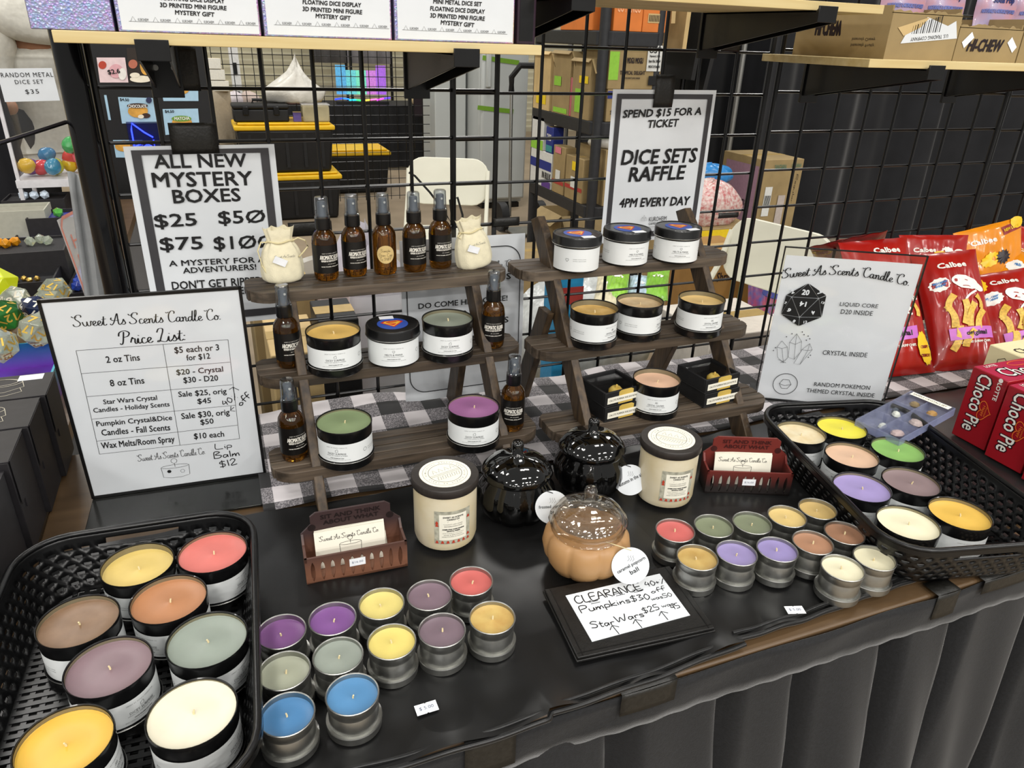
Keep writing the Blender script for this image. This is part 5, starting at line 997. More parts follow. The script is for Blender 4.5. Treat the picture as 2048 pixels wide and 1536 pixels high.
for px, lab, txt in ((1800, 'blue soda pop sweet packet standing in the torn-label carton', 1), (1880, 'second soda pop sweet packet behind the torn shipping label', 1), (1985, 'soda pop sweet packet standing in the logo carton with a cola glass printed on it', 1), (2060, 'soda pop sweet packet at the picture edge in the last carton', 0)):
    o = PY(px, 100, 1.05); pr = [('soda_lettering', mat('print_navy', '#22306e', .4))+('text', 'Soda Pop', .05, .56, .5, .07), ('slogan_lettering', mat('print_periwinkle', '#6a74b4', .4))+('text', 'NATURALLY & ARTIFICIALLY FLAVORED', 0, .46, .8, .035), ('bottle_print', CSKY)+('blob', -.33, .2, .10, .2), ('ice_print', CWHT)+('blob', .02, .30, .12, .08, 0, .1), ('cola_print', mat('cola_brown', '#6a3218', .3))+('blob', .04, .18, .13, .16), ('fruit_print', CSKY)+('blob', .36, .2, .14, .1)]
    m = frame((o.x, 1.06, S3Z+.004), (cos(.15), -sin(.15), 0), (0, .1, 1))
    t = thing('sweet_packet', lab, 'packet', mtx=m, group='soda pop sweet packets'); w2, H = .088, .17
    fb = lambda u, v, s=1, off=0: (u*w2, v*H, s*(.012*max(0, cos(pi*u))**.6*max(0, sin(pi*v))**.5+off+.0005)+.001*sin(20*v+8*u))
    b = MB(); b.surf(lambda u, v: fb(u-.5, v), 14, 16, 0); b.surf(lambda u, v: fb(.5-u, v, -1), 14, 16, 1); b.build('pouch', [SODA, SODR], t, smooth=70); mp = lambda x, y: fb(x/w2, y/H, 1, .0009)
    for (nm, mt), it in [(q[:2], q[2:]) for q in pr]:
        b = MB()
        if it[0] == 'text': b.text(it[1], it[2]*w2, it[3]*H, it[4]*w2, it[5]*H, mp, bold=.03)
        else: b.add([mp(it[1]*w2, it[2]*H)]+[mp(it[1]*w2+it[3]*w2*cos(q*pi/8), it[2]*H+it[4]*w2*sin(q*pi/8)) for q in range(16)], [(0, q+1, (q+1) % 16+1) for q in range(16)])
        b.build(nm, mt, t, smooth=70)

# ================================================================== mystery boxes on the long pine shelf
HOLO = bpy.data.materials.new('holographic_glitter'); HOLO.use_nodes = True; nt = HOLO.node_tree; bs = nt.nodes['Principled BSDF']; bs.inputs['Metallic'].default_value = .85; bs.inputs['Roughness'].default_value = .3
tc = nt.nodes.new('ShaderNodeTexCoord'); n1 = nt.nodes.new('ShaderNodeTexNoise'); n1.inputs['Scale'].default_value = 9; n2 = nt.nodes.new('ShaderNodeTexVoronoi'); n2.inputs['Scale'].default_value = 420
nt.links.new(tc.outputs['Object'], n1.inputs['Vector']); nt.links.new(tc.outputs['Object'], n2.inputs['Vector']); rp = nt.nodes.new('ShaderNodeValToRGB'); el = rp.color_ramp.elements
el[0].position = .3; el[0].color = (*hexl('#8fd8a0'), 1); el[1].position = .72; el[1].color = (*hexl('#ead0a0'), 1)
for ps, c_ in ((.4, '#a9b4dc'), (.52, '#b7a9d6'), (.62, '#c9a9d0')): q = el.new(ps); q.color = (*hexl(c_), 1)
mx = nt.nodes.new('ShaderNodeMixRGB'); mx.blend_type = 'OVERLAY'; mx.inputs[0].default_value = .22; nt.links.new(n1.outputs['Fac'], rp.inputs[0]); nt.links.new(rp.outputs[0], mx.inputs[1]); nt.links.new(n2.outputs['Color'], mx.inputs[2]); nt.links.new(mx.outputs[0], bs.inputs['Base Color'])
bp = nt.nodes.new('ShaderNodeBump'); bp.inputs['Strength'].default_value = .25; nt.links.new(n2.outputs['Distance'], bp.inputs['Height']); nt.links.new(bp.outputs[0], bs.inputs['Normal'])
def mbox(label, px0, px1, lines, row, holo=False, y0=1.0):
    xa = PY(px0, 60, y0).x; xb = PY(px1, 70, y0).x; t = thing('mystery_box', label, 'box', (xa, y0, S1Z+.0003), (0, 0, 0), 'mystery boxes on the pine shelf'); W = xb-xa; pl = Plane(frame((xa, y0, S1Z), (1, 0, 0), (0, 0, 1)))
    MB().box(0, W, 0, .16, 0, .16).build('box', HOLO, t, bevel=.001)
    if not holo:
        MB().box(.004, W-.002, -.0008, -.0001, .002, .158).build('front_label', PAPER, t, smooth=0); f = lambda u, v: (u, -.0012, v); b = MB()
        for s, p0, p1, h in lines: cx_, cy_, w_, hh, a = pl.line(p0, p1, h); b.text(s, cx_, cy_, w_, hh, f, bold=.025, ang=a, shear=.1)
        b.build('lettering', INK, t, smooth=0); b = MB(); a = Vector(pl.uv(*row[0])); d = Vector(pl.uv(*row[1])); b.stroke([tuple(a), tuple(d)], .0003, f)
        for k in range(6):
            q = a+(d-a)*((k+.5)/6); s_ = (d-a).length/6; b.stroke([(q.x-s_*.42, q.y), (q.x-s_*.3, q.y+.005), (q.x-s_*.18, q.y)], .0003, f); b.text('KUROHEIM', q.x+s_*.15, q.y+.002, s_*.46, .0028, f)
        b.build('logo_row', GREYINK, t, smooth=0)
F3 = '3D PRINTED MINI FIGURE'; MG = 'MYSTERY GIFT'; FD = 'FLOATING DICE DISPLAY'
mbox('holographic glitter box at the end of the pine shelf', 62, 232, [], None, True)
mbox('white-fronted mystery box between the glitter box and two others', 237, 523, [(FD, (322, -4), (449, 3), 8.5), (F3, (320, 10), (453, 17), 8.5), (MG, (350, 25), (429, 30), 8.5)], ((258, 43), (516, 52)))
mbox('middle white-fronted mystery box, list starting with floating dice display', 528, 784, [(FD, (605, 4), (722, 11), 8.5), (F3, (605, 18), (724, 25), 8.5), (MG, (631, 32), (701, 37), 8.5)], ((548, 50), (778, 58)))
mbox('white-fronted mystery box above the bracket, list starting with mini metal dice set', 789, 1028, [('MINI METAL DICE SET', (866, 3), (963, 9), 8.5), (FD, (860, 17), (969, 24), 8.5), (F3, (860, 31), (969, 38), 8.5), (MG, (881, 45), (948, 51), 8.5)], ((804, 60), (1014, 69)))
t = thing('dark_box', 'dark purple box standing at the bracket end of the pine shelf', 'box', (PY(1033, 70, 1.03).x, 1.03, S1Z+.0003)); MB().box(0, .028, 0, .14, 0, .15).build('box', mat('aubergine_card', '#2a1426', .4), t, bevel=.001); MB().box(.004, .024, -.0006, 0, .004, .14).build('front_panel', BLK, t, smooth=0)
# ================================================================== dice counter beyond the pole
t = thing('dice_counter', 'long black-covered counter of dice boxes running back beside the candle table', 'table', (0, 0, 0)); MB().box(-1.5, -.292, .5, 3.3, -.03, .0).build('tabletop', LAM, t); MB().box(-1.48, -.31, .52, 3.28, FLOORZ, -.03).build('cloth_skirt', FAB, t)
BBX = mat('black_card_box', '#1d1b1e', .55, nz=(70, .2)); BLUEB = mat('blue_box_lining', '#2c2f86', .5); LINE = mat('pale_print_line', '#cfc8b4', .5)
def dline(b, f, s=1.0):                         # generic line drawing of a stacked jar stamped on the cartons
    for k, (r, v) in enumerate(((.026, .012), (.021, .014))): b.stroke([(r*s*cos(q*pi/12), s*(v+.45*r*sin(q*pi/12))) for q in range(24)], .0008, f, closed=True)
    b.stroke([(-.026*s, .012*s), (-.03*s, -.004*s), (-.012*s, -.016*s), (.012*s, -.016*s), (.03*s, -.004*s), (.026*s, .012*s)], .0008, f); b.stroke([(-.024*s, -.008*s), (-.028*s, -.02*s), (-.006*s, -.028*s), (.014*s, -.026*s), (.03*s, -.018*s), (.026*s, -.006*s)], .0008, f)
for k, (ya, yb, lab) in enumerate(((1.137, 1.225, 'farthest of three black cartons by the price list, with a white price sticker'), (1.040, 1.133, 'middle of three black cartons stamped with a pale drawing'), (.945, 1.036, 'nearest of three black cartons stamped with a pale roundel'))):
    t = thing('black_carton', lab, 'box', (-.272-.006*k, ya, .0), (0, 0, 0), 'black die-cut cartons'); MB().box(-.16, 0, 0, yb-ya, 0, .138).build('carton', BBX, t, bevel=.001); MB().box(-.161, .0012, -.0005, yb-ya-.002, .138, .140).build('lid', BBX, t, bevel=.0006)
    b = MB(); b.box(.0012, .0018, .003, yb-ya-.012, .075, .139); b.box(.0002, .0014, .02, .035, .06, .075); b.build('tuck_flap', BBX, t, smooth=0)
    b = MB(); f = lambda u, v: (u-.07, v+(yb-ya)/2, .1405)
    if k < 2: dline(b, f, 1.25)
    else: b.stroke(circ(0, 0, .03, 24), .0007, f, closed=True); b.text('DICE TOWER', 0, 0, .04, .006, f)
    b.build('stamped_drawing', LINE, t, smooth=0)
    if k == 0: MB().box(-.045, -.012, .062, .082, .1402, .1406).build('price_sticker', STICK, t, smooth=0)
t = thing('black_carton', 'black carton standing at the nearest corner of the dice counter', 'box', (-.29, .80, 0), (0, 0, 0), 'black die-cut cartons'); MB().box(-.16, 0, 0, .141, 0, .128).build('carton', BBX, t, bevel=.001); MB().box(-.161, .001, .0, .1405, .128, .130).build('lid', BBX, t)
# ---- dice
PHI = (1+5**.5)/2; IV = [Vector(v).normalized() for v in ((-1, PHI, 0), (1, PHI, 0), (-1, -PHI, 0), (1, -PHI, 0), (0, -1, PHI), (0, 1, PHI), (0, -1, -PHI), (0, 1, -PHI), (PHI, 0, -1), (PHI, 0, 1), (-PHI, 0, -1), (-PHI, 0, 1))]
IF = [(0, 11, 5), (0, 5, 1), (0, 1, 7), (0, 7, 10), (0, 10, 11), (1, 5, 9), (5, 11, 4), (11, 10, 2), (10, 7, 6), (7, 1, 8), (3, 9, 4), (3, 4, 2), (3, 2, 6), (3, 6, 8), (3, 8, 9), (4, 9, 5), (2, 4, 11), (6, 2, 10), (8, 6, 7), (9, 8, 1)]
def die(label, loc, r, mt, num, rot, grp, numbered=True):
    t = thing('twenty_sided_die', label, 'die', loc, rot, grp); MB().add([v*r for v in IV], IF).build('body', mt, t, smooth=0, bevel=r*.03)
    if numbered:
        b = MB()
        for k, fc in enumerate(IF):
            a, c, d = (IV[i]*r for i in fc); o = (a+c+d)/3; n = o.normalized(); v = (a-o).normalized(); u = v.cross(n); b.text(str(k+1), 0, 0, r*(.34 if k < 9 else .5), r*.4, lambda x, y: o+n*.0006+u*x+v*y, bold=.02)
        b.build('numerals', num, t, smooth=0)
CGL = mat('clear_resin', '#d8e0cf', .06, nz=(20, .3), trans=.7, ior=1.3); GRN = mat('green_resin', '#1f5c22', .12, nz=(18, .6), coat=.4); YRES = mat('lime_yellow_resin', '#c9d41c', .18, nz=(8, .05), coat=.3); NAVY = mat('navy_resin', '#27304e', .12, nz=(22, .5), coat=.4); GNUM = mat('gold_ink', '#d8b24a', .35, .4)
RAIN = bpy.data.materials.new('rainbow_foil'); RAIN.use_nodes = True; nt = RAIN.node_tree; bs = nt.nodes['Principled BSDF']; bs.inputs['Metallic'].default_value = .6; bs.inputs['Roughness'].default_value = .35; tc = nt.nodes.new('ShaderNodeTexCoord'); sp = nt.nodes.new('ShaderNodeSeparateXYZ'); nt.links.new(tc.outputs['Object'], sp.inputs[0]); mr = nt.nodes.new('ShaderNodeMapRange'); mr.inputs[1].default_value = 0; mr.inputs[2].default_value = .05; nt.links.new(sp.outputs[2], mr.inputs[0]); rp = nt.nodes.new('ShaderNodeValToRGB'); nt.links.new(mr.outputs[0], rp.inputs[0]); rp.color_ramp.elements[0].color = (*hexl('#7a3ca8'), 1); rp.color_ramp.elements[1].color = (*hexl('#2f8fa8'), 1); nt.links.new(rp.outputs[0], bs.inputs['Base Color'])
a = P(0, 742, .03); c = P(112, 690, .05)
t = thing('dice_tray', 'teal and violet foil tray holding giant dice', 'tray', (-.52, 1.36, .0), (0, 0, .0)); b = MB(); b.box(0, .20, 0, .24, 0, .003); b.box(0, .20, 0, .004, .003, .055); b.box(0, .20, .236, .24, .003, .055); b.box(0, .004, .004, .236, .003, .055); b.box(.196, .20, .004, .236, .003, .055); b.build('tray', RAIN, t, smooth=0)
GD = 'giant twenty-sided dice in the foil tray'
def atZ(px, py, z): p = P(px, py, z); return (p.x, p.y, z)
die('giant clear resin die with gold numerals, front of the foil tray', atZ(75, 660, .085), .038, CGL, GNUM, (.5, .3, .2), GD); die('giant green and black die with gold numerals beside the clear one', atZ(10, 632, .085), .038, GRN, GNUM, (.2, .9, .4), GD)
die('giant dark navy die between the clear ones', atZ(72, 618, .075), .034, NAVY, WHITEINK, (.9, .1, .7), GD); die('giant clear die behind the green one', atZ(32, 602, .08), .036, CGL, LINE, (.1, .4, 1.0), GD); die('giant clear die beside the corner of the price list', atZ(95, 605, .07), .034, CGL, GNUM, (.6, .8, .1), GD)
die('giant clear die cut by the picture edge in the tray', atZ(-2, 690, .08), .036, CGL, GNUM, (.3, .2, .8), GD); die('giant clear gold-edged die behind the price list corner', atZ(110, 582, .06), .036, CGL, GNUM, (.3, .7, .3), GD); die('lime yellow giant die at the picture edge', atZ(-5, 572, .09), .046, YRES, INK, (.4, .2, .5), GD, False)
# ---- dice gift boxes
def dicebox(label, px, py, z, W, D, h, mt, lin, dice, base=0.0):
    p = P(px, py, z); t = thing('dice_box', label, 'box', (p.x, p.y, base), (0, 0, R_.uniform(-.06, .06)), 'open dice gift boxes'); H = z-base; b = MB(); q = .004
    b.box(-W, 0, 0, D, 0, H-h); b.box(-W, 0, 0, q, H-h, H); b.box(-W, 0, D-q, D, H-h, H); b.box(-W, -W+q, q, D-q, H-h, H); b.box(-q, 0, q, D-q, H-h, H); b.build('box', mt, t, smooth=0); MB().box(-W+q, -q, q, D-q, H-h, H-h+.004).build('foam', lin, t, smooth=0)
    M0 = Matrix.Translation(t.location)
    for k, (u, v, r, m_, lb) in enumerate(dice): die(lb, (p.x-W*(1-u), p.y+D*v, z-h+.004+r*.8), r, m_, GNUM, (k, k*2, .3), 'small dice in gift boxes', False)
AMB = mat('amber_resin', '#d08a12', .1, nz=(20, .3), coat=.4); TEAL = mat('teal_resin', '#1f8a94', .12, nz=(20, .3), coat=.4); BLURS = mat('blue_resin', '#27409a', .1, nz=(30, .5), coat=.4); GLIN = mat('glitter_foam', '#17161a', .7, nz=(300, .8))
dicebox('low black box tray of small gold charms behind the giant dice', 105, 562, .06, .15, .14, .02, BBX, GLIN, [(.3+.1*k, .4+.07*(k % 3), .008, mat('gold_metal', '#c9a85a', .3, .9), 'small gold charm number %s in the low tray' % w_) for k, w_ in enumerate(('one', 'two', 'three', 'four', 'five'))])
dicebox('tall black box topped with amber and clear dice', 128, 500, .10, .20, .17, .010, BBX, GLIN, [(.1+.09*k, .5+.1*(k % 2), .014, AMB, 'amber die %s the pole on the tall black box' % w_) for k, w_ in enumerate(('farthest from', 'third nearest', 'next nearest', 'nearest'))]+[(.55+.1*k, .55+.12*(k % 2), .014, CGL, 'clear gold die %s on the tall black box' % w_) for k, w_ in enumerate(('beside the amber ones', 'in the middle', 'at the corner'))])
dicebox('black box of teal dice at the picture edge', 22, 520, .06, .16, .15, .012, BBX, GLIN, [(.9, .3, .014, TEAL, 'teal die on the black box at the picture edge')])
dicebox('black box with blue lining holding a green die', 180, 432, .10, .17, .13, .015, BBX, BLUEB, [(.45, .5, .016, mat('green_clear_resin', '#4c9a3a', .1, nz=(20, .4), coat=.4), 'green die in the blue-lined box')])
dicebox('lower black box with blue edges under the pale gift box', 172, 470, .05, .19, .13, .012, BBX, BLUEB, [(.5, .4, .013, mat('bone_resin', '#cbb489', .3), 'bone-coloured die in the lower blue-edged box')])
dicebox('grey gift box with a blue lining at the picture edge', 88, 420, .12, .22, .12, .012, mat('grey_gift_box', '#a9a89a', .55), mat('grey_foam', '#8c8a7c', .7), [])
dicebox('black box of white dice under the acrylic egg case', 128, 398, .10, .18, .13, .012, BBX, GLIN, [(.3+.17*k, .5, .016, mat('pale_blue_resin', '#cfdcea', .2), 'pale blue die %s under the egg case' % w_) for k, w_ in enumerate(('far', 'middle', 'near'))])
t = thing('dice_pouch_tray', 'clear tray of blue resin dice beside the pink acrylic sign', 'tray', atZ(128, 590, .02)); t.location.z = 0.0
MB().box(0, .09, 0, .32, 0, .022).build('tray', BBX, t, smooth=0); rr = random.Random(4)
for k in range(16): die('blue resin die in the clear tray, row %s from the viewer, %s side' % (('first', 'second', 'third', 'fourth', 'fifth', 'sixth', 'seventh', 'eighth')[k//2], ('near pole', 'far')[k % 2]), (t.location.x+.028+.036*(k % 2), t.location.y+.02+.037*(k//2), .034), .0145, BLURS if k < 10 else CGL, GNUM, (rr.random()*3, rr.random()*3, 0), 'blue resin dice in the clear tray', False)
PINKN = mat('coral_acrylic', '#d98a7c', .3, nz=(20, .1)); m = frame(atZ(172, 592, .02), (.25, .97, 0), (-.12, .03, 1)); t = thing('acrylic_stand', 'coral outlined acrylic stand with engraved lettering beside the grey cloth', 'sign', mtx=m)
MB().box(0, .22, 0, .19, -.003, 0).build('plate', CLEAR2, t, smooth=0); b = MB(); b.stroke([(0, 0), (0, .17), (.02, .19), (.22, .19), (.22, 0)], .008, flat(.001)); [b.text('HERO', .11, .03+.05*k, .16, .035, flat(.001), bold=-.01) for k in range(3)]; b.build('lettering', PINKN, t, smooth=0)
# ---- acrylic egg case
ya = 2.88; xa, xb = PY(38, 365, ya).x, PY(186, 357, ya).x; z0 = PY(40, 362, ya).z; z1 = PY(130, 122, ya).z; t = thing('egg_case', 'clear acrylic case of coloured plastic eggs with a paper price sign', 'case', (xa, ya, z0)); W, H, D = xb-xa, z1-z0, .2
WTR = mat('white_plastic_trim', '#d5d3d6', .4)
b = MB(); b.box(0, W, 0, .004, 0, H); b.box(0, W, D-.004, D, 0, H); b.box(0, .004, 0, D, 0, H); b.box(W-.004, W, 0, D, 0, H); b.box(0, W, 0, D, H, H+.004); b.build('panes', CLEAR, t, smooth=0)
b = MB(); b.box(-.008, W+.008, -.008, D+.008, -.022, .002); [b.box(x-.005, x+.005, -.005, .005, 0, H) for x in (0, W)]; [b.box(x-.006, x+.006, y-.006, y+.006, -z0+.001, -.02) for x in (0, W) for y in (0, D)]; b.build('stand_frame', WTR, t, smooth=0)
pl = Plane(frame((xa, ya-.002, z0), (1, 0, 0), (0, 0, 1))); q = [pl.uv(*p) for p in ((-8, 137), (104, 136), (120, 201), (10, 204))]; f = lambda d: (lambda u, v: (u, -.002-d, v))
b = MB(); b.poly(q, f(.001)); l = b.build('paper_sign', PAPER, t, smooth=0); b = MB()
for s, p0, p1, h in (('RANDOM METAL', (2, 150), (106, 149), 9), ('DICE SET', (30, 164), (87, 163), 8), ('$35', (51, 184), (78, 183), 10)): cx_, cy_, w_, hh, a = pl.line(p0, p1, h); b.text(s, cx_, cy_, w_, hh, f(.003), ang=a, space=1.2)
b.build('lettering', INK, l, smooth=0)
for k, (px, py, col, lb) in enumerate(((52, 332, '#c9a22c', 'mustard'), (62, 335, '#6a2f80', 'purple'), (92, 310, '#2d6f9a', 'blue upper'), (105, 335, '#2f7fa0', 'blue lower'), (112, 342, '#b6bc30', 'lime'), (142, 337, '#dcb81e', 'yellow'), (140, 292, '#2f9a4a', 'green'), (160, 295, '#c84a80', 'pink upper'), (140, 315, '#c8362c', 'red'), (162, 315, '#d8455a', 'coral'), (82, 340, '#c83a44', 'crimson'), (168, 340, '#a82a34', 'dark red'))):
    p = PY(px, py, ya+.03+.05*(k % 3)); r = .025; t2 = thing('plastic_egg', lb+' plastic egg inside the acrylic case', 'egg', (p.x, p.y, max(z0+r+.003, p.z)), (R_.random(), R_.random(), R_.random()), 'coloured plastic eggs'); mt = mat('egg_'+lb.replace(' ', '_'), col, .18, nz=(6, .1), coat=.3)
    MB().lathe([(0, -r), (r*.5, -r*.88), (r*.9, -r*.4), (r, 0)], 20).build('lower_shell', mt, t2, smooth=80); MB().lathe([(r*1.02, -.001), (r*.93, r*.5), (r*.6, r*1.0), (.3*r, r*1.22), (0, r*1.28)], 20).build('upper_shell', mt, t2, smooth=80)

# ================================================================== person in a white shirt beyond the egg case
def skin_body(name, verts, edges, rad, mt, parent, root=0):
    me = bpy.data.meshes.new(name); me.from_pydata(verts, edges, []); o = bpy.data.objects.new(name, me); COL.objects.link(o); o.parent = parent; me.materials.append(mt)
    md = o.modifiers.new('skin', 'SKIN'); md.use_smooth_shade = True; sv = me.skin_vertices[0].data
    for i, r in enumerate(rad): sv[i].radius = r if isinstance(r, tuple) else (r, r)
    sv[root].use_root = True; o.modifiers.new('sub', 'SUBSURF').levels = 2; o.modifiers['sub'].render_levels = 2; return o
pp = PY(70, 100, 4.3); t = thing('person', 'person in a loose white shirt and dark trousers bending behind the egg case', 'person', (pp.x, 4.3, FLOORZ), (0, 0, .3))
Vb = [(0, 0, .95), (0, -.02, 1.12), (.02, -.06, 1.32), (.03, -.10, 1.46), (.04, -.13, 1.56), (.05, -.16, 1.68), (.20, -.10, 1.40), (.24, -.14, 1.12), (.18, -.30, .98), (-.15, -.10, 1.40), (-.24, -.14, 1.14), (-.18, -.34, 1.02), (.10, 0, .90), (.11, -.02, .50), (.11, .02, .07), (.11, -.14, .04), (-.10, 0, .90), (-.11, -.02, .50), (-.11, .02, .07), (-.11, -.14, .04)]
Eb = [(0, 1), (1, 2), (2, 3), (3, 4), (4, 5), (3, 6), (6, 7), (7, 8), (3, 9), (9, 10), (10, 11), (0, 12), (12, 13), (13, 14), (14, 15), (0, 16), (16, 17), (17, 18), (18, 19)]
skin_body('body', Vb, Eb, [.13, .12, .14, .11, .055, .10, .055, .045, .035, .055, .045, .035, .085, .06, .045, .04, .085, .06, .045, .04], mat('skin_tone', '#a9795c', .5, sss=.1), t)
skin_body('shirt', [Vb[i] for i in (0, 1, 2, 3, 6, 7, 9, 10)]+[(0, 0, .82), (.19, -.27, 1.0), (-.19, -.3, 1.05), (.035, -.115, 1.5)], [(0, 1), (1, 2), (2, 3), (3, 4), (4, 5), (3, 6), (6, 7), (0, 8), (5, 9), (7, 10), (3, 11)], [.17, .175, .22, .19, .13, .11, .13, .11, .175, .085, .085, .12], mat('white_cotton_shirt', '#d6d3c8', .8, bump=(9, .5, .03)), t)
skin_body('trousers', [(0, 0, .93)]+[Vb[i] for i in (12, 13, 16, 17)]+[(.11, .01, .12), (-.11, .01, .12)], [(0, 1), (1, 2), (2, 5), (0, 3), (3, 4), (4, 6)], [.15, .11, .085, .11, .085, .07, .07], mat('dark_trousers', '#17171a', .8), t)
skin_body('hair', [(.05, -.14, 1.72), (.05, -.10, 1.78)], [(0, 1)], [.105, .09], mat('dark_hair', '#1a1410', .6), t)
t = thing('coat', 'dark coat hanging at the picture edge beside the white shirt', 'coat', PY(-60, 70, 3.5)); t.location.z = 0; MB().surf(lambda u, v: (-.18+.26*u-.06*v*u, .03*sin(9*u), -.2+.98*v), 20, 12).build('cloth', mat('dark_wool', '#15151a', .9), t, solid=.03)

# ================================================================== hanging snack cards
yb = 3.45; xa, xb = PY(236, 200, yb).x-.19, PY(420, 200, yb).x; t = thing('snack_board', 'black hanging board of pastry packet cards behind the mystery poster', 'display board', (xa, yb, 0)); MB().box(0, xb-xa, 0, .03, -.2, .75).build('board', BLKM, t, smooth=0)
pl = Plane(frame((xa, yb-.002, 0), (1, 0, 0), (0, 0, 1))); LB = mat('pale_blue_card', '#a9cbe0', .4, nz=(60, .04)); PKC = mat('pale_pink_card', '#e8cfd0', .4); BRC = mat('dark_brown_card', '#2a2018', .4); PASTRY = mat('pastry_gold', '#d8a044', .5, nz=(40, .2)); CREAMP = mat('filling_cream', '#efe6d0', .5)
f = lambda d: (lambda u, v: (u, -.002-d, v))
def scard(nm, quad, mt, things):
    b = MB(); b.poly([pl.uv(*p) for p in quad], f(.001)); o = b.build('packet_card', mt, t, smooth=0)
    for k, (kind, a, m_) in enumerate(things):
        b = MB()
        if kind == 'text': cx_, cy_, w_, hh, an = pl.line(a[1], a[2], a[3]); b.text(a[0], cx_, cy_, w_, hh, f(.004+.001*k), ang=an, bold=.02)
        else: b.poly([pl.uv(a[0]+a[2]*cos(q*pi/10), a[1]+a[3]*sin(q*pi/10)) for q in range(20)][::-1], f(.003+.001*k))
        b.build('print' if kind != 'text' else 'lettering', m_, o, smooth=0)
scard('x', ((193, 115), (250, 115), (257, 165), (200, 165)), PKC, [('e', (205, 130, 8, 8), mat('flower_red', '#b8402c', .5)), ('e', (232, 142, 14, 14), mat('mochi_pink', '#e0a9b0', .5)), ('e', (245, 148, 8, 12), CWHT), ('text', ('$2.6', (216, 145), (240, 142), 10), INK)])
scard('x', ((253, 96), (309, 94), (316, 164), (258, 165)), BRC, [('text', ('BROWN', (278, 103), (309, 104), 8), CWHT), ('e', (292, 130, 12, 20), PASTRY), ('e', (266, 128, 9, 9), mat('pudding_coral', '#b86a52', .5)), ('e', (282, 158, 22, 7), CREAMP), ('e', (270, 150, 10, 5), CREAMP)])
scard('x', ((236, 194), (308, 196), (317, 246), (244, 247)), LB, [('text', ('$4.50', (240, 199), (258, 200), 6), INK), ('e', (276, 222, 20, 13), PASTRY), ('e', (292, 231, 9, 5), mat('choc_filling', '#3a241a', .5)), ('e', (282, 233, 6, 4), CREAMP), ('e', (275, 211, 21, 5), mat('choc_band', '#3a2418', .5)), ('text', ('CHOCOLATE', (257, 212), (293, 212), 6), CWHT), ('e', (298, 200, 6, 6), mat('badge_navy', '#2a2f52', .5))])
scard('x', ((325, 218), (396, 217), (400, 262), (331, 270)), LB, [('text', ('$4.50', (330, 223), (348, 223), 6), INK), ('e', (364, 244, 20, 9), PASTRY), ('e', (363, 237, 20, 6), mat('matcha_band', '#6f9a3a', .5)), ('text', ('MATCHA', (349, 237), (379, 236), 6), CWHT)])
scard('x', ((320, 168), (396, 168), (397, 202), (327, 202)), LB, [('e', (360, 180, 18, 9), PASTRY)]); scard('x', ((226, 280), (285, 280), (290, 315), (232, 315)), LB, [('e', (248, 292, 18, 11), PASTRY)]); scard('x', ((208, 190), (213, 190), (222, 240), (217, 240)), LB, []); scard('x', ((122, 92), (136, 92), (140, 112), (125, 112)), LB, [])
p = PY(290, 275, 3.44); t = thing('neon_sign', 'small glowing blue neon sign fixed to the snack board', 'sign', (p.x, 3.441, p.z)); NEON = mat('blue_neon', '#2030ff', .3, nz=None, emit=6); b = MB()
for pts in (((-.045, -.05), (-.045, .03), (-.04, .055), (0, .02), (.03, .0)), ((-.04, -.035), (-.01, -.02), (.02, -.035)), ((-.03, -.05), (.0, -.03), (.03, -.05), (.03, -.01))): b.tube([(x, 0, z) for x, z in pts], .003, 6)
b.build('neon_tube', NEON, t); MB().box(-.06, .06, .004, .008, -.12, .06).build('backing', mat('blue_acrylic', '#1a2050', .2, nz=None, alpha=.6), t, smooth=0); MB().box(-.01, .01, .004, .009, -.125, -.12).build('foot', BLK, t, smooth=0)
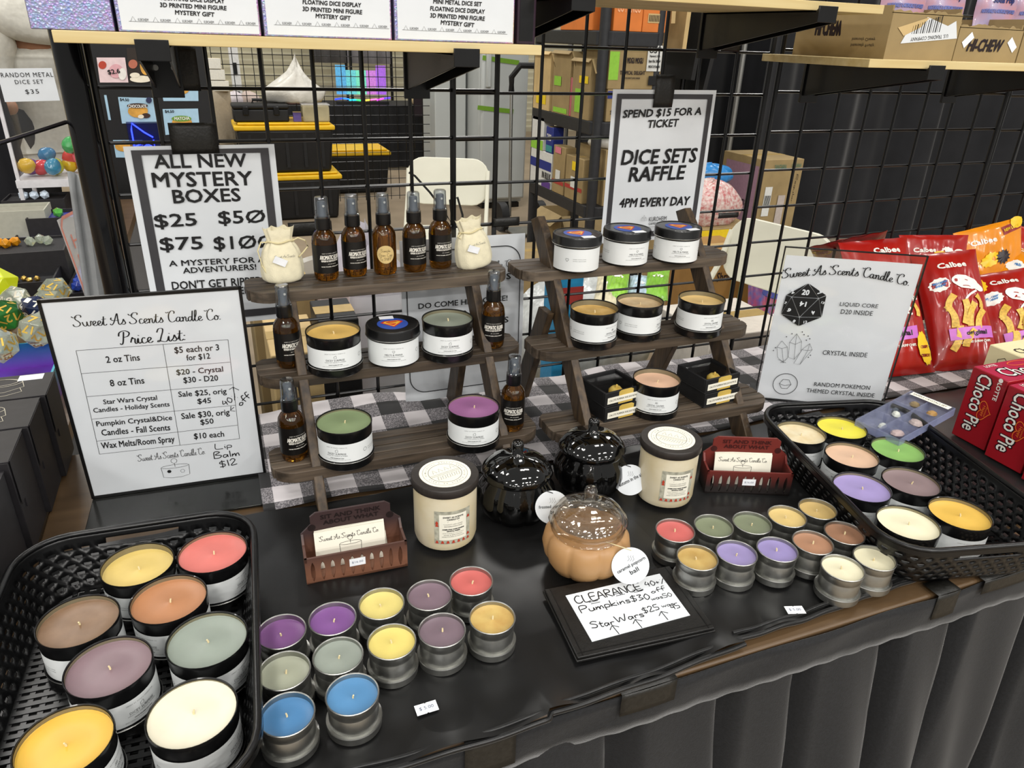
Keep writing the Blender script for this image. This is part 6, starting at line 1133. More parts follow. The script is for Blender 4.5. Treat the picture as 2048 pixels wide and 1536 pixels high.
# ================================================================== behind the grid: stock corner and hall
def crate(label, x0, x1, y0, y1, z0, z1, mt=KRAFT, cat='box', name='cardboard_box', group=None, opened=False, front=(), left=(), top=()):
    t = thing(name, label, cat, (x0, y0, z0), (0, 0, 0), group); W, D, H = x1-x0, y1-y0, z1-z0
    if opened:
        q = .006; b = MB(); b.box(0, W, 0, D, 0, q); b.box(0, W, 0, q, q, H); b.box(0, W, D-q, D, q, H); b.box(0, q, q, D-q, q, H); b.box(W-q, W, q, D-q, q, H); b.build('carton', mt, t, smooth=0)
        fl = min(.14, D*.45); fw = min(.12, W*.45)
        MB().add([(0, 0, H), (W, 0, H), (W, -fl*.55, H-fl*.7), (0, -fl*.55, H-fl*.7)], [(0, 1, 2, 3)]).build('flap', mt, t, solid=.004, smooth=0); MB().add([(0, 0, H), (0, D, H), (-fw*.7, D, H-fw*.55), (-fw*.7, 0, H-fw*.55)], [(0, 1, 2, 3)]).build('flap', mt, t, solid=.004, smooth=0)
    else:
        MB().box(0, W, 0, D, 0, H).build('carton', mt, t, bevel=.003); MB().box(W*.0, W, D/2-.025, D/2+.025, H, H+.0008).build('packing_tape', mat('packing_tape', '#b59a62', .25), t, smooth=0)
    F = dict(front=lambda u, v: (W/2+u*W, -.002, v*H), left=lambda u, v: (-.002, D/2-u*D, v*H), top=lambda u, v: (W/2+u*W, v*D, H+.002))
    for nm, items in (('front', front), ('left', left), ('top', top)):
        f = F[nm]
        for k, it in enumerate(items):
            b = MB(); g = (lambda u, v, k=k: tuple(Vector(f(u, v))+Vector((0, -.0012*k, 0) if nm == 'front' else (-.0012*k, 0, 0) if nm == 'left' else (0, 0, .0012*k))))
            if it[0] == 'rect': _, u0, u1, v0, v1, m_ = it; b.poly([(u0, v0), (u1, v0), (u1, v1), (u0, v1)], g); b.build('print_patch', m_, t, smooth=0)
            elif it[0] == 'text': _, s, u, v, w_, h, m_ = it[:7]; b.text(s, u, v, w_, h, g, bold=.015, ang=it[7] if len(it) > 7 else 0); b.build('lettering', m_, t, smooth=0)
            elif it[0] == 'hand': _, s, u, v, w_, h, m_ = it[:7]; b.hand(s, u, v, w_, h, g, H_, .07, ang=it[7] if len(it) > 7 else 0); b.build('handwriting', m_, t, smooth=0)
    return t
# ---- plastic totes
TOTE = mat('black_tote_plastic', '#101113', .45, nz=(30, .2)); LIDY = mat('yellow_lid_plastic', '#e0b418', .4, nz=(20, .06))
def tote(label, x, y, z, lid=True, W=.74, D=.48, H=.37):
    t = thing('storage_tote', label, 'storage tote', (x, y, z), (0, 0, 0), 'black totes with yellow lids')
    b = MB(); b.add([(-W*.44, -D*.43, 0), (W*.44, -D*.43, 0), (W*.44, D*.43, 0), (-W*.44, D*.43, 0), (-W*.48, -D*.48, H-.05), (W*.48, -D*.48, H-.05), (W*.48, D*.48, H-.05), (-W*.48, D*.48, H-.05)], [(3, 2, 1, 0), (4, 5, 6, 7), (0, 1, 5, 4), (1, 2, 6, 5), (2, 3, 7, 6), (3, 0, 4, 7)]); b.build('tub', TOTE, t, bevel=.02)
    for k in range(5): MB().box(-W*.36+k*W*.18-.012, -W*.36+k*W*.18+.012, -D*.475, -D*.45, .04, H-.08).build('rib', TOTE, t, smooth=0)
    b = MB(); b.box(-W/2, W/2, -D/2, D/2, H-.055, H-.02); b.box(-W*.46, W*.46, -D*.45, D*.45, H-.02, H); b.build('lid', LIDY, t, bevel=.012)
xl, xr = PY(466, 250, 6.05).x, PY(670, 250, 6.05).x; xm = (xl+xr)/2
tote('lower black tote with a yellow lid in the nearer stack', xm+.03, 6.28, FLOORZ); tote('upper black tote with a yellow lid carrying a toolbox and white bag', xm, 6.28, FLOORZ+.371)
x3 = PY(725, 305, 7.0).x; tote('black tote with a yellow lid standing behind the far grid', x3-.1, 7.25, FLOORZ, H=.40)
zt2 = FLOORZ+.742; t = thing('toolbox', 'black toolbox with latches on the yellow tote lid', 'toolbox', (xm-.16, 6.2, zt2)); MB().box(-.2, .2, -.1, .1, 0, .09).build('body', BLKM, t, bevel=.012); MB().box(-.205, .205, -.105, .105, .092, .125).build('lid', BLKM, t, bevel=.012); [MB().box(s*.11-.02, s*.11+.02, -.115, -.1, .05, .11).build('latch', BLK, t, bevel=.004) for s in (-1, 1)]; MB().tube([(-.05, 0, .125), (-.05, 0, .15), (.05, 0, .15), (.05, 0, .125)], .01, 8).build('handle', BLKM, t)
def lump(name, label, cat, loc, rx, ry, rz, mt, amp=.18, seed=1, grp=None, n=26, peak=None):
    rr = random.Random(seed); ph = [(rr.uniform(1, 5), rr.uniform(1, 5), rr.uniform(0, 6), rr.uniform(.3, 1)) for _ in range(6)]
    def f(u, v):
        a, c = 2*pi*u, pi*(v-.5); k = 1+amp*sum(q[3]*sin(q[0]*cos(a)*2+q[2])*cos(q[1]*sin(a)*2+c*q[0]) for q in ph)/3; z = sin(c)
        x, y, zz = rx*k*cos(c)*cos(a), ry*k*cos(c)*sin(a), rz*(max(-.6, z*k)+.6)/1.6
        if peak and z > .1: x = x*(1-z)+peak*z*rx; zz *= 1+.5*z*z
        return (x, y, zz)
    return tag(MB().surf(f, n, n).build(name, mt, loc=loc, smooth=60), label, cat, grp)
PBAG = mat('white_poly_bag', '#d6d3ca', .3, nz=(9, .1), bump=(14, .5, .02))
lump('poly_bag', 'crumpled white plastic bag on the upper yellow tote lid', 'bag', (xm+.12, 6.3, zt2+.128), .24, .15, .22, PBAG, .3, 5, peak=.1); t = thing('food_container', 'clear food container on the yellow tote lid', 'container', (xm+.24, 6.14, zt2)); MB().box(-.1, .1, -.07, .07, 0, .12).build('tub', mat('cloudy_plastic', '#b8ae8c', .2, nz=(8, .2), alpha=.75), t, bevel=.012); MB().box(-.105, .105, -.075, .075, .12, .13).build('lid', CLEAR2, t, bevel=.004)
crate('small violet packet beside the container on the tote lid', xm+.07, xm+.13, 6.10, 6.13, zt2, zt2+.07, mat('violet_card', '#5a4a8a', .5), name='packet_box')
# ---- far grid panels and far stall table
t = thing('far_grid_panel', 'distant black wire grid panel standing behind the tote stacks', 'grid panel', (0, 6.62, 0)); xa, xb = .1, 2.1; mv = MB().tube([(0, 0, FLOORZ+.02), (0, 0, 1.6)], .0032, 5).mesh('wire', WIRE); mh = MB().tube([(xa, 0, 0), (xb, 0, 0)], .0032, 5).mesh('wire', WIRE)
for k in range(27): place('wire', mv, t, loc=(xa+k*.0762, 0, 0))
for k in range(30): place('wire', mh, t, loc=(0, .006, FLOORZ+.05+k*.0762))
ty = 8.3; tz = PY(720, 212, ty).z; xa, xb = PY(440, 212, ty).x, PY(893, 215, ty).x
t = thing('far_stall_table', 'distant stall table with a long dark pleated cloth', 'table', (0, ty, 0)); MB().box(xa-1.0, xb, 0, .7, tz-.04, tz).build('tabletop', BLKM, t, smooth=0); MB().surf(lambda u, v: (xa-1.0+(xb-xa+1.0)*u, -.02-.03*abs(sin(u*75)), FLOORZ+.03+(tz-FLOORZ-.04)*v), 300, 2).build('pleated_cloth', FAB, t, smooth=60)
t = thing('light_display', 'distant glowing rainbow display panel on the stall table', 'display', (PY(725, 200, ty+.2).x, ty+.2, tz)); hs = ['#5aa8d8', '#6ac8d0', '#7adfc0', '#c880d8', '#a86ae0']
for k in range(5): MB().box(-.27+k*.108, -.27+(k+1)*.108-.004, 0, .02, .10, .34+.05*(k in (0, 4))).build('lit_panel', mat('led_panel_%d' % k, hs[k], .4, nz=(60, .3), emit=.45), t, smooth=0)
b = [MB().tube([(-.3+k*.075, -.03, .04+.03*abs(k-4)/4*(1 if k % 2 else .4)), (-.3+(k+1)*.075, -.03, .04+.03*abs(k-3)/4)], .009, 6).build('light_bar', mat('led_bar_%d' % k, ['#2038ff', '#1f6cff', '#20d0ff', '#30ff70', '#ffd040', '#ff60a0', '#ff40ff', '#5030ff'][k], .4, nz=None, emit=2), t) for k in range(8)]
MB().box(-.28, .28, -.05, .03, 0, .03).build('base', BLKM, t, smooth=0)
t = thing('light_strip', 'distant bright white lamp strip over trinkets on the stall table', 'lamp', (PY(858, 195, ty+.1).x, ty+.1, tz)); MB().tube([(-.22, 0, .17), (.22, 0, .17)], .018, 8).build('tube', mat('white_lamp', '#e8f4ff', .4, nz=None, emit=5), t); [MB().tube([(s*.22, 0, 0), (s*.22, 0, .17)], .008, 6).build('post', BLK, t) for s in (-1, 1)]
for k, (px, col, lb) in enumerate(((840, '#cbb48a', 'tan'), (862, '#d8cdb4', 'cream'), (880, '#b5623a', 'rust'), (615, '#5a4038', 'dark'), (590, '#8a6a60', 'dusty pink'), (500, '#b8a8a0', 'pale'), (470, '#c8c0c4', 'grey-white'))): lump('plush_toy', 'distant %s bundle of soft goods on the stall table' % lb, 'soft goods', (PY(px, 205, ty+.22).x, ty+.22, tz), .10, .08, .12, mat('plush_'+lb.replace(' ', '_').replace('-', '_'), col, .9), .25, k+2, 'soft goods on the far stall table', 16)
t = thing('banner_stand', 'distant dark upright banner standing beside the far stall', 'banner', (PY(868, 100, 7.9).x, 7.9, FLOORZ)); MB().box(-.22, .26, 0, .03, .6, 2.3).build('panel', mat('aubergine_fabric', '#241820', .7), t, smooth=0); MB().box(.27, .33, -.02, .02, .0, 1.4).build('post', BLK, t, smooth=0); MB().box(.255, .268, -.03, -.02, .05, 1.1).build('pale_edge', KRAFT2, t, smooth=0); MB().box(-.2, .3, -.15, .15, 0, .02).build('foot', BLK, t, smooth=0)
# framed panel on roll door, pale banner
t = thing('pillar_banner', 'distant pale grey fabric banner hanging before the roll-up door', 'banner', (PY(735, 60, 10.5).x, 10.5, FLOORZ)); MB().surf(lambda u, v: (-.28+.56*u, .03*sin(18*u), 1.0+2.6*v), 30, 4).build('fabric', mat('pale_grey_fabric', '#a9a9b2', .8), t, solid=.01); [MB().tube([(x, .02, 0), (x, .02, 3.6)], .02, 6).build('post', BLK, t) for x in (-.3, .3)]
t = thing('pillar_banner', 'distant darker grey banner left of the pale one', 'banner', (PY(660, 60, 10.5).x, 10.5, FLOORZ)); MB().surf(lambda u, v: (-.22+.44*u, .03*sin(14*u), 1.0+2.6*v), 30, 4).build('fabric', mat('mid_grey_fabric', '#6f6f72', .8), t, solid=.01); [MB().tube([(x, .02, 0), (x, .02, 3.6)], .02, 6).build('post', BLK, t) for x in (-.24, .24)]
t = thing('white_post', 'distant white slotted upright post before the roll-up door', 'post', (PY(468, 120, 9.5).x, 9.5, FLOORZ)); MB().box(-.05, .05, -.03, .03, .0, 3.5).build('post', mat('white_post_paint', '#d8d8d6', .5), t, smooth=0); [MB().box(-.02, .02, -.04, -.029, .3+k*.3, .42+k*.3).build('slot', BLK, t, smooth=0) for k in range(10)]
t = thing('side_drape', 'beige cloth draped over boxes left of the tote stack', 'cloth', (PY(452, 260, 6.6).x, 6.6, FLOORZ)); MB().surf(lambda u, v: (-.30+.36*u-.1*v*(1-u), .04*sin(7*u), .95*v), 16, 8).build('cloth', mat('beige_cloth', '#9a8f7c', .85), t, solid=.03)
for k, dz in enumerate((0, .08, .16)): crate(('lowest', 'middle', 'top')[k]+' small white box stacked on the beige cloth', PY(432, 250, 6.55).x-.02*k, PY(452, 250, 6.55).x-.02*k+.06, 6.55, 6.68, FLOORZ+.955+dz-.03+.0, FLOORZ+1.03+dz-.03, mat('white_card', '#d8d6cc', .5), name='small_box', group='small white boxes by the totes')
# ---- fridge, hand truck
FRW = mat('white_enamel', '#b6bab8', .35, nz=(4, .03)); yf = 6.1; xa, xb = PY(962, 300, yf).x, PY(1052, 300, yf).x
t = thing('upright_freezer', 'tall pale grey upright freezer with strips of green tape', 'freezer', (xa, yf, FLOORZ)); W = xb-xa
MB().box(0, W, .06, .75, .04, 1.75).build('body', FRW, t, bevel=.02); MB().box(.0, W, 0, .05, .08, 1.5).build('door', FRW, t, bevel=.02); MB().box(.0, W, .01, .05, 1.515, 1.74).build('control_panel', mat('panel_grey', '#a7abad', .4), t, bevel=.01); MB().box(.03, W-.03, .05, .7, 0, .04).build('plinth', BLK, t, smooth=0)
GRT = mat('green_tape', '#6f9a2e', .5); [MB().box(-.12, .2, -.004, -.001, z, z+.035).build('green_tape', GRT, t, rot=(0, .1, 0), smooth=0) for z in (.82, 1.20)]; MB().box(.03, .07, -.04, 0, 1.0, 1.45).build('handle', FRW, t, bevel=.01)
t = thing('side_freezer', 'grey-white cabinet side panel beside the freezer', 'cabinet', (xa-.30, yf+.35, FLOORZ)); MB().box(0, .28, 0, .4, .03, 1.6).build('body', FRW, t, bevel=.01); MB().box(.02, .26, .02, .38, 0, .03).build('plinth', BLK, t, smooth=0)
xh, yh = PY(1048, 300, 5.3).x, 5.3; t = thing('hand_truck', 'folding hand truck with black wheels and a curved handle', 'hand truck', (xh, yh, FLOORZ)); [MB().tube([(x, 0, .12), (x, .04, 1.05)], .013, 8).build('rail', SILVER, t) for x in (-.10, .12)]; MB().tube([(-.10, .04, 1.02), (-.11, .02, 1.12), (-.06, -.02, 1.2), (.08, -.02, 1.2)], .022, 8).build('handle', BLKM, t); MB().box(-.14, .16, -.22, .02, .02, .03).build('toe_plate', SILVER, t, smooth=0)
for x in (-.15, .17): MB().tube([(x-.03, .05, .11), (x+.03, .05, .11)], .11, 18).build('wheel', BLKM, t)
# ---- folding chairs
CHW = mat('white_resin', '#dedccb', .4, nz=(6, .03))
def chair(label, loc, rz, col=CHW):
    t = thing('folding_chair', label, 'chair', loc, (0, 0, rz), 'white folding chairs'); zs = .44
    def panel(name, w_, h, m, r=.085):
        pl = [(sx*(w_/2-r)+r*cos(a), sy*(h/2-r)+r*sin(a)) for sx, sy, a0 in ((1, 1, 0), (-1, 1, pi/2), (-1, -1, pi), (1, -1, 1.5*pi)) for a in [a0+pi/2*k/5 for k in range(6)]]; b = MB(); b.T = m; b.prism(pl, -.012, .012); b.build(name, CHW, t, bevel=.004)
    panel('backrest', .43, .24, Matrix.Translation((0, .20, .68)) @ Matrix.Rotation(pi/2-.2, 4, 'X')); panel('seat', .40, .38, Matrix.Translation((0, -.02, zs)))
    for s in (-1, 1):
        MB().tube([(s*.21, .205, .74), (s*.21, .16, .62), (s*.21, -.27, .0)], .011, 8).build('leg', CHW, t); MB().tube([(s*.19, .14, zs+.02), (s*.19, .33, 0)], .011, 8).build('leg', CHW, t)
    MB().tube([(-.21, -.21, .1), (.21, -.21, .1)], .008, 6).build('stretcher', CHW, t); MB().tube([(-.19, .30, .09), (.19, .30, .09)], .008, 6).build('stretcher', CHW, t)
p = PY(905, 360, 3.9); chair('white folding chair standing behind the spray bottles', (p.x-.13, 3.62, FLOORZ), 2.75+pi)
t = thing('cable', 'black cable looped over the white folding chair', 'cable', (0, 0, 0)); MB().tube([tuple(PY(x, y, 3.62)) for x, y in ((818, 345), (830, 352), (860, 385), (890, 425), (905, 450), (900, 400), (915, 395), (925, 430), (925, 470))], .006, 6).build('cord', BLKM, t)
chair('white folding chair standing in front of the dark drape', (1.69, 2.03, FLOORZ), -1.3)
# ---- black plastic shelving unit with cartons
UX0, UX1, UY0, UY1 = 1.895, 2.28, 3.6, 4.5; SHZ = (.677, .243, -.202, -.62); t = thing('shelving_unit', 'black plastic shelving unit stacked with snack cartons', 'shelving', (0, 0, 0)); SHP = mat('charcoal_shelf_plastic', '#26272a', .5, nz=(40, .15))
for z in SHZ:
    c_ = .06; pl_ = [(UX0+c_, UY0), (UX1-c_, UY0), (UX1, UY0+c_), (UX1, UY1-c_), (UX1-c_, UY1), (UX0+c_, UY1), (UX0, UY1-c_), (UX0, UY0+c_)]; MB().prism(pl_, z-.07, z).build('shelf', SHP, t, bevel=.006, smooth=0)
for x in (UX0+.035, UX1-.035):
    for y in (UY0+.04, UY1-.04): MB().tube([(x, y, FLOORZ), (x, y, 1.15)], .028, 12).build('post', SHP, t)
ORC = mat('orange_carton', '#d97a34', .6, nz=(10, .08)); WHC = mat('white_carton', '#d5d6d2', .5); GRP = mat('green_scribble', '#8cc23e', .6); NVY = mat('navy_print', '#24317e', .5); YLP = mat('yellow_patch', '#e8c81e', .5); RDP = mat('red_print_patch', '#a83a34', .5); GK = 'snack cartons on the shelving unit'
xi0, xi1 = UX0+.07, UX1-.01
crate('orange mango juice carton on the top of the shelving unit', xi0, xi0+.165, UY0+.02, UY0+.4, SHZ[0], SHZ[0]+.24, ORC, group=GK, front=[('text', 'GO MANGO', 0, .45, .8, .18, mat('pale_orange_ink', '#efb083', .6))])
crate('orange juice carton with a barcode beside the mango one', xi0+.168, xi1, UY0+.02, UY0+.4, SHZ[0], SHZ[0]+.24, ORC, group=GK, front=[('rect', -.3, .4, .18, .36, KRAFT2), ('text', 'IIIIIIIIII', .05, .27, .6, .12, INK)])
crate('orange bag-like carton at the side of the top shelf', UX0+.0, UX0+.066, UY0+.12, UY0+.5, SHZ[0], SHZ[0]+.2, ORC, group=GK)
crate('lower strawberry juice carton with blue tape on the middle shelf', xi0, xi1, UY0+.02, UY0+.32, SHZ[1], SHZ[1]+.16, KRAFT, group=GK, front=[('rect', -.5, .5, .72, .95, NVY), ('rect', -.4, .1, .45, .7, GRP), ('text', 'STRAWBERRY', -.15, .3, .55, .13, CDRK), ('text', 'CONCENTRATE', -.15, .15, .4, .06, CDRK)])
crate('brown tropical juice carton with a white shipping label on the middle shelf', xi0-.005, xi1, UY0+.02, UY0+.32, SHZ[1]+.161, SHZ[1]+.385, KRAFT, group=GK, front=[('rect', -.5, -.32, .2, .8, GRP), ('text', 'MOGU MOGU', -.02, .62, .3, .12, CDRK), ('text', 'TROPICAL DELIGHT', -.05, .36, .48, .08, CDRK), ('text', 'COCONUT JUICE DRINK', -.05, .24, .3, .05, CDRK), ('rect', .2, .48, .4, .95, WHC), ('text', 'UST', .34, .85, .22, .12, INK), ('text', 'Hayward, USA', .34, .72, .2, .06, INK), ('text', 'Item No: 34554', .34, .62, .22, .06, INK), ('text', 'PRODUCT OF THAILAND', .34, .5, .22, .05, INK), ('rect', .25, .44, .1, .3, INK)])
crate('first opened carton along the middle shelf side, scribbled with green marker', UX0+.0, UX0+.064, UY0+.09, UY0+.30, SHZ[1], SHZ[1]+.30, KRAFT, group=GK, opened=True, left=[('rect', -.3, .2, .1, .5, GRP), ('rect', -.1, .4, .6, .72, YLP)])
crate('second opened carton along the middle shelf side, with lime tape', UX0+.0, UX0+.064, UY0+.33, UY0+.56, SHZ[1], SHZ[1]+.33, KRAFT, group=GK, opened=True, left=[('rect', -.4, .4, .02, .1, GRP), ('rect', -.4, .0, .45, .6, GRP)])
crate('third opened carton farthest back on the middle shelf side', UX0+.0, UX0+.064, UY0+.60, UY0+.84, SHZ[1], SHZ[1]+.32, KRAFT2, group=GK, opened=True, left=[('rect', -.3, .3, .1, .3, YLP)])
crate('pink packet between cartons on the middle shelf side', UX0-.0, UX0+.03, UY0+.305, UY0+.325, SHZ[1], SHZ[1]+.2, mat('pink_card', '#b8606a', .5), group=GK, name='snack_packet')
crate('brown carton with red edge at the front of the low shelf side', UX0+.0, UX0+.07, UY0+.10, UY0+.32, SHZ[2], SHZ[2]+.24, KRAFT, group=GK, left=[('rect', -.5, .5, .25, .34, RDP), ('rect', -.15, .15, .3, .55, WHC), ('rect', -.1, .1, .7, .9, YLP)])
crate('brown carton with red edge and white labels on the low shelf side', UX0+.0, UX0+.07, UY0+.34, UY0+.50, SHZ[2], SHZ[2]+.27, KRAFT, group=GK, left=[('rect', -.5, .5, .2, .28, RDP), ('rect', -.2, .2, .3, .5, WHC), ('rect', -.3, .2, .85, .98, mat('pink_patch', '#d87a8c', .5))])
crate('white and blue bulk carton on the low shelf side', UX0+.0, UX0+.07, UY0+.52, UY0+.84, SHZ[2], SHZ[2]+.21, WHC, group=GK, left=[('rect', -.5, .5, .5, .75, NVY), ('text', 'IN BULK', .3, .35, .4, .18, INK), ('rect', .1, .5, .02, .2, mat('violet_patch', '#5a3a86', .5))])
crate('blue snack carton on top of the bulk carton', UX0+.0, UX0+.07, UY0+.42+.1, UY0+.62, SHZ[2]+.211, SHZ[2]+.36, NVY, group=GK, left=[('text', 'TARO', 0, .6, .6, .25, CWHT), ('rect', -.4, .5, .05, .3, mat('teal_patch', '#3a8a8c', .5))])
crate('white and green carton farthest back on the low shelf', UX0+.0, UX0+.07, UY0+.66, UY0+.84, SHZ[2]+.211, SHZ[2]+.40, WHC, group=GK, left=[('rect', -.5, .5, .0, .3, GRP)])
crate('tall brown carton at the front of the low shelf', xi0+.02, xi1, UY0+.02, UY0+.34, SHZ[2], SHZ[2]+.30, KRAFT, group=GK, front=[('text', 'OO', -.2, .3, .3, .3, mat('dark_brown_ink', '#4a3a22', .6))]); lump('poly_bag', 'crumpled white plastic bag on the low shelf carton', 'bag', ((xi0+xi1)/2-.02, UY0+.12, SHZ[2]+.301), .16, .10, .09, PBAG, .25, 8)
crate('flattened brown carton on the floor beside the hand truck', xh+.02, xh+.42, 4.62, 4.98, FLOORZ, FLOORZ+.26, KRAFT, opened=True); crate('brown carton standing below the shelving unit end', UX0-.35, UX0-.03, 3.75, 4.1, FLOORZ, FLOORZ+.24, KRAFT, left=[('text', 'SNACK', 0, .5, .6, .2, CDRK)])
# ---- hanging sleeves next to the unit
for k in range(5): tag(MB().box(2.36+.05*k, 2.385+.05*k, 3.75, 4.1, .62+.01*k, 1.2).build('card_sheet', KRAFT2 if k in (1, 2) else BLKM, smooth=0, rot=(0, .06*k-.1, 0)), ('black', 'pale brown', 'pale brown', 'black', 'black')[k]+' card sheet hanging beside the shelving unit, '+('first', 'second', 'third', 'fourth', 'fifth')[k]+' from it', 'card sheet', 'card sheets beside the shelving unit')
t = thing('sheet_rail', 'rail holding the card sheets beside the shelving unit', 'rail', (0, 0, 0)); MB().box(2.33, 2.62, 3.9, 3.94, 1.2, 1.24).build('rail', BLK, t); [MB().tube([(x, 3.92, FLOORZ), (x, 3.92, 1.2)], .015, 8).build('post', BLK, t) for x in (2.335, 2.615)]
# ---- dark drape
DRP = mat('charcoal_drape', '#141519', .85, nz=(5, .25), col2='#1d1e22', sheen=.25, bump=(260, .4, .001))
def drape(label, x0, x1, y0, y1, s):
    t = thing('drape', label, 'drape', (0, 0, 0), group='dark hall drapes'); L = math.hypot(x1-x0, y1-y0)
    def f(u, v): d = .09*sin(L*u*9+s)+.04*sin(L*u*17+s*2+v*.6)+.02*sin(L*u*7+v*1.5); return (x0+(x1-x0)*u, y0+(y1-y0)*u-d, FLOORZ+.02+2.9*v)
    MB().surf(f, int(L*60), 14).build('cloth', DRP, t, smooth=80); MB().tube([(x0, y0+.01, 2.2), (x1, y1+.01, 2.2)], .02, 8).build('rail', SILVER, t); [MB().tube([(x, y, FLOORZ), (x, y, 2.2)], .02, 8).build('post', SILVER, t) for x, y in ((x0, y0+.16), (x1, y1+.16))]
drape('dark drape hanging behind the card sheets and shelving unit', 2.45, 4.1, 4.95, 4.95, 0); drape('dark drape wall behind the crisp packets and low shelf', 3.62, 8.2, 4.55, 3.6, 1.3)
# ---- cartons and bags on the floor behind the grid
p0 = PY(1462, 300, 3.3); p1 = PY(1622, 320, 3.3); b0 = PY(1500, 470, 3.3).z
crate('open brown soda carton marked Regular behind the second folding chair', PY(1517, 400, 3.35).x, p1.x, 3.35, 3.72, FLOORZ+.0, PY(1600, 318, 3.35).z, KRAFT, opened=False, front=[('hand', 'Regular', .38, .80, .2, .05, CDRK, -pi/2-.1), ('rect', -.38, -.2, .62, .82, WHC), ('text', 'IIIIII', -.29, .72, .14, .08, INK), ('rect', -.02, .16, .40, .76, mat('bottle_grey', '#b4a9a2', .5)), ('text', 'SANGARIA', -.1, .95, .3, .035, mat('teal_ink', '#3f6f5c', .6)), ('text', 'GUARANA', .3, .96, .25, .025, mat('teal_ink', '#3f6f5c', .6))], left=[('rect', -.4, .4, .45, .95, mat('violet_grey_patch', '#9c7a8c', .6)), ('text', 'Guarana', 0, .7, .5, .06, CDRK)])
crate('brown carton printed Shrimp Chips below the second folding chair', PY(1418, 560, 2.5).x, PY(1512, 560, 2.5).x, 2.5, 2.8, FLOORZ, PY(1470, 508, 2.5).z, mat('dark_kraft', '#96703c', .75, nz=(14, .1)), front=[('text', 'Shrimp Chips', .05, .82, .8, .09, CDRK), ('rect', 0, .35, .45, .52, RDP), ('rect', .02, .33, .47, .50, mat('pale_red', '#b8604c', .5))])
lump('yellow_bag', 'flat yellow plastic sheet on the floor beside the shrimp chip carton', 'bag', (PY(1530, 620, 2.35).x, 2.3, FLOORZ+.002), .34, .20, .06, mat('yellow_film', '#d8c81a', .3, nz=(9, .1), bump=(12, .5, .02)), .25, 11)
crate('long white carton lid lying below the grid near the riser', PY(1400, 690, 1.5).x, PY(1560, 690, 1.5).x, 1.46, 1.72, FLOORZ, PY(1480, 655, 1.5).z, mat('off_white_card', '#d8d0c4', .5), name='white_carton')
t = packet('red and blue patterned crisp packet standing below the folding chair', (1540, 690), -.5, (1545, 525), 2.42, .22, mat('patriot_foil', '#a82a2c', .3, nz=(30, .6), col2='#3a4a8a'), [('white_print', CWHT)+('blob', .0, .85, .3, .12, .3, .2), ('blue_print', NVY)+('blob', .1, .6, .35, .12), ('white_print', CWHT)+('text', 'USA', .1, .3, .5, .1)], yaw=.3, seed=9, group=None)
# packets seen through the riser
lump('poly_bag', 'clear plastic sack of packets seen through the riser with the tan candles', 'bag', (PY(1250, 620, 2.1).x-.10, 2.25, FLOORZ+.26), .27, .22, .36, mat('cloudy_poly', '#c3c6c4', .25, nz=(18, .25), bump=(14, .6, .02)), .22, 3)
crate('large brown carton under the clear plastic sack', PY(1250, 620, 2.1).x-.42, PY(1250, 620, 2.1).x+.10, 2.02, 2.5, FLOORZ, FLOORZ+.26, KRAFT, front=[('rect', -.1, .12, .55, .98, RDP), ('text', 'DAM', .3, .6, .3, .3, CDRK), ('rect', .15, .5, .85, .99, RDP)])
crate('blue and red snack box seen beside the riser leg', PY(1112, 600, 1.7).x, PY(1165, 600, 1.7).x, 1.7, 1.78, FLOORZ, PY(1140, 545, 1.7).z, mat('cyan_card', '#2a8fc0', .45), name='snack_box', front=[('rect', -.5, .5, .89, .95, RDP), ('rect', -.3, -.1, .78, .88, CWHT), ('text', 'STIX', -.2, .83, .08, .05, INK, pi/2), ('rect', .05, .45, .78, .86, mat('choc_patch', '#5a2a22', .5))])
for k, (px, py, col, lb) in enumerate(((1230, 560, '#8cc23e', 'lime green'), (1310, 560, '#7fb83a', 'leaf green'), (1275, 575, '#b9cfe0', 'pale blue'), (1210, 575, '#d8cfb0', 'cream'))): packet('%s snack packet lying on the clear sack' % lb, (px, py+40), -.05, (px+8, py-22), 2.05, .075, mat('foil_'+lb.replace(' ', '_'), col, .3, nz=(20, .3)), [('white_print', CWHT)+('blob', 0, .55, .25, .2)], bulge=.02, yaw=.3, seed=20+k, group='snack packets on the clear sack')
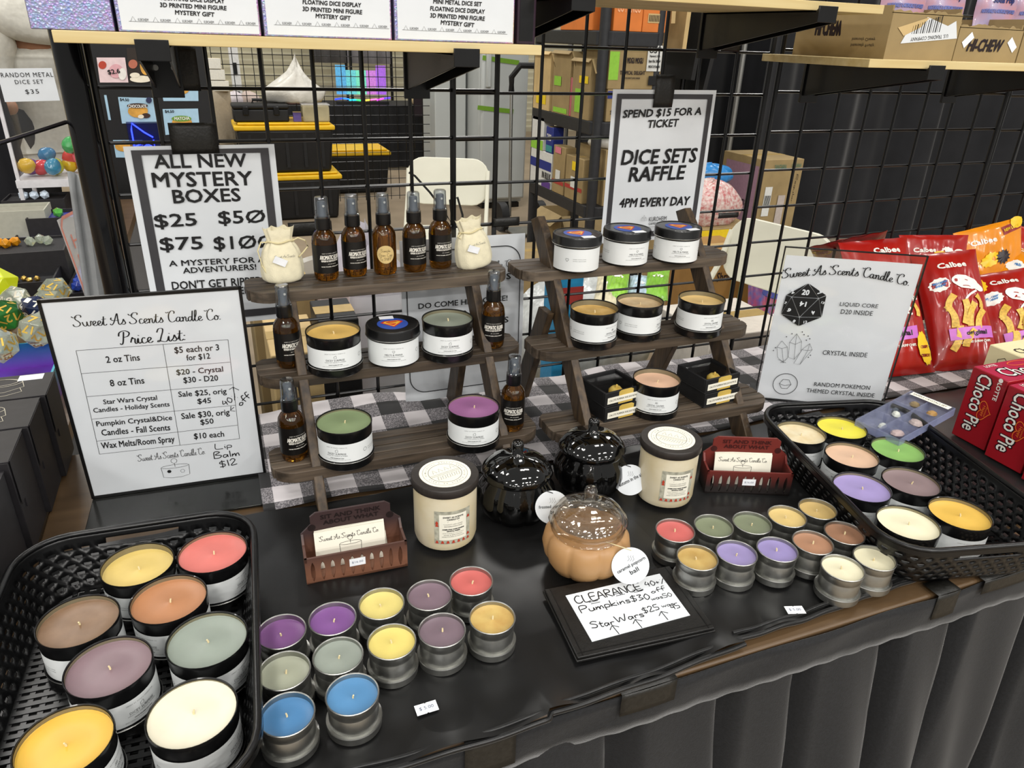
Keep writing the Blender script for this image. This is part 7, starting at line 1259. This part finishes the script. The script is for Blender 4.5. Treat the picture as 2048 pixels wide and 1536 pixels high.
lump('candy_bag', 'clear bag of red sweets beside the soda carton', 'bag', (PY(1420, 420, 3.0).x, 3.0, PY(1420, 445, 3.0).z), .16, .1, .2, mat('red_candy_mix', '#b86a6a', .25, nz=(70, .5), col2='#d8cfc8'), .2, 6); crate('brown carton under the bag of red sweets', PY(1420, 420, 3.0).x-.22, PY(1420, 420, 3.0).x+.2, 2.88, 3.2, FLOORZ, PY(1420, 445, 3.0).z, KRAFT, front=[('rect', -.5, .5, .9, .99, YLP)])
lump('blue_bag', 'blue plastic bag above the sweets near the raffle poster', 'bag', (PY(1418, 385, 3.12).x, 3.13, PY(1420, 445, 3.0).z+.17), .12, .07, .09, mat('blue_film', '#2a7ab8', .25, bump=(14, .5, .02)), .25, 9)
# behind the bottle riser
t = thing('plastic_tub', 'clear plastic tub of white film bags seen under the spray bottles', 'tub', (PY(760, 640, 1.95).x, 2.1, FLOORZ)); MB().open_lathe([(.17, .0), (.20, .02), (.225, .74), (.235, .75)], 36).build('tub', mat('milky_tub', '#c8cac4', .25, nz=None, alpha=.55), t); MB().lathe([(0, .0), (.17, 0), (.17, .004), (0, .004)], 30).build('bottom', PAPER, t)
lump('film_bag', 'bundle of lilac-white film bags heaped in the clear tub', 'bag', (PY(760, 640, 1.95).x, 2.1, FLOORZ+.02), .17, .15, .80, mat('lilac_film', '#cbc7d2', .25, nz=(8, .08), bump=(10, .6, .02)), .2, 13)
crate('plain brown carton seen under the top tier beside the poster', PY(545, 620, 1.85).x-.05, PY(632, 620, 1.85).x, 1.85, 2.2, FLOORZ, PY(600, 590, 1.85).z, KRAFT); crate('pink and white printed box behind the riser next to the brown carton', PY(640, 600, 1.8).x, PY(700, 600, 1.8).x, 1.8, 1.95, FLOORZ, PY(680, 588, 1.8).z, mat('blush_card', '#d8c6c4', .5), name='printed_box', front=[('rect', -.4, .4, .95, .97, INK), ('rect', -.4, -.1, .90, .93, INK), ('rect', .0, .4, .85, .87, INK)])
crate('low brown carton behind the riser legs', PY(540, 720, 1.6).x, PY(640, 720, 1.6).x, 1.55, 1.8, FLOORZ, PY(590, 690, 1.6).z, KRAFT2); crate('dark equipment box behind the riser', PY(640, 680, 1.55).x, PY(720, 680, 1.55).x, 1.55, 1.7, FLOORZ, PY(680, 640, 1.55).z, BLKM, name='equipment_box')
